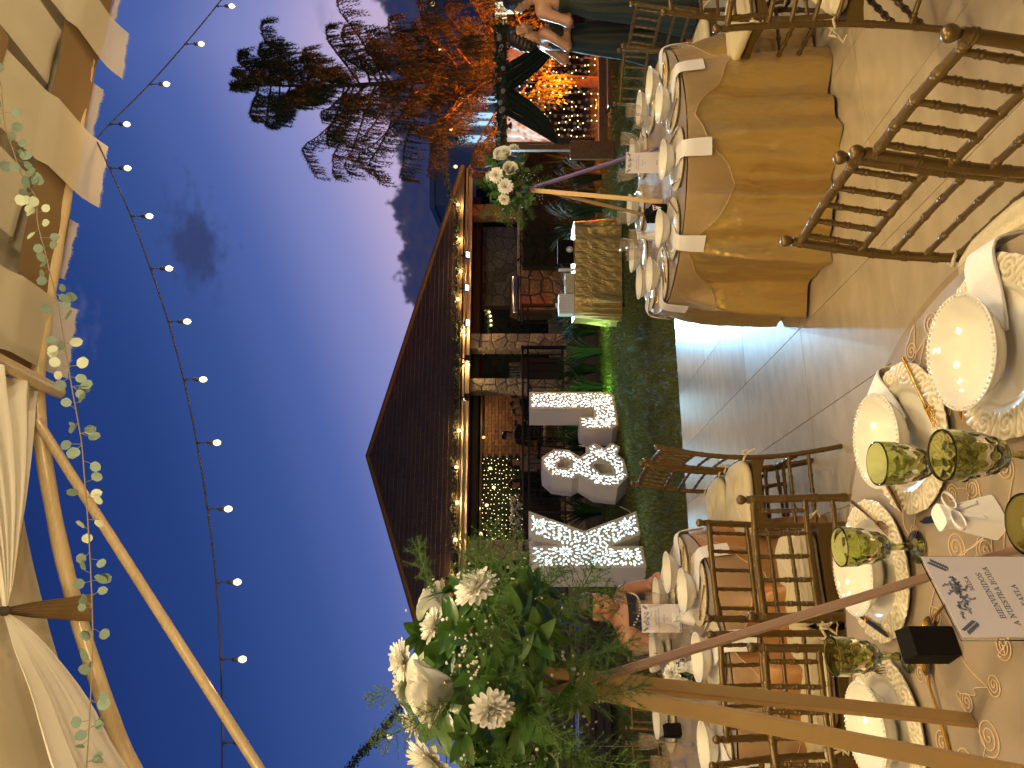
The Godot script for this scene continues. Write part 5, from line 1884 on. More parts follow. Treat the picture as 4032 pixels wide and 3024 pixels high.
func gift_table():
	# small gold table on the lawn
	var at := V(1.69, 11.6)
	var t = thing("gift_table_cloth", "gold satin cloth of the small gift table on the lawn", "tablecloth", at, -0.22)
	var m := MB.new()
	var rows := []
	var n := 160
	for j in 12:
		var f := j / 11.0
		var row := PackedVector3Array()
		for k in n:
			var a := TAU * k / n
			var c := signf(cos(a)) * pow(absf(cos(a)), 0.28)
			var s := signf(sin(a)) * pow(absf(sin(a)), 0.28)
			var fold := sin(a * 19 + sin(a * 3) * 1.5) * 0.6 + sin(a * 11 + 1.0) * 0.4
			var g := 0.02 * f + 0.035 * fold * smoothstep(0.0, 0.8, f)
			row.append(Vector3(c * (0.735 + g), lerpf(0.72, 0.03, f), s * (0.36 + g)))
		rows.append(row)
	m.grid(rows, true, true)
	part("skirt", m, M.satin, t)
	var top := MB.new()
	top.face(Array(rows[0]), Vector3.UP)
	part("top", top, M.satin, t)
	var X = t.transform
	for q in [[-0.52, 0.12, 0.30, 0.23, 0.26, "white_card", "white perforated card box at the left end of the gift table"], [-0.20, 0.10, 0.30, 0.12, 0.22, "cushion", "tan patterned box on the gift table beside the white box"], [0.02, 0.12, 0.03, 0.22, 0.10, "white_card", "white upright card on the gift table"], [0.30, 0.10, 0.36, 0.24, 0.05, "black_card", "dark glass frame on the gift table holding a jar"]]:
		var o = thing("gift_box" if q[2] > 0.1 and q[5] != "black_card" else ("keepsake_case" if q[5] == "black_card" else "sign_card"), q[6], "box" if q[2] > 0.1 else "card", X * Vector3(q[0], 0.722, q[1]), -0.22)
		part("body", block(Vector3(0, q[3] / 2, 0), Vector3(q[2], q[3], q[4]), 0.004), M[q[5]], o)
		if q[5] == "white_card" and q[2] > 0.1:
			var dm := MB.new()
			for z in 7:
				for y in 6:
					dm.box(Vector3(-0.12 + z * 0.04, 0.02 + y * 0.037, q[4] / 2 + 0.0005), Vector3(0.016, 0.016, 0.003), 0.0, Basis(Vector3.BACK, PI / 4))
			tag(part("lattice", dm, M.cushion, o), "", "", "", "stuff")
			var bw := MB.new()
			for z in 8:
				bw.ball(Vector3(R.randf_range(-0.03, 0.03), q[3] + 0.012 + R.randf() * 0.02, R.randf_range(-0.03, 0.03)), 0.016, 6, 4)
			part("bow", bw, M.mum, o)
		elif q[5] == "black_card":
			var gl := MB.new()
			gl.ball(Vector3(0.02, 0.06, 0.07), 0.05, 10, 6, Vector3(1, 1.1, 1))
			part("jar", gl, M.china, o)
		elif q[5] == "cushion":
			part("lid", block(Vector3(0, q[3] + 0.004, 0), Vector3(q[2] + 0.01, 0.014, q[4] + 0.01), 0.003), M.cushion, o)
			var fl := MB.new()
			for z in 12:
				fl.ball(Vector3(0.02 + R.randf_range(-0.04, 0.06), q[3] + 0.025, R.randf_range(-0.04, 0.04)), 0.012, 5, 3)
			part("flower_trim", fl, M.cord, o)

func flat_bar(m: MB, a: Vector3, b: Vector3, wide: float, thin: float, side: Vector3):
	var d := (b - a).normalized()
	var x := (side - d * side.dot(d)).normalized()
	var z := x.cross(d)
	m.box((a + b) / 2, Vector3(wide, (b - a).length(), thin), 0.0012, Basis(x, d, z))

# hourglass stand of three crossing bars; a0 is the bearing of its first foot
func stand(cx, cw, feet: Array, label, tint):
	var at := V(cx, cw, 0.766)
	var t = thing("tripod_stand", label, "flower stand", at)
	var i := 0
	for f in feet:
		var m := MB.new()
		var foot := V(f[0] - cx, f[1] - cw)
		var dir := (Vector3(0, 0.77, 0) - foot)
		var ofs := foot.normalized().cross(Vector3.UP) * 0.009
		flat_bar(m, foot + ofs + Vector3(0, 0.002, 0), foot + dir * 1.22 + ofs, 0.027, 0.013, foot.cross(Vector3.UP) + foot * 0.35)
		part("leg", m, M[tint[i]], t)
		i += 1
	return t

func petal_shapes():
	# rose: cupped petals in turns
	var m := MB.new()
	var n := 30
	for k in n:
		var f := k / float(n - 1)
		var a0 := k * 2.39996 + R.randf_range(-0.2, 0.2)
		var r := lerpf(0.10, 0.78, pow(f, 0.85)) * R.randf_range(0.95, 1.05)
		var h := lerpf(1.38, 1.15, f) * R.randf_range(0.93, 1.06)
		var wide := lerpf(1.5, 0.86, f)
		var rows := []
		for j in 9:
			var v := j / 8.0
			var row := PackedVector3Array()
			for q in 9:
				var u := q / 8.0 * 2 - 1
				var a := a0 + u * wide * (0.45 + 0.55 * sin(minf(1.0, v * 1.15) * PI * 0.5))
				var rb := r * (0.32 + 0.78 * sin(minf(1.0, v * 1.2) * PI * 0.5)) + 0.035 * u
				var roll := pow(smoothstep(0.62, 1.0, v), 1.5) * lerpf(0.02, 0.30, pow(f, 2.0)) * (0.75 + 0.25 * absf(u))
				var edge := 1.0 - 0.20 * pow(absf(u), 2.4) * v
				row.append(Vector3(cos(a) * (rb + roll), v * h * edge - roll * 0.45 + 0.025 * sin(u * 4 + k), sin(a) * (rb + roll)))
			rows.append(row)
		m.grid(rows)
	K.rose = m.done()
	# chrysanthemum: rows of boat shaped petals
	m = MB.new()
	for l in 5:
		var cnt := 17 - l * 2
		for k in cnt:
			var a := TAU * (k + 0.5 * (l % 2)) / cnt + R.randf_range(-0.09, 0.09)
			var el := deg_to_rad([6, 22, 40, 58, 74][l] + R.randf_range(-7, 7))
			var ln: float = [1.0, 0.93, 0.80, 0.62, 0.45][l] * R.randf_range(0.9, 1.06)
			var wd: float = [0.155, 0.15, 0.13, 0.11, 0.085][l]
			var d := Vector3(cos(a) * cos(el), sin(el), sin(a) * cos(el))
			var s := Vector3(-sin(a), 0, cos(a))
			var up := s.cross(d) * -1.0
			if up.y < 0: up = -up
			var rows := []
			for j in 6:
				var v := j / 5.0
				var w := wd * (0.35 + 0.65 * sin(minf(1.0, v * 1.12) * PI * 0.62)) * (1.0 if j < 5 else 0.45)
				var row := PackedVector3Array()
				for q in 3:
					var u := q - 1.0
					row.append(d * (0.08 + v * ln) + s * w * u + up * (0.05 * u * u - 0.10 * v * v * (1.0 if l < 2 else -0.6)))
				rows.append(row)
			m.grid(rows)
	K.mum = m.done()
	m = MB.new()
	for k in 46:
		var a := k * 2.39996
		var r := 0.034 * sqrt(k)
		m.tube([Vector3(cos(a) * r * 0.6, 0.05, sin(a) * r * 0.6), Vector3(cos(a) * r, 0.26 + 0.05 * R.randf(), sin(a) * r)], [0.022, 0.014], 4)
	K.heart = m.done()
	# leaf with a folded midrib
	for v in 2:
		m = MB.new()
		var rows := []
		for j in 9:
			var f := j / 8.0
			var w := (pow(sin(PI * pow(f, 0.72 if v else 1.35)), 0.8)) * (0.19 if v == 0 else 0.22) + 0.004
			var row := PackedVector3Array()
			for q in 5:
				var u := q / 4.0 * 2 - 1
				row.append(Vector3(u * w, f, 0.10 * absf(u) * w * 4.0 * 0.5 - 0.16 * f * f))
			rows.append(row)
		m.grid(rows)
		K["leaf_%d" % v] = m.done()
	# asparagus fern plume
	for v in 2:
		m = MB.new()
		var st := []
		for k in 13:
			var f := k / 12.0
			st.append(Vector3(0.05 * sin(f * 3.0 + v), f, 0.16 * f * f))
		m.tube(st, 0.0042, 4, false)
		for k in range(1, 44):
			var f := k / 44.0
			var o: Vector3 = st[int(f * 12)].lerp(st[min(12, int(f * 12) + 1)], fposmod(f * 12, 1.0))
			var a := k * 2.39996
			var ln := 0.27 * sin(PI * pow(1.0 - f, 0.75)) * R.randf_range(0.7, 1.1) + 0.03
			var d := Vector3(cos(a), 0.75, sin(a) * 0.6).normalized()
			m.tube([o, o + d * ln], 0.0022, 3, false)
			for q in range(1, 9):
				var p := o + d * ln * q / 8.5
				for z in 4:
					var e := (d * 0.8 + Vector3(R.randfn(), R.randfn(), R.randfn()) * 0.75).normalized()
					var s := e.cross(Vector3(R.randfn(), R.randfn(), R.randfn())).normalized() * 0.0026
					m.tri(p - s, p + s, p + e * R.randf_range(0.035, 0.07))
		K["plume_%d" % v] = m.done()
	m = MB.new()
	for k in 13:
		var p := Vector3(R.randfn(), R.randfn(), R.randfn()) * 0.35
		m.tube([Vector3(0, -1, 0), p * 0.4 + Vector3(0, -0.3, 0), p], 0.02, 3, false)
	K.gyp_stem = m.done()
	m = MB.new()
	for k in 6:
		var a := TAU * k / 6
		m.ball(Vector3(cos(a) * 0.5, 0.1, sin(a) * 0.5), 0.55, 5, 3)
	m.ball(Vector3(0, 0.3, 0), 0.5, 5, 3)
	K.gyp = m.done()

func aim(d: Vector3, s: float, turn = 0.0) -> Basis:      # a basis whose +y runs along d
	d = d.normalized()
	var x := d.cross(Vector3.UP if absf(d.y) < 0.9 else Vector3.RIGHT).normalized()
	return (Basis(x, d, x.cross(d)) * Basis(Vector3.UP, turn)).scaled_local(Vector3.ONE * s)

func flower(t, kind, at: Vector3, d: Vector3, s: float, o: Vector3):
	var x := Transform3D(aim(d, s, R.randf() * TAU), at - o)
	if kind == "rose":
		part("rose", K.rose, M.petal, t, x)
	else:
		var f = part("chrysanthemum", K.mum, M.mum, t, x)
		part("heart", K.heart, M.mum_heart, f)

func bouquet(c: Vector3, rad: float, label, list: Array, seed_, ferns: int, leaves: int):
	R.seed = seed_
	var t = thing("flower_arrangement", label, "flowers", c)
	for q in list:
		flower(t, q[0], q[1], q[2], q[3], c)
	# dark leaf core
	var cm := MB.new()
	for k in 420:
		var d := Vector3(R.randfn(), R.randfn() * 0.85, R.randfn()).normalized()
		leaf_tri(cm, d * rad * R.randf_range(0.25, 0.80) * Vector3(1.05, 0.9, 1.05), rad * 0.28)
	tag(part("inner_leaves", cm, M.leaf_0, t), "", "", "", "stuff")
	# whorls of glossy leaves
	for k in leaves:
		var d := Vector3(R.randfn(), R.randfn() * 0.8, R.randfn()).normalized()
		whorl(t, d * rad * R.randf_range(0.72, 0.95), d, rad * R.randf_range(0.24, 0.36))
	for k in ferns:
		var d := Vector3(R.randfn(), R.randfn() * 0.7 - 0.15, R.randfn()).normalized()
		part("fern_plume", K["plume_%d" % (k % 2)], M.fern, t, Transform3D(aim(d + Vector3(0, R.randf_range(-0.35, 0.25), 0), rad * R.randf_range(0.6, 0.95), R.randf() * TAU), d * rad * R.randf_range(0.35, 0.62)))
	var gm := MB.new()
	for k in 16:
		var d := Vector3(R.randfn(), R.randfn() * 0.7, R.randfn()).normalized()
		gyp(t, d * rad * R.randf_range(0.85, 1.02), d, rad)
	return t

func gyp(t, at: Vector3, d: Vector3, rad: float):
	var g = part("baby_breath", K.gyp_stem, M.stem, t, Transform3D(aim(d, rad * 0.14, R.randf() * TAU), at))
	for z in 11:
		var p := Vector3(R.randfn(), R.randfn() * 0.6 + 0.3, R.randfn()) * 0.85
		part("tiny_bloom", K.gyp, M.mum, g, Transform3D(aim(p + Vector3(0, 0.5, 0), R.randf_range(0.05, 0.13)), p))

func whorl(t, at: Vector3, d: Vector3, s: float):
	var x := d.cross(Vector3.UP if absf(d.y) < 0.9 else Vector3.RIGHT).normalized()
	var z := x.cross(d)
	var n := 12
	for k in n:
		var a := TAU * k / n * 1.62 + R.randf_range(-0.2, 0.2)
		var o := (x * cos(a) + z * sin(a)) * R.randf_range(0.75, 1.0) + d.normalized() * R.randf_range(0.05, 0.6)
		var up := d.normalized()
		o = o.normalized()
		var side := o.cross(up).normalized()
		var nn := side.cross(o)
		part("leaf", K["leaf_1"], M["leaf_%d" % R.randi_range(0, 2)], t, Transform3D(Basis(side, o, nn).scaled_local(Vector3.ONE * s * R.randf_range(0.85, 1.15)), at))

func centrepieces():
	petal_shapes()
	stand(-0.505, 1.287, [[-0.287, 1.33], [-0.651, 1.454], [-0.577, 1.076]], "hourglass stand of three copper brown bars on the near table", ["copper_bar", "gold_bar", "gold_bar"])
	var c := V(-0.49, 1.29, 1.685)
	var L := []
	for q in [["rose", 330, 1775, 1.13, 0.047, [-0.12, 0.95, -0.45]], ["mum", 236, 1935, 1.045, 0.030, [-0.25, -0.1, -1.0]], ["mum", 424, 1592, 1.22, 0.033, [0.0, 0.9, -0.5]], ["mum", 704, 1878, 1.12, 0.034, [0.9, 0.45, -0.4]], ["mum", 560, 1712, 1.27, 0.030, [0.5, 0.85, -0.3]], ["mum", 40, 1700, 1.16, 0.042, [-0.6, 0.55, -0.7]], ["mum", 190, 1640, 1.24, 0.034, [-0.35, 0.9, -0.3]], ["mum", 748, 1825, 1.27, 0.017, [0.9, 0.7, 0.1]], ["mum", 330, 1600, 1.32, 0.03, [0.0, 1.0, 0.3]], ["rose", 620, 1760, 1.42, 0.04, [0.5, 0.8, 0.4]], ["mum", -60, 1800, 1.25, 0.035, [-1, 0.2, -0.2]]]:
		var e: Array = q[5]
		L.append([q[0], P(q[1], q[2], q[3]), V(e[0], e[2], e[1]), q[4]])
	var b = bouquet(c, 0.185, "big arrangement of white rose, chrysanthemums and fern over the near table", L, 11, 18, 14)
	for q in [[419, 2010, 1.10, 0.062], [583, 2030, 1.12, 0.056], [656, 2075, 1.16, 0.052], [668, 1850, 1.17, 0.045], [145, 2020, 1.12, 0.045], [470, 1770, 1.16, 0.048], [520, 1880, 1.13, 0.045], [60, 2140, 1.15, 0.05], [330, 1960, 1.09, 0.05], [250, 2080, 1.09, 0.048], [500, 2110, 1.12, 0.05], [560, 1790, 1.15, 0.045], [130, 1830, 1.11, 0.042], [700, 1960, 1.17, 0.045], [390, 1880, 1.1, 0.04]]:
		var at := P(q[0], q[1], q[2])
		whorl(b, at - c, (at - c) * 0.6 + V(0, -0.12), q[3])
	for q in [[600, 1950, 1.0, 800, 2030, 0.14], [610, 1850, 1.1, 860, 1850, 0.14], [680, 1720, 1.2, 800, 1640, 0.13], [520, 2120, 1.12, 600, 2330, 0.16], [400, 2160, 1.12, 420, 2380, 0.16], [260, 2140, 1.1, 250, 2400, 0.17], [120, 2100, 1.1, 60, 2360, 0.18], [560, 2160, 1.15, 760, 2300, 0.17], [320, 1980, 1.05, 180, 2160, 0.15], [120, 1900, 1.08, -20, 2050, 0.16], [260, 1800, 1.06, 330, 1960, 0.13], [440, 1830, 1.07, 520, 1960, 0.13], [640, 2000, 1.15, 800, 2150, 0.14], [300, 1850, 1.05, 200, 1690, 0.12], [200, 2200, 1.1, 330, 2300, 0.14]]:
		var p := P(q[0], q[1], q[2] + 0.06)
		var e := P(q[3], q[4], q[2])
		part("fern_plume", K["plume_%d" % (q[1] % 2)], M.fern, b, Transform3D(aim(e - p, q[5], R.randf() * TAU), p - c))
	for q in [[440, 1845, 1.09], [380, 1860, 1.08], [530, 1840, 1.1], [520, 1930, 1.1], [410, 1800, 1.1], [60, 1860, 1.1], [350, 1905, 1.08], [590, 1890, 1.12]]:
		var at := P(q[0], q[1], q[2])
		gyp(b, at - c, at - c + V(0, -0.1), 0.16)
	# right table
	stand(1.19, 4.64, [[1.43, 4.62], [1.07, 4.44], [1.06, 4.84]], "hourglass flower stand with one lilac bar and gold bars on the right table", ["lilac_bar", "gold_bar", "gold_bar"])
	c = V(1.20, 4.64, 1.665)
	L = []
	for q in [["mum", 2335, 1955, 4.42, 0.045, [0, 0.5, -1]], ["mum", 2290, 1990, 4.42, 0.045, [0, 0.1, -1]], ["rose", 2400, 1985, 4.45, 0.05, [0.5, 0.3, -0.9]], ["mum", 2240, 1985, 4.48, 0.035, [-0.7, 0.3, -0.7]], ["rose", 2350, 2010, 4.44, 0.04, [0.2, 0, -1]], ["mum", 2440, 2020, 4.5, 0.035, [0.8, 0, -0.5]], ["mum", 2330, 1930, 4.6, 0.04, [0, 1, 0]]]:
		var e: Array = q[5]
		L.append([q[0], P(q[1], q[2], q[3]), V(e[0], e[2], e[1]), q[4]])
	bouquet(c, 0.20, "white flower and fern arrangement above the right table", L, 12, 26, 7)
	# left table: low flowers between clear acrylic bars
	var f = thing("acrylic_stand", "clear acrylic frame stand on the left table behind the flowers", "flower stand", V(-1.50, 3.80, 0.766))
	for x in [-0.27, 0.27]:
		part("upright", block(Vector3(x, 0.28, 0), Vector3(0.018, 0.56, 0.018), 0.001), M.clear_glass, f)
	part("shelf", block(Vector3(0, 0.565, 0), Vector3(0.58, 0.012, 0.10), 0.001), M.clear_glass, f)
	L = []
	c = V(-1.40, 3.62, 0.86)
	for q in [["mum", 0.05, 0.04, -0.06, 0.045], ["rose", -0.04, 0.06, -0.05, 0.042], ["mum", 0.0, 0.0, -0.09, 0.04], ["mum", 0.10, 0.02, -0.02, 0.035], ["rose", 0.05, 0.085, 0.0, 0.035]]:
		var d := V(q[1], q[3], q[2])
		L.append([q[0], c + d, d + Vector3(0, 0.03, 0), q[4]])
	bouquet(c, 0.105, "low arrangement of white flowers in the middle of the left table", L, 13, 10, 4)
	R.seed = 77
	for q in [[-1.46, 3.98, 0.0], [-1.33, 4.22, 0.3]]:
		var g = thing("glass_lantern", ["clear glass cube on the left table behind the low flowers", "clear glass cube with wire bow on the left table by the woman"][0 if q[2] == 0.0 else 1], "lantern", V(q[0], q[1], 0.766), q[2])
		for s in [[-0.05, 0, 0.004, 0.10], [0.05, 0, 0.004, 0.10], [0, -0.05, 0.096, 0.004], [0, 0.05, 0.096, 0.004]]:
			part("pane", block(Vector3(s[0], 0.065, s[1]), Vector3(s[2], 0.13, s[3])), M.clear_glass, g)
		part("base", block(Vector3(0, 0.004, 0), Vector3(0.10, 0.008, 0.10)), M.clear_glass, g)

func in_poly(p: Vector2, poly: PackedVector2Array, holes: Array, margin: float) -> bool:
	if not Geometry2D.is_point_in_polygon(p, poly):
		return false
	for h in holes:
		if Geometry2D.is_point_in_polygon(p, h):
			return false
	for q in [poly] + holes:
		for k in q.size():
			var e := Geometry2D.get_closest_point_to_segment(p, q[k], q[(k + 1) % q.size()])
			if e.distance_to(p) < margin:
				return false
	return true

func letter(called, label, poly: PackedVector2Array, holes: Array, depth: float, at: Vector3, dir: Vector2, glow, rosettes: Array, seed_):
	# dir: view direction of the letter's own x
	R.seed = seed_
	var dx := V(dir.x, dir.y).normalized()
	var t = thing(called, label, "sign", at, atan2(-dx.z, dx.x), "lit letters on the lawn")
	var m := MB.new()
	var all := [poly] + holes
	var zz := [0.0, -depth]
	# faces: triangles of the outline with any hole cut out by slits
	var tris := cut(poly, holes)
	for tr in tris:
		for s in 2:
			m.face([Vector3(tr[0].x, tr[0].y, zz[s]), Vector3(tr[1].x, tr[1].y, zz[s]), Vector3(tr[2].x, tr[2].y, zz[s])], Vector3(0, 0, 1 - 2 * s))
	for hq in all.size():
		var q: PackedVector2Array = all[hq]
		var cw := Geometry2D.is_polygon_clockwise(q)
		for k in q.size():
			var a := q[k]
			var b := q[(k + 1) % q.size()]
			var n := (b - a).orthogonal()
			if cw != (hq > 0):
				n = -n
			m.face([Vector3(a.x, a.y, 0), Vector3(b.x, b.y, 0), Vector3(b.x, b.y, -depth), Vector3(a.x, a.y, -depth)], Vector3(-n.x, -n.y, 0) if hq > 0 else Vector3(-n.x, -n.y, 0))
	part("shell", m, M.letter_shell, t)
	# the lit openings: petals in rosettes
	var pm := MB.new()
	var ell := PackedVector2Array()
	for k in 10:
		ell.append(Vector2(cos(TAU * k / 10), sin(TAU * k / 10)))
	pm.prism(ell, -0.3, 0.0, 0.0)
	var mesh = pm.done()
	var cells := {}
	var count := 0
	var cand := []
	for r in rosettes:
		var c: Vector2 = r
		for k in 8:
			cand.append([c, TAU * k / 8, 0.021, 0.0070, 0.0068])
		for e in [[10, 0.064, 0.030, 0.0125], [10, 0.108, 0.015, 0.0125], [16, 0.152, 0.030, 0.0135], [18, 0.204, 0.016, 0.013], [23, 0.250, 0.030, 0.0135], [26, 0.302, 0.016, 0.014], [32, 0.345, 0.028, 0.0135]]:
			for k in e[0]:
				cand.append([c, TAU * (k + 0.5 * (e[0] % 3)) / e[0], e[1], e[2], e[3]])
	for z in 3:
		for k in 1100:
			var p := Vector2(R.randf_range(0, 0.95), R.randf_range(0, 1.45))
			var best: Vector2 = rosettes[0]
			for r in rosettes:
				if p.distance_to(r) < p.distance_to(best):
					best = r
			var ang := (p - best).angle()
			var ln: float = [0.030, 0.019, 0.011][z] * R.randf_range(0.85, 1.1)
			cand.append([best, ang, p.distance_to(best), ln, minf(ln * 0.95, 0.0125)])
	for q in cand:
		if count >= 300:
			break
		var ax := Vector2(cos(q[1]), sin(q[1]))
		var p: Vector2 = q[0] + ax * q[2]
		var ln: float = q[3]
		var wd: float = q[4]
		if not in_poly(p + ax * ln * 0.6, poly, holes, 0.036) or not in_poly(p - ax * ln * 0.6, poly, holes, 0.036):
			continue
		var cir := [[p, wd], [p + ax * (ln - wd * 0.6), wd * 0.55], [p - ax * (ln - wd * 0.6), wd * 0.55]]
		var ok := true
		for ci in cir:
			var key := Vector2i((ci[0] / 0.05).floor())
			for dx2 in 3:
				for dy2 in 3:
					for o in cells.get(key + Vector2i(dx2 - 1, dy2 - 1), []):
						if ok and ci[0].distance_to(o[0]) < ci[1] + o[1] + 0.0055:
							ok = false
		if not ok:
			continue
		for ci in cir:
			var key := Vector2i((ci[0] / 0.05).floor())
			if not cells.has(key):
				cells[key] = []
			cells[key].append(ci)
		opening(t, mesh, glow, p, q[1], ln, wd)
		count += 1
	# its light
	var bb := Rect2(poly[0], Vector2.ZERO)
	for p in poly:
		bb = bb.expand(p)
	var al := AreaLight3D.new()
	al.name = numbered("letter_light")
	al.area_size = bb.size * 0.8
	al.light_energy = 0.9
	al.light_color = Color(0.72, 0.92, 1.0)
	al.shadow_enabled = true
	al.area_range = 30.0
	add_child(al)
	var mid := bb.get_center()
	var wp: Vector3 = t.transform * Vector3(mid.x, mid.y, 0.05)
	al.look_at_from_position(wp, t.transform * Vector3(mid.x, mid.y, 1.0), Vector3.UP)
	return t

func opening(t, mesh, glow, p: Vector2, a: float, ln: float, wd: float):
	part("lit_opening", mesh, glow, t, Transform3D(Basis(Vector3(cos(a), sin(a), 0) * ln, Vector3(-sin(a), cos(a), 0) * wd, Vector3(0, 0, 0.01)), Vector3(p.x, p.y, 0.002)))

func cut(poly: PackedVector2Array, holes: Array) -> Array:
	var pieces := [poly]
	for h in holes:
		# split at the hole's height range: left and right halves through its middle
		var c := Vector2.ZERO
		for p in h:
			c += p
		c /= h.size()
		var next := []
		for q in pieces:
			if not Geometry2D.is_point_in_polygon(c, q):
				next.append(q)
				continue
			for s in [-1, 1]:
				var half := PackedVector2Array([Vector2(c.x, -9), Vector2(c.x + 9 * s, -9), Vector2(c.x + 9 * s, 9), Vector2(c.x, 9)])
				for g in Geometry2D.intersect_polygons(q, half):
					for z in Geometry2D.clip_polygons(g, h):
						next.append(z)
		pieces = next
	var out := []
	for q in pieces:
		var ix := Geometry2D.triangulate_polygon(q)
		for k in range(0, ix.size(), 3):
			out.append([q[ix[k]], q[ix[k + 1]], q[ix[k + 2]]])
	return out

func letters():
	var kp := PackedVector2Array([Vector2(0, 0), Vector2(0.345, 0), Vector2(0.35, 0.40), Vector2(0.54, 0), Vector2(0.95, 0), Vector2(0.60, 0.72), Vector2(0.95, 1.43), Vector2(0.54, 1.43), Vector2(0.365, 1.06), Vector2(0.345, 1.43), Vector2(0, 1.43)])
	letter("lit_letter", "large white letter K with lit lace cut front on the lawn", kp, [], 0.36, V(-2.25, 9.32), Vector2(0.60, 0.80), M.letter_glow, [Vector2(0.22, 0.22), Vector2(0.26, 0.98), Vector2(0.16, 0.60), Vector2(0.72, 1.3), Vector2(0.70, 0.18), Vector2(0.45, 0.72)], 31)
	var ap := PackedVector2Array([Vector2(0.36, 1.21), Vector2(0.58, 1.22), Vector2(0.74, 1.03), Vector2(0.725, 0.82), Vector2(0.585, 0.655), Vector2(0.68, 0.56), Vector2(0.78, 0.565), Vector2(0.87, 0.43), Vector2(0.765, 0.295), Vector2(0.87, 0.17), Vector2(0.79, 0.06), Vector2(0.63, 0.115), Vector2(0.535, 0.03), Vector2(0.22, 0.0), Vector2(0.0, 0.18), Vector2(0.045, 0.487), Vector2(0.227, 0.70), Vector2(0.154, 0.80), Vector2(0.20, 1.08)])
	var h1 := PackedVector2Array([Vector2(0.455, 0.995), Vector2(0.544, 0.90), Vector2(0.49, 0.79), Vector2(0.38, 0.86), Vector2(0.38, 0.985)])
	var h2 := PackedVector2Array([Vector2(0.417, 0.49), Vector2(0.52, 0.375), Vector2(0.417, 0.235), Vector2(0.27, 0.22), Vector2(0.27, 0.385)])
	letter("lit_ampersand", "white ampersand with lit lace cut front between the two letters", ap, [h1, h2], 0.37, V(-1.445, 10.62), Vector2(0.66, 0.75), M.letter_glow_white, [Vector2(0.66, 0.36), Vector2(0.17, 0.46), Vector2(0.45, 1.09), Vector2(0.42, 0.63), Vector2(0.28, 0.1), Vector2(0.65, 0.9)], 32)
	var jp := PackedVector2Array([Vector2(0.10, 0), Vector2(0.76, 0), Vector2(0.85, 0.10), Vector2(0.85, 1.37), Vector2(0.455, 1.37), Vector2(0.455, 0.37), Vector2(0.27, 0.37), Vector2(0.27, 0.60), Vector2(0.06, 0.60), Vector2(0.0, 0.53), Vector2(0.0, 0.10)])
	letter("lit_letter", "large white letter J with lit lace cut front on the lawn", jp, [], 0.37, V(-0.69, 11.72), Vector2(0.66, 0.75), M.letter_glow_white, [Vector2(0.60, 0.30), Vector2(0.52, 1.16), Vector2(0.83, 0.82), Vector2(0.15, 0.2), Vector2(0.5, 0.75)], 33)
	# thin cables trailing over the lawn
	for q in [[[[1030, 2440], [1010, 2478], [985, 2495], [960, 2520]], "thin white cable on the lawn from the ampersand to the letter K"], [[[1270, 2280], [1262, 2330], [1240, 2400], [1215, 2440]], "thin white cable hanging between the letter J and the ampersand"]]:
		var pts := []
		for e in q[0]:
			var p := P(e[0], e[1], 10.4)
			p.y = maxf(p.y, 0.012)
			pts.append(p)
		var m := MB.new()
		m.tube(smooth(pts, 24), 0.006, 5)
		solo("cable", m, M.linen, q[1], "cable")

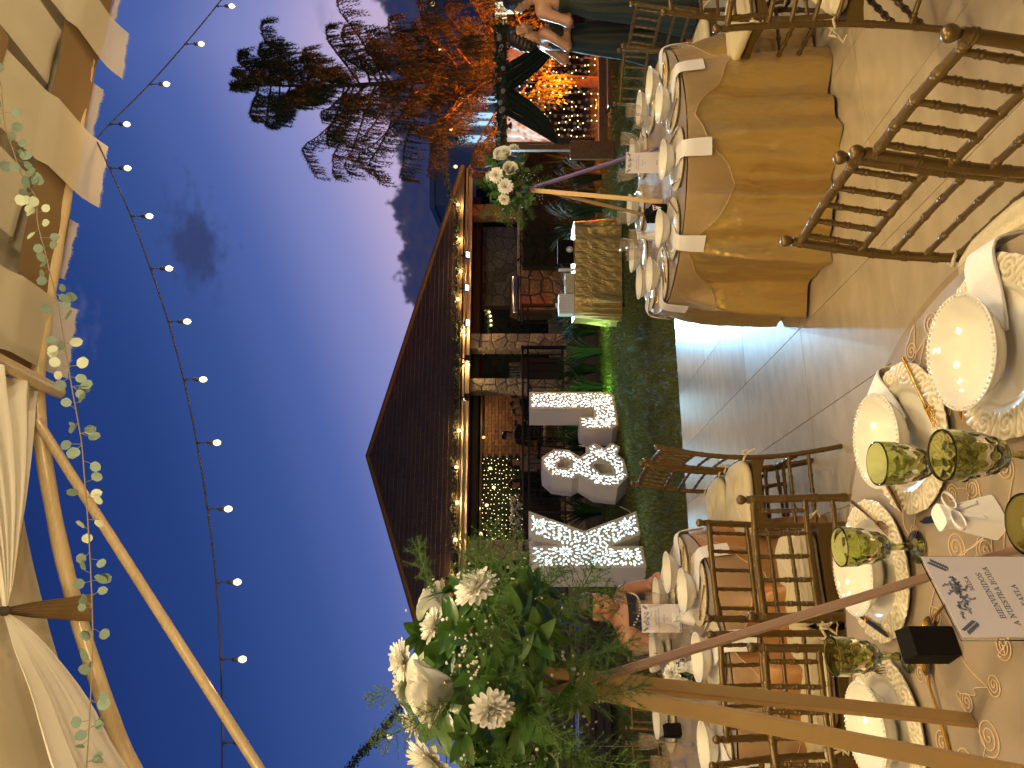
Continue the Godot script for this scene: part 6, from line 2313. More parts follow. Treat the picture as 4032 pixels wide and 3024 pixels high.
func arch():
	# wooden arch with curtains, strings of leaves and fairy lights
	var w := 12.5
	var x0 := (2434 - 1512) / 3000.0 * w
	var x1 := (2894 - 1512) / 3000.0 * w
	var W := x1 - x0
	var at := V((x0 + x1) / 2, w)
	var yaw := -atan2(SA, CA) * 0.9
	var t = thing("wedding_arch", "wooden arch draped with white and dark green curtains and fairy lights", "arch", at, yaw)
	for s in [-1, 1]:
		part("post", block(Vector3(s * (W / 2 - 0.04), 0.9, 0), Vector3(0.13, 1.8, 0.13), 0.01), M.wood, t)
	part("side_panel", block(Vector3(-W / 2 - 0.10, 0.36, 0.25), Vector3(0.30, 0.72, 0.05), 0.01), M.wood, t)
	part("side_panel", block(Vector3(-W / 2 + 0.10, 0.62, 0.12), Vector3(0.10, 0.62, 0.04), 0.01), M.dark_wood, t)
	part("beam", block(Vector3(0, 1.80, 0), Vector3(W + 0.1, 0.12, 0.13), 0.01), M.wood, t)
	part("sill", block(Vector3(0, 0.16, 0), Vector3(W, 0.14, 0.13), 0.01), M.wood, t)
	part("bench", block(Vector3(0.7, 0.10, 0.25), Vector3(2.2, 0.06, 0.35), 0.01), M.wood, t)
	for s in [-1.0, 1.0]:
		# pale curtain gathered to the post at its waist
		for q in [["white_curtain", M.white_curtain, 0.02, s * (W / 2 - 0.03), s * 0.05, 0.98], ["green_curtain", M.green_curtain, 0.07, s * 0.40, -s * 0.10, 0.95]]:
			var m := MB.new()
			var rows := []
			for j in 21:
				var f := j / 20.0
				var row := PackedVector3Array()
				for k in 49:
					var g := k / 48.0
					var top := Vector3(lerpf(q[3], q[4], g), 1.78, q[2])
					var end := Vector3(s * (W / 2 - 0.06), q[5] - 0.05 * g, 0.06 + q[2] * 0.5)
					var p: Vector3 = top.lerp(end, f if q[0] == "white_curtain" else f)
					p.y -= 0.16 * sin(PI * f) * g * (1.0 if q[0] == "white_curtain" else 1.3)
					p.x += s * 0.0 
					p.z += (0.028 * sin(g * 38.0 + 1.3 * sin(g * 7)) + 0.012 * sin(g * 80.0)) * (1.0 - 0.75 * f)
					row.append(p)
				rows.append(row)
			m.grid(rows)
			part(q[0], m, q[1], t)
	# tail of the right curtain
	var tl := MB.new()
	var trs := []
	for j in 9:
		var f := j / 8.0
		var row := PackedVector3Array()
		for k in 21:
			var g := k / 20.0
			row.append(Vector3(W / 2 - 0.14 + g * 0.12 * (1 + 0.4 * f), 0.97 - f * 0.55, 0.10 + 0.02 * sin(g * 18)))
		trs.append(row)
	tl.grid(trs)
	part("curtain_tail", tl, M.white_curtain, t)
	# hanging strings
	var fm := MB.new()
	fm.ball(Vector3.ZERO, 0.0125, 5, 3)
	var fmesh = fm.done()
	var lv := MB.new()
	var disc := MB.new()
	for k in 8:
		pass
	var st := MB.new()
	for i in 15:
		var x := lerpf(-W / 2 + 0.12, W / 2 - 0.14, i / 14.0)
		st.tube([Vector3(x, 1.75, -0.06), Vector3(x + R.randf_range(-0.02, 0.02), 0.25, -0.05)], 0.003, 3)
		for j in 13:
			var y := 0.26 + j * 0.105 + R.randf_range(-0.03, 0.03)
			if R.randf() < 0.62:
				part("fairy_light", fmesh, M.fairy, t, Transform3D(Basis.IDENTITY, Vector3(x + R.randf_range(-0.03, 0.03), y, -0.045)))
			var o := Vector3(x + R.randf_range(-0.04, 0.04), y + 0.05, -0.07)
			var rw := []
			for z in 9:
				var a := TAU * z / 8
				rw.append(o + Vector3(cos(a) * 0.028, sin(a) * 0.028, R.randf_range(-0.004, 0.004)))
			lv.face(rw.slice(0, 8), Vector3(0, 0, 1))
	part("strings", st, M.cable, t)
	tag(part("hanging_leaves", lv, M.eucalyptus_0, t), "", "", "", "stuff")
	# greenery and roses along the top beam
	var gm := MB.new()
	for k in 1500:
		leaf_tri(gm, Vector3(R.randf_range(-W / 2 - 0.12, W / 2 + 0.15), 1.82 + R.randfn() * 0.055, R.randfn() * 0.07 + 0.03), 0.085)
	mat("arch_leaf", Color(0.03, 0.075, 0.035), 0.7)
	var gf = thing("arch_garland", "green garland with white roses along the top of the arch", "garland", at, yaw)
	tag(part("leaves", gm, M.arch_leaf, gf), "", "", "", "stuff")
	for x in [-0.74, -0.50, -0.38, -0.33, -0.24, -0.05, 0.13, 0.33, 0.52, 0.68, 0.79, 0.85, -0.85, 0.60]:
		part("rose", K.rose, M.petal, gf, Transform3D(aim(Vector3(R.randfn() * 0.3, 0.5, 1), 0.036), Vector3(x * W / 1.92, 1.82 + R.randf_range(-0.05, 0.05), 0.13)))
	for x in [-0.62, -0.36, 0.10, 0.38, 0.70]:
		for k in 16:
			var a := TAU * k / 16
			part("pine_sprig", K.leaf_0, M.dark_stem if k % 3 == 0 else M.garland, gf, Transform3D(aim(Vector3(cos(a) * 0.7, -0.55, sin(a) * 0.4), 0.09), Vector3(x * W / 1.92, 1.72, 0.14)))

# one continuous skin round tapered bones: distances joined smoothly on a grid, then meshed as surface nets
func flesh(m: MB, bones: Array, cell: float, k: float):
	var lo := Vector3.ONE * 1e9
	var hi := Vector3.ONE * -1e9
	for b in bones:
		for e in 2:
			var r: float = b[2 + e] + k + cell * 2
			lo = lo.min(b[e] - Vector3.ONE * r)
			hi = hi.max(b[e] + Vector3.ONE * r)
	var nx := int((hi.x - lo.x) / cell) + 2
	var ny := int((hi.y - lo.y) / cell) + 2
	var nz := int((hi.z - lo.z) / cell) + 2
	var f := PackedFloat32Array()
	f.resize(nx * ny * nz)
	f.fill(1.0)
	for b in bones:
		var a: Vector3 = b[0]
		var c: Vector3 = b[1]
		var ra: float = b[2]
		var rc: float = b[3]
		var sq: Vector3 = b[4] if b.size() > 4 else Vector3.ONE
		var d := c - a
		var L := maxf(d.length_squared(), 1e-9)
		var rm := maxf(ra, rc) + k + cell * 1.5
		var s0 := ((a.min(c) - Vector3.ONE * rm - lo) / cell).floor().max(Vector3.ZERO)
		var s1 := ((a.max(c) + Vector3.ONE * rm - lo) / cell).ceil().min(Vector3(nx - 1, ny - 1, nz - 1))
		for z in range(int(s0.z), int(s1.z) + 1):
			for y in range(int(s0.y), int(s1.y) + 1):
				var at := (z * ny + y) * nx
				for x in range(int(s0.x), int(s1.x) + 1):
					var p := lo + Vector3(x, y, z) * cell - a
					var t := clampf(p.dot(d) / L, 0.0, 1.0)
					var q := p - d * t
					var v := (q * sq).length() - lerpf(ra, rc, t)
					var o := f[at + x]
					var h := maxf(k - absf(o - v), 0.0) / k
					f[at + x] = minf(o, v) - h * h * k * 0.25
	var ids := {}
	for z in nz - 1:
		for y in ny - 1:
			for x in nx - 1:
				var n0 := (z * ny + y) * nx + x
				var neg := 0
				for j in 8:
					if f[n0 + (j & 1) + ((j >> 1) & 1) * nx + (j >> 2) * nx * ny] < 0:
						neg += 1
				if neg == 0 or neg == 8:
					continue
				var sum := Vector3.ZERO
				var cnt := 0
				for e in [[0, 1], [2, 3], [4, 5], [6, 7], [0, 2], [1, 3], [4, 6], [5, 7], [0, 4], [1, 5], [2, 6], [3, 7]]:
					var a0: int = e[0]
					var b0: int = e[1]
					var va := f[n0 + (a0 & 1) + ((a0 >> 1) & 1) * nx + (a0 >> 2) * nx * ny]
					var vb := f[n0 + (b0 & 1) + ((b0 >> 1) & 1) * nx + (b0 >> 2) * nx * ny]
					if (va < 0) != (vb < 0):
						var t := va / (va - vb)
						sum += Vector3(a0 & 1, (a0 >> 1) & 1, a0 >> 2).lerp(Vector3(b0 & 1, (b0 >> 1) & 1, b0 >> 2), t)
						cnt += 1
				ids[n0] = m.add(lo + (Vector3(x, y, z) + sum / cnt) * cell)
	var step := [1, nx, nx * ny]
	for n0 in ids:
		for ax in 3:
			var s: int = step[ax]
			var u: int = step[(ax + 1) % 3]
			var w: int = step[(ax + 2) % 3]
			if (f[n0] < 0) == (f[n0 + s] < 0):
				continue
			if not (ids.has(n0 - u) and ids.has(n0 - w) and ids.has(n0 - u - w)):
				continue
			var q := [ids[n0], ids[n0 - u], ids[n0 - u - w], ids[n0 - w]]
			if f[n0] < 0:
				m.i.append_array([q[0], q[2], q[1], q[0], q[3], q[2]])
			else:
				m.i.append_array([q[0], q[1], q[2], q[0], q[2], q[3]])

func hand(m: MB, wrist: Vector3, along: Vector3, palm: Vector3, thumb_side: float, curl: float):
	var d := along.normalized()
	var n := (palm - d * palm.dot(d)).normalized()
	var s := d.cross(n) * thumb_side
	var bones := [[wrist - d * 0.02, wrist + d * 0.02, 0.021, 0.022, Vector3.ONE], [wrist + d * 0.02 - s * 0.012, wrist + d * 0.075 - s * 0.02, 0.017, 0.014], [wrist + d * 0.02 + s * 0.012, wrist + d * 0.078 + s * 0.02, 0.017, 0.014]]
	for k in 4:
		var off := 0.027 - 0.018 * k
		var ln: float = [0.066, 0.075, 0.070, 0.055][k]
		var p0 := wrist + d * (0.082 - 0.004 * absf(k - 1.2)) + s * off
		var d1 := (d * cos(curl * 0.5) + n * sin(curl * 0.5)).normalized()
		var d2 := (d * cos(curl) + n * sin(curl)).normalized()
		var d3 := (d * cos(curl * 1.6) + n * sin(curl * 1.6)).normalized()
		var p1 := p0 + d1 * ln * 0.46
		var p2 := p1 + d2 * ln * 0.30
		bones.append([p0 - d * 0.02, p1, 0.0088, 0.0080])
		bones.append([p1, p2, 0.0080, 0.0073])
		bones.append([p2, p2 + d3 * ln * 0.24, 0.0073, 0.0062])
	var t0 := wrist + d * 0.022 + s * 0.022
	var t1 := t0 + (d * 0.6 + s * 0.75 + n * 0.3).normalized() * 0.038
	bones.append([t0, t1, 0.012, 0.0098])
	bones.append([t1, t1 + (d * 0.95 + s * 0.25 + n * 0.3).normalized() * 0.034, 0.0095, 0.0075])
	flesh(m, bones, 0.0052, 0.007)

# a head: o its centre, fwd where the face looks, up its crown
func head(m: MB, o: Vector3, fwd: Vector3, up: Vector3, s: float, neck: Vector3):
	var f := fwd.normalized()
	var u := (up - f * up.dot(f)).normalized()
	var r := u.cross(f)
	var b := func(x, y, z): return o + (r * x + u * y + f * z) * s
	var bones := [
		[b.call(0, 0.035, -0.018), b.call(0, 0.040, 0.010), 0.076 * s, 0.074 * s],
		[b.call(0, -0.015, 0.030), b.call(0, -0.045, 0.038), 0.058 * s, 0.046 * s],
		[b.call(0, -0.075, 0.052), b.call(0, -0.090, 0.058), 0.030 * s, 0.022 * s],
		[b.call(-0.042, -0.055, 0.010), b.call(0, -0.088, 0.050), 0.026 * s, 0.022 * s],
		[b.call(0.042, -0.055, 0.010), b.call(0, -0.088, 0.050), 0.026 * s, 0.022 * s],
		[b.call(0, 0.008, 0.086), b.call(0, -0.030, 0.106), 0.009 * s, 0.013 * s],
		[b.call(-0.034, -0.028, 0.062), b.call(-0.026, -0.030, 0.066), 0.026 * s, 0.024 * s],
		[b.call(0.034, -0.028, 0.062), b.call(0.026, -0.030, 0.066), 0.026 * s, 0.024 * s],
		[b.call(-0.040, 0.026, 0.072), b.call(0.040, 0.026, 0.072), 0.014 * s, 0.014 * s],
		[b.call(-0.012, -0.060, 0.088), b.call(0.012, -0.060, 0.088), 0.009 * s, 0.009 * s],
		[b.call(-0.076, 0.018, -0.006), b.call(-0.074, -0.022, 0.002), 0.014 * s, 0.009 * s],
		[b.call(0.076, 0.018, -0.006), b.call(0.074, -0.022, 0.002), 0.014 * s, 0.009 * s],
		[b.call(0, -0.05, -0.018), neck, 0.050 * s, 0.056 * s],
	]
	flesh(m, bones, 0.0065, 0.016)

func face_bits(t, o: Vector3, fwd: Vector3, up: Vector3, s: float, hair_mesh: MB, hairm):
	var f := fwd.normalized()
	var u := (up - f * up.dot(f)).normalized()
	var r := u.cross(f)
	var em := MB.new()
	for e in [-1, 1]:
		em.ball(o + (r * 0.032 * e + u * 0.006 + f * 0.074) * s, 0.0105 * s, 8, 6)
	part("eyes", em, M.eye, t)
	var bm := MB.new()
	for e in [-1, 1]:
		bm.tube([o + (r * 0.016 * e + u * 0.026 + f * 0.087) * s, o + (r * 0.034 * e + u * 0.032 + f * 0.083) * s, o + (r * 0.05 * e + u * 0.026 + f * 0.07) * s], 0.0032 * s, 5)
	part("eyebrows", bm, M.hair, t)
	var lm := MB.new()
	lm.tube([o + (r * -0.024 - u * 0.060 + f * 0.088) * s, o + (-u * 0.057 + f * 0.098) * s, o + (r * 0.024 - u * 0.060 + f * 0.088) * s], [0.003, 0.0065, 0.003], 6)
	part("lips", lm, M.lip, t)
	part("hair", hair_mesh, hairm, t)

# a floor length dress: rings of [height, centre, half width, half depth]; folds grow towards the hem
func dress(m: MB, rings_: Array, right: Vector3, fwd: Vector3, folds: float, seed_):
	var rn := RandomNumberGenerator.new()
	rn.seed = seed_
	var p1 := rn.randf() * TAU
	var p2 := rn.randf() * TAU
	var rows := []
	var n := rings_.size()
	for j in (n - 1) * 4 + 1:
		var g := j / 4.0
		var a: Array = rings_[min(n - 1, int(g))]
		var b: Array = rings_[min(n - 1, int(g) + 1)]
		var t := g - int(g)
		t = t * t * (3 - 2 * t) * 0.5 + t * 0.5
		var c: Vector3 = (a[0] as Vector3).lerp(b[0], t)
		var hw := lerpf(a[1], b[1], t)
		var hd := lerpf(a[2], b[2], t)
		var fo := folds * smoothstep(0.25, 1.0, j / float((n - 1) * 4))
		var row := PackedVector3Array()
		for k in 72:
			var an := TAU * k / 72
			var w := 1.0 + fo * (0.6 * sin(an * 9 + p1) + 0.4 * sin(an * 14 + p2))
			row.append(c + right * cos(an) * hw * w + fwd * sin(an) * hd * w)
		rows.append(row)
	m.grid(rows, true)

func people():
	# woman in dark green, seen from her left, facing right
	var w := 7.4
	var at := V((2872 - 1512) / 3000.0 * w, w)
	var t = thing("person", "woman in dark green strapless gown, facing right with pinned up hair", "person", at)
	var F := V(0.99, -0.08).normalized()          # the way she faces
	var L := Vector3.UP.cross(F)                  # her left
	var Rr := -L
	var m := MB.new()
	var hc := Vector3(0, 1.555, 0) + F * 0.03
	var sh := 1.365
	var bones := [
		[Vector3(0, 0.93, 0) + Rr * 0.05, Vector3(0, 0.93, 0) + L * 0.05, 0.09, 0.09], [Vector3(0, 0.95, 0), Vector3(0, 1.10, 0), 0.09, 0.09], [Vector3(0, 1.10, 0), Vector3(0, 1.27, 0) + F * 0.01, 0.10, 0.115],
		[Vector3(0, 1.27, 0) + F * 0.06 + L * 0.065, Vector3(0, 1.25, 0) + F * 0.07 + L * 0.065, 0.062, 0.06], [Vector3(0, 1.27, 0) + F * 0.06 + Rr * 0.065, Vector3(0, 1.25, 0) + F * 0.07 + Rr * 0.065, 0.062, 0.06],
		[Vector3(0, sh - 0.03, 0) + L * 0.10, Vector3(0, sh - 0.03, 0) + Rr * 0.10, 0.068, 0.068], [Vector3(0, sh, 0), Vector3(0, sh + 0.09, 0) + F * 0.015, 0.058, 0.047],
		[Vector3(0, sh - 0.02, 0) + L * 0.155, Vector3(0, 1.13, 0) + L * 0.20 - F * 0.13, 0.052, 0.042], [Vector3(0, 1.13, 0) + L * 0.20 - F * 0.13, Vector3(0, 1.10, 0) + L * 0.16 + F * 0.10, 0.040, 0.028],
		[Vector3(0, sh - 0.02, 0) + Rr * 0.155, Vector3(0, 1.13, 0) + Rr * 0.20 - F * 0.14, 0.052, 0.042], [Vector3(0, 1.13, 0) + Rr * 0.20 - F * 0.14, Vector3(0, 1.12, 0) + Rr * 0.13 + F * 0.20, 0.040, 0.028],
		[Vector3(0, 0.9, 0) + L * 0.09, Vector3(0, 0.48, 0) + L * 0.09 + F * 0.02, 0.07, 0.055], [Vector3(0, 0.48, 0) + L * 0.09 + F * 0.02, Vector3(0, 0.10, 0) + L * 0.09, 0.058, 0.04], [Vector3(0, 0.9, 0) + Rr * 0.09, Vector3(0, 0.48, 0) + Rr * 0.09, 0.07, 0.055], [Vector3(0, 0.48, 0) + Rr * 0.09, Vector3(0, 0.10, 0) + Rr * 0.09, 0.058, 0.04],
		[Vector3(0, 0.06, 0) + L * 0.09, Vector3(0, 0.03, 0) + L * 0.09 + F * 0.15, 0.04, 0.03], [Vector3(0, 0.06, 0) + Rr * 0.09, Vector3(0, 0.03, 0) + Rr * 0.09 + F * 0.15, 0.04, 0.03],
	]
	flesh(m, bones, 0.015, 0.035)
	var look := (F + Vector3(0, 0.12, 0)).normalized()
	head(m, hc, look, Vector3.UP - F * 0.1, 1.0, Vector3(0, 1.44, 0) + F * 0.012)
	hand(m, Vector3(0, 1.10, 0) + L * 0.16 + F * 0.11, F + Rr * 0.25, Rr, 1.0, 0.7)
	hand(m, Vector3(0, 1.12, 0) + Rr * 0.13 + F * 0.21, F + L * 0.2, L, -1.0, 0.7)
	part("body", m, M.skin, t)
	var hm := MB.new()
	flesh(hm, [[hc + Vector3(0, 0.056, 0) - F * 0.035, hc + Vector3(0, 0.068, 0) + F * 0.012, 0.084, 0.070], [hc - F * 0.055 + Vector3(0, 0.03, 0), hc - F * 0.085 - Vector3(0, 0.04, 0), 0.072, 0.055], [hc - F * 0.10 - Vector3(0, 0.01, 0), hc - F * 0.115 - Vector3(0, 0.07, 0), 0.055, 0.04], [hc - F * 0.08 - Vector3(0, 0.08, 0), hc - F * 0.085 - Vector3(0, 0.16, 0), 0.035, 0.016], [hc + L * 0.05 - F * 0.05 - Vector3(0, 0.06, 0), hc + L * 0.055 - F * 0.05 - Vector3(0, 0.15, 0), 0.02, 0.01]], 0.010, 0.02)
	for k in hm.v.size():
		hm.v[k] += Vector3(sin(hm.v[k].y * 160 + hm.v[k].x * 60), 0, cos(hm.v[k].y * 140 + hm.v[k].z * 70)) * 0.004
	face_bits(t, hc, look, Vector3.UP - F * 0.1, 1.0, hm, M.hair)
	var dm := MB.new()
	dress(dm, [[Vector3(0, 1.300, 0) + F * 0.03, 0.137, 0.128], [Vector3(0, 1.25, 0) + F * 0.035, 0.145, 0.14], [Vector3(0, 1.10, 0), 0.118, 0.112], [Vector3(0, 0.95, 0), 0.178, 0.135], [Vector3(0, 0.55, 0), 0.22, 0.19], [Vector3(0, 0.02, 0), 0.32, 0.32]], Rr, F, 0.10, 3)
	part("gown", dm, M.dress, t)
	var fb := MB.new()
	for k in 26:
		fb.ball(Vector3(0, 1.16, 0) + F * 0.24 + Vector3(R.randfn(), R.randfn(), R.randfn()) * 0.035, 0.009, 5, 3)
	var pz = thing("posy", "small posy of white flowers held by the women", "flowers", at)
	part("blooms", fb, M.mum, pz)
	# the second woman, turned away at the edge of the picture
	w = 6.9
	at = V((3035 - 1512) / 3000.0 * w, w)
	t = thing("person", "woman in a dark gown at the right edge, seen from behind with bare back", "person", at)
	F = V(-0.25, 0.97).normalized()
	L = Vector3.UP.cross(F)
	Rr = -L
	m = MB.new()
	hc = Vector3(0, 1.60, 0) + F * 0.03
	sh = 1.40
	bones = [
		[Vector3(0, 0.95, 0) + Rr * 0.05, Vector3(0, 0.95, 0) + L * 0.05, 0.09, 0.09], [Vector3(0, 0.98, 0), Vector3(0, 1.13, 0), 0.09, 0.09], [Vector3(0, 1.13, 0), Vector3(0, 1.30, 0), 0.108, 0.12],
		[Vector3(0, sh - 0.03, 0) + L * 0.11, Vector3(0, sh - 0.03, 0) + Rr * 0.11, 0.072, 0.072], [Vector3(0, sh, 0), Vector3(0, sh + 0.09, 0) + F * 0.015, 0.06, 0.048],
		[Vector3(0, sh - 0.02, 0) + L * 0.165, Vector3(0, 1.15, 0) + L * 0.24 + F * 0.02, 0.055, 0.044], [Vector3(0, 1.15, 0) + L * 0.24 + F * 0.02, Vector3(0, 1.13, 0) + L * 0.12 + F * 0.22, 0.042, 0.029],
		[Vector3(0, sh - 0.02, 0) + Rr * 0.165, Vector3(0, 1.14, 0) + Rr * 0.22, 0.055, 0.044], [Vector3(0, 1.14, 0) + Rr * 0.22, Vector3(0, 1.12, 0) + Rr * 0.12 + F * 0.22, 0.042, 0.029],
		[Vector3(0, 0.9, 0) + L * 0.09, Vector3(0, 0.10, 0) + L * 0.09, 0.07, 0.045], [Vector3(0, 0.9, 0) + Rr * 0.09, Vector3(0, 0.10, 0) + Rr * 0.09, 0.07, 0.045],
		[Vector3(0, 0.06, 0) + L * 0.09, Vector3(0, 0.03, 0) + L * 0.09 + F * 0.15, 0.04, 0.03], [Vector3(0, 0.06, 0) + Rr * 0.09, Vector3(0, 0.03, 0) + Rr * 0.09 + F * 0.15, 0.04, 0.03],
	]
	flesh(m, bones, 0.015, 0.035)
	head(m, hc, F + L * 0.5, Vector3.UP, 1.0, Vector3(0, 1.48, 0) + F * 0.012)
	hand(m, Vector3(0, 1.13, 0) + L * 0.12 + F * 0.23, F + Rr * 0.4, Rr, 1.0, 0.7)
	hand(m, Vector3(0, 1.12, 0) + Rr * 0.12 + F * 0.23, F + L * 0.4, L, -1.0, 0.7)
	part("body", m, M.skin, t)
	hm = MB.new()
	flesh(hm, [[hc + Vector3(0, 0.05, 0) - F * 0.03, hc + Vector3(0, 0.055, 0) + F * 0.02, 0.09, 0.082], [hc - F * 0.06 + Vector3(0, 0.02, 0), hc - F * 0.09 - Vector3(0, 0.06, 0), 0.08, 0.06], [hc - F * 0.11 - Vector3(0, 0.02, 0), hc - F * 0.11 - Vector3(0, 0.06, 0), 0.055, 0.05]], 0.010, 0.02)
	face_bits(t, hc, F + L * 0.5, Vector3.UP, 1.0, hm, M.hair)
	dm = MB.new()
	dress(dm, [[Vector3(0, 1.23, 0), 0.140, 0.132], [Vector3(0, 1.13, 0), 0.128, 0.120], [Vector3(0, 0.97, 0), 0.19, 0.142], [Vector3(0, 0.55, 0), 0.23, 0.20], [Vector3(0, 0.02, 0), 0.33, 0.33]], Rr, F, 0.10, 8)
	part("gown", dm, M.dress, t)
	# seated woman at the left table, bare shoulder and pearls
	w = 4.75
	at = V((585 - 1512) / 3000.0 * w, w)
	t = thing("person", "seated woman in navy with pearl strands at the left table, head bowed to the right", "person", at)
	F = V(0.75, -0.66).normalized()
	L = Vector3.UP.cross(F)
	Rr = -L
	m = MB.new()
	hc = Vector3(0, 1.125, 0) + F * 0.13
	bones = [
		[Vector3(0, 0.55, 0) + Rr * 0.07, Vector3(0, 0.55, 0) + L * 0.07, 0.13, 0.13], [Vector3(0, 0.55, 0), Vector3(0, 0.78, 0) + F * 0.02, 0.125, 0.115], [Vector3(0, 0.78, 0) + F * 0.02, Vector3(0, 0.92, 0) + F * 0.04, 0.115, 0.12],
		[Vector3(0, 0.94, 0) + L * 0.11 + F * 0.04, Vector3(0, 0.94, 0) + Rr * 0.11 + F * 0.04, 0.072, 0.072], [Vector3(0, 0.95, 0) + F * 0.05, Vector3(0, 1.05, 0) + F * 0.09, 0.062, 0.05],
		[Vector3(0, 0.93, 0) + L * 0.165 + F * 0.04, Vector3(0, 0.70, 0) + L * 0.22 + F * 0.06, 0.056, 0.045], [Vector3(0, 0.70, 0) + L * 0.22 + F * 0.06, Vector3(0, 0.79, 0) + L * 0.10 + F * 0.26, 0.042, 0.03],
		[Vector3(0, 0.93, 0) + Rr * 0.165 + F * 0.04, Vector3(0, 0.70, 0) + Rr * 0.22 + F * 0.06, 0.056, 0.045], [Vector3(0, 0.70, 0) + Rr * 0.22 + F * 0.06, Vector3(0, 0.80, 0) + Rr * 0.10 + F * 0.26, 0.042, 0.03],
		[Vector3(0, 0.52, 0) + L * 0.09, Vector3(0, 0.50, 0) + L * 0.11 + F * 0.42, 0.09, 0.065], [Vector3(0, 0.50, 0) + L * 0.11 + F * 0.42, Vector3(0, 0.08, 0) + L * 0.11 + F * 0.40, 0.06, 0.04], [Vector3(0, 0.52, 0) + Rr * 0.09, Vector3(0, 0.50, 0) + Rr * 0.11 + F * 0.42, 0.09, 0.065], [Vector3(0, 0.50, 0) + Rr * 0.11 + F * 0.42, Vector3(0, 0.08, 0) + Rr * 0.11 + F * 0.40, 0.06, 0.04],
	]
	flesh(m, bones, 0.013, 0.035)
	look = F + Vector3(0, -0.35, 0)
	head(m, hc, look, Vector3.UP + F * 0.3, 1.0, Vector3(0, 1.04, 0) + F * 0.085)
	hand(m, Vector3(0, 0.79, 0) + L * 0.09 + F * 0.27, F + Rr * 0.4, Vector3.DOWN, -1.0, 0.5)
	hand(m, Vector3(0, 0.80, 0) + Rr * 0.09 + F * 0.27, F + L * 0.4, Vector3.DOWN, 1.0, 0.5)
	part("body", m, M.skin_dark, t)
	hm = MB.new()
	flesh(hm, [[hc + Vector3(0, 0.055, 0) - F * 0.035, hc + Vector3(0, 0.065, 0) + F * 0.025, 0.088, 0.078], [hc - F * 0.08 + Vector3(0, 0.02, 0), hc - F * 0.13 + Vector3(0, 0.0, 0), 0.07, 0.05]], 0.010, 0.02)
	face_bits(t, hc, look, Vector3.UP + F * 0.3, 1.0, hm, M.hair)
	dm = MB.new()
	dress(dm, [[Vector3(0, 0.945, 0) + F * 0.04, 0.150, 0.120], [Vector3(0, 0.80, 0) + F * 0.03, 0.140, 0.135], [Vector3(0, 0.62, 0), 0.15, 0.145], [Vector3(0, 0.48, 0) + F * 0.10, 0.21, 0.26]], Rr, F, 0.03, 5)
	part("dress", dm, M.navy, t)
	var sk := MB.new()
	flesh(sk, [[Vector3(0, 0.52, 0) + L * 0.07, Vector3(0, 0.51, 0) + L * 0.10 + F * 0.44, 0.12, 0.09], [Vector3(0, 0.52, 0) + Rr * 0.07, Vector3(0, 0.51, 0) + Rr * 0.10 + F * 0.44, 0.12, 0.09]], 0.02, 0.05)
	part("skirt", sk, M.navy, t)
	var pm := MB.new()
	for q in [0.0, 0.03]:
		for k in 46:
			var a := TAU * k / 46
			var p = Vector3(0, 0.985 - q * 0.9, 0) + F * 0.055 + Rr * cos(a) * (0.098 + q) + F * sin(a) * (0.085 + q * 1.3)
			p.y -= 0.055 * maxf(0.0, sin(a)) + q * maxf(0, sin(a))
			pm.ball(p, 0.0065, 5, 4)
	part("pearls", pm, M.pearl, t)
	var sc = copy(chair0, "banquet_chair", "gold chair under the seated woman with pearls", at - F * 0.12, atan2(F.x, F.z))
	# guests on the patio: dark seated figures behind the railing
	var proto = null
	var gi := 0
	for q in [[1470, 1.0, 19.4, 0.9, "dark suited guest nearest the right of the brick wall"], [1432, 0.98, 19.9, -0.4, "dark suited guest second from the right before the brick wall"], [1398, 0.93, 19.6, 0.3, "dark suited guest in the middle before the brick wall"], [1350, 0.90, 19.8, 1.2, "dark suited guest left of the middle before the brick wall"], [1312, 1.12, 19.2, -0.8, "tallest dark suited guest before the left of the brick wall"]]:
		var pos := PU(q[0], 2016, q[2] * 0.99)
		pos.y = 0.37
		if proto == null:
			proto = guest(q[4], pos, q[3], "suit")
			proto.scale = Vector3.ONE * q[1]
		else:
			var o = copy(proto, "person", q[4], pos, q[3], "seated patio guests")
			o.scale = Vector3.ONE * q[1]
		gi += 1
	proto.set_meta("group", "seated patio guests")
	var wg = null
	for q in [[1195, 19.0, 0.6, "long haired guest in blush behind the railing before the leaf wall"], [1120, 19.3, -0.9, "dark haired guest left of the long haired guest behind the railing"], [905, 19.0, 1.0, "guest with dark hair at the left end of the leaf wall"]]:
		var pos := PU(q[0], 2016, q[1] * 0.99)
		pos.y = 0.37
		guest(q[3], pos, q[2], "blush" if gi == 5 else "suit", true)
		gi += 1
	# two empty chairs on the patio, seen through the railing
	for q in [[1330, 18.0, 2.6, "gold chair on the patio behind the railing, left of the letter J"], [1270, 18.6, 2.2, "gold chair farther back on the patio above the ampersand"]]:
		var pos := PU(q[0], 2016, q[1])
		pos.y = 0.37
		copy(chair0, "banquet_chair", q[3], pos, q[2])

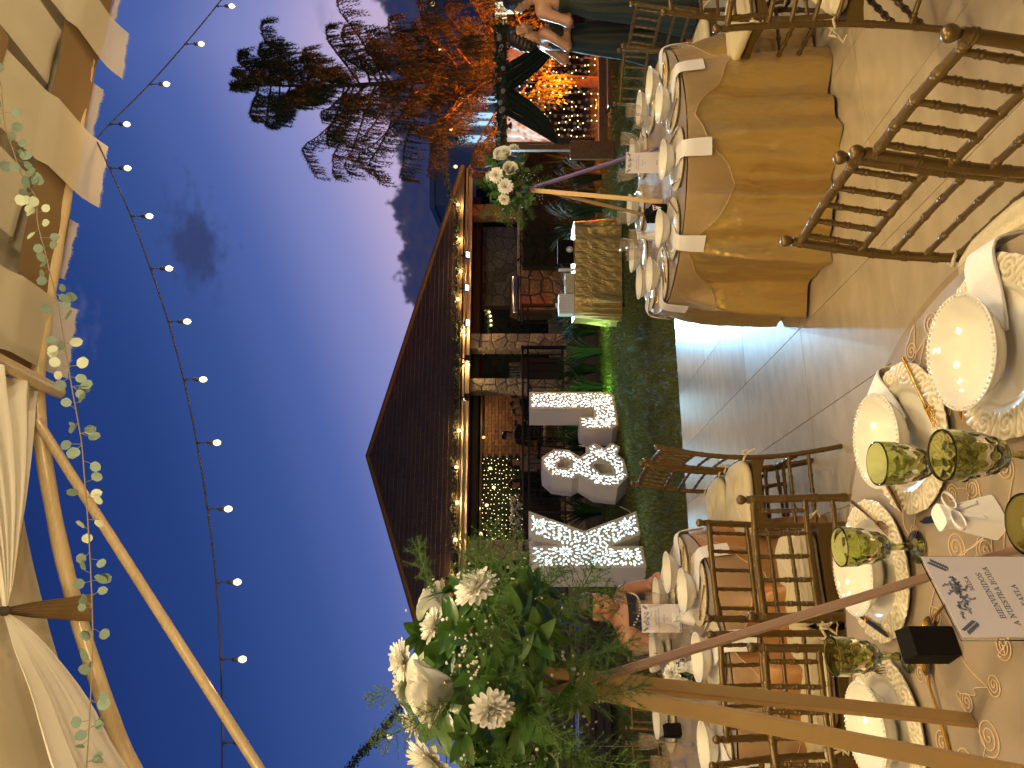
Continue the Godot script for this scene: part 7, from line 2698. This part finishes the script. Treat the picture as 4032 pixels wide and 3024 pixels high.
func guest(label, pos, yaw, clothes, hairy = false):
	var t = thing("person", label, "person", pos, yaw)
	var m := MB.new()
	flesh(m, [[Vector3(0, 0.46, 0), Vector3(0, 0.98, 0.02), 0.13, 0.12], [Vector3(-0.13, 1.0, 0.02), Vector3(0.13, 1.0, 0.02), 0.085, 0.085], [Vector3(-0.19, 0.98, 0.02), Vector3(-0.24, 0.70, 0.06), 0.062, 0.05], [Vector3(-0.24, 0.70, 0.06), Vector3(-0.12, 0.66, 0.28), 0.05, 0.035], [Vector3(0.19, 0.98, 0.02), Vector3(0.24, 0.70, 0.06), 0.062, 0.05], [Vector3(0.24, 0.70, 0.06), Vector3(0.12, 0.66, 0.28), 0.05, 0.035], [Vector3(-0.09, 0.48, 0), Vector3(-0.11, 0.50, 0.42), 0.085, 0.065], [Vector3(0.09, 0.48, 0), Vector3(0.11, 0.50, 0.42), 0.085, 0.065], [Vector3(-0.11, 0.50, 0.42), Vector3(-0.11, 0.05, 0.40), 0.062, 0.045], [Vector3(0.11, 0.50, 0.42), Vector3(0.11, 0.05, 0.40), 0.062, 0.045]], 0.03, 0.05)
	part("suit" if clothes == "suit" else "blouse", m, M[clothes], t)
	var h := MB.new()
	head(h, Vector3(0, 1.235, 0.05), Vector3(0, 0, 1), Vector3.UP, 1.05, Vector3(0, 1.08, 0.02))
	part("head", h, M.skin, t)
	var hr := MB.new()
	var b := [[Vector3(0, 1.29, 0.015), Vector3(0, 1.30, 0.065), 0.093, 0.085], [Vector3(0, 1.26, -0.01), Vector3(0, 1.18, -0.02), 0.088, 0.06]]
	if hairy:
		b.append([Vector3(0, 1.2, -0.05), Vector3(0, 0.92, -0.08), 0.10, 0.08])
	flesh(hr, b, 0.018, 0.03)
	part("hair", hr, M.hair, t)
	return t

func _ready():
	R.seed = 2024
	stage()
	materials()
	ground()
	house()
	lights_out()
	far_things()
	tent()
	R.seed = 99
	tables()
	chairs()
	letters()
	R.seed = 55
	arch_first()
	centrepieces()
	R.seed = 56
	tree()
	R.seed = 57
	tufts()
	people()

func arch_first():
	if not K.has("rose"):
		petal_shapes()
	arch()
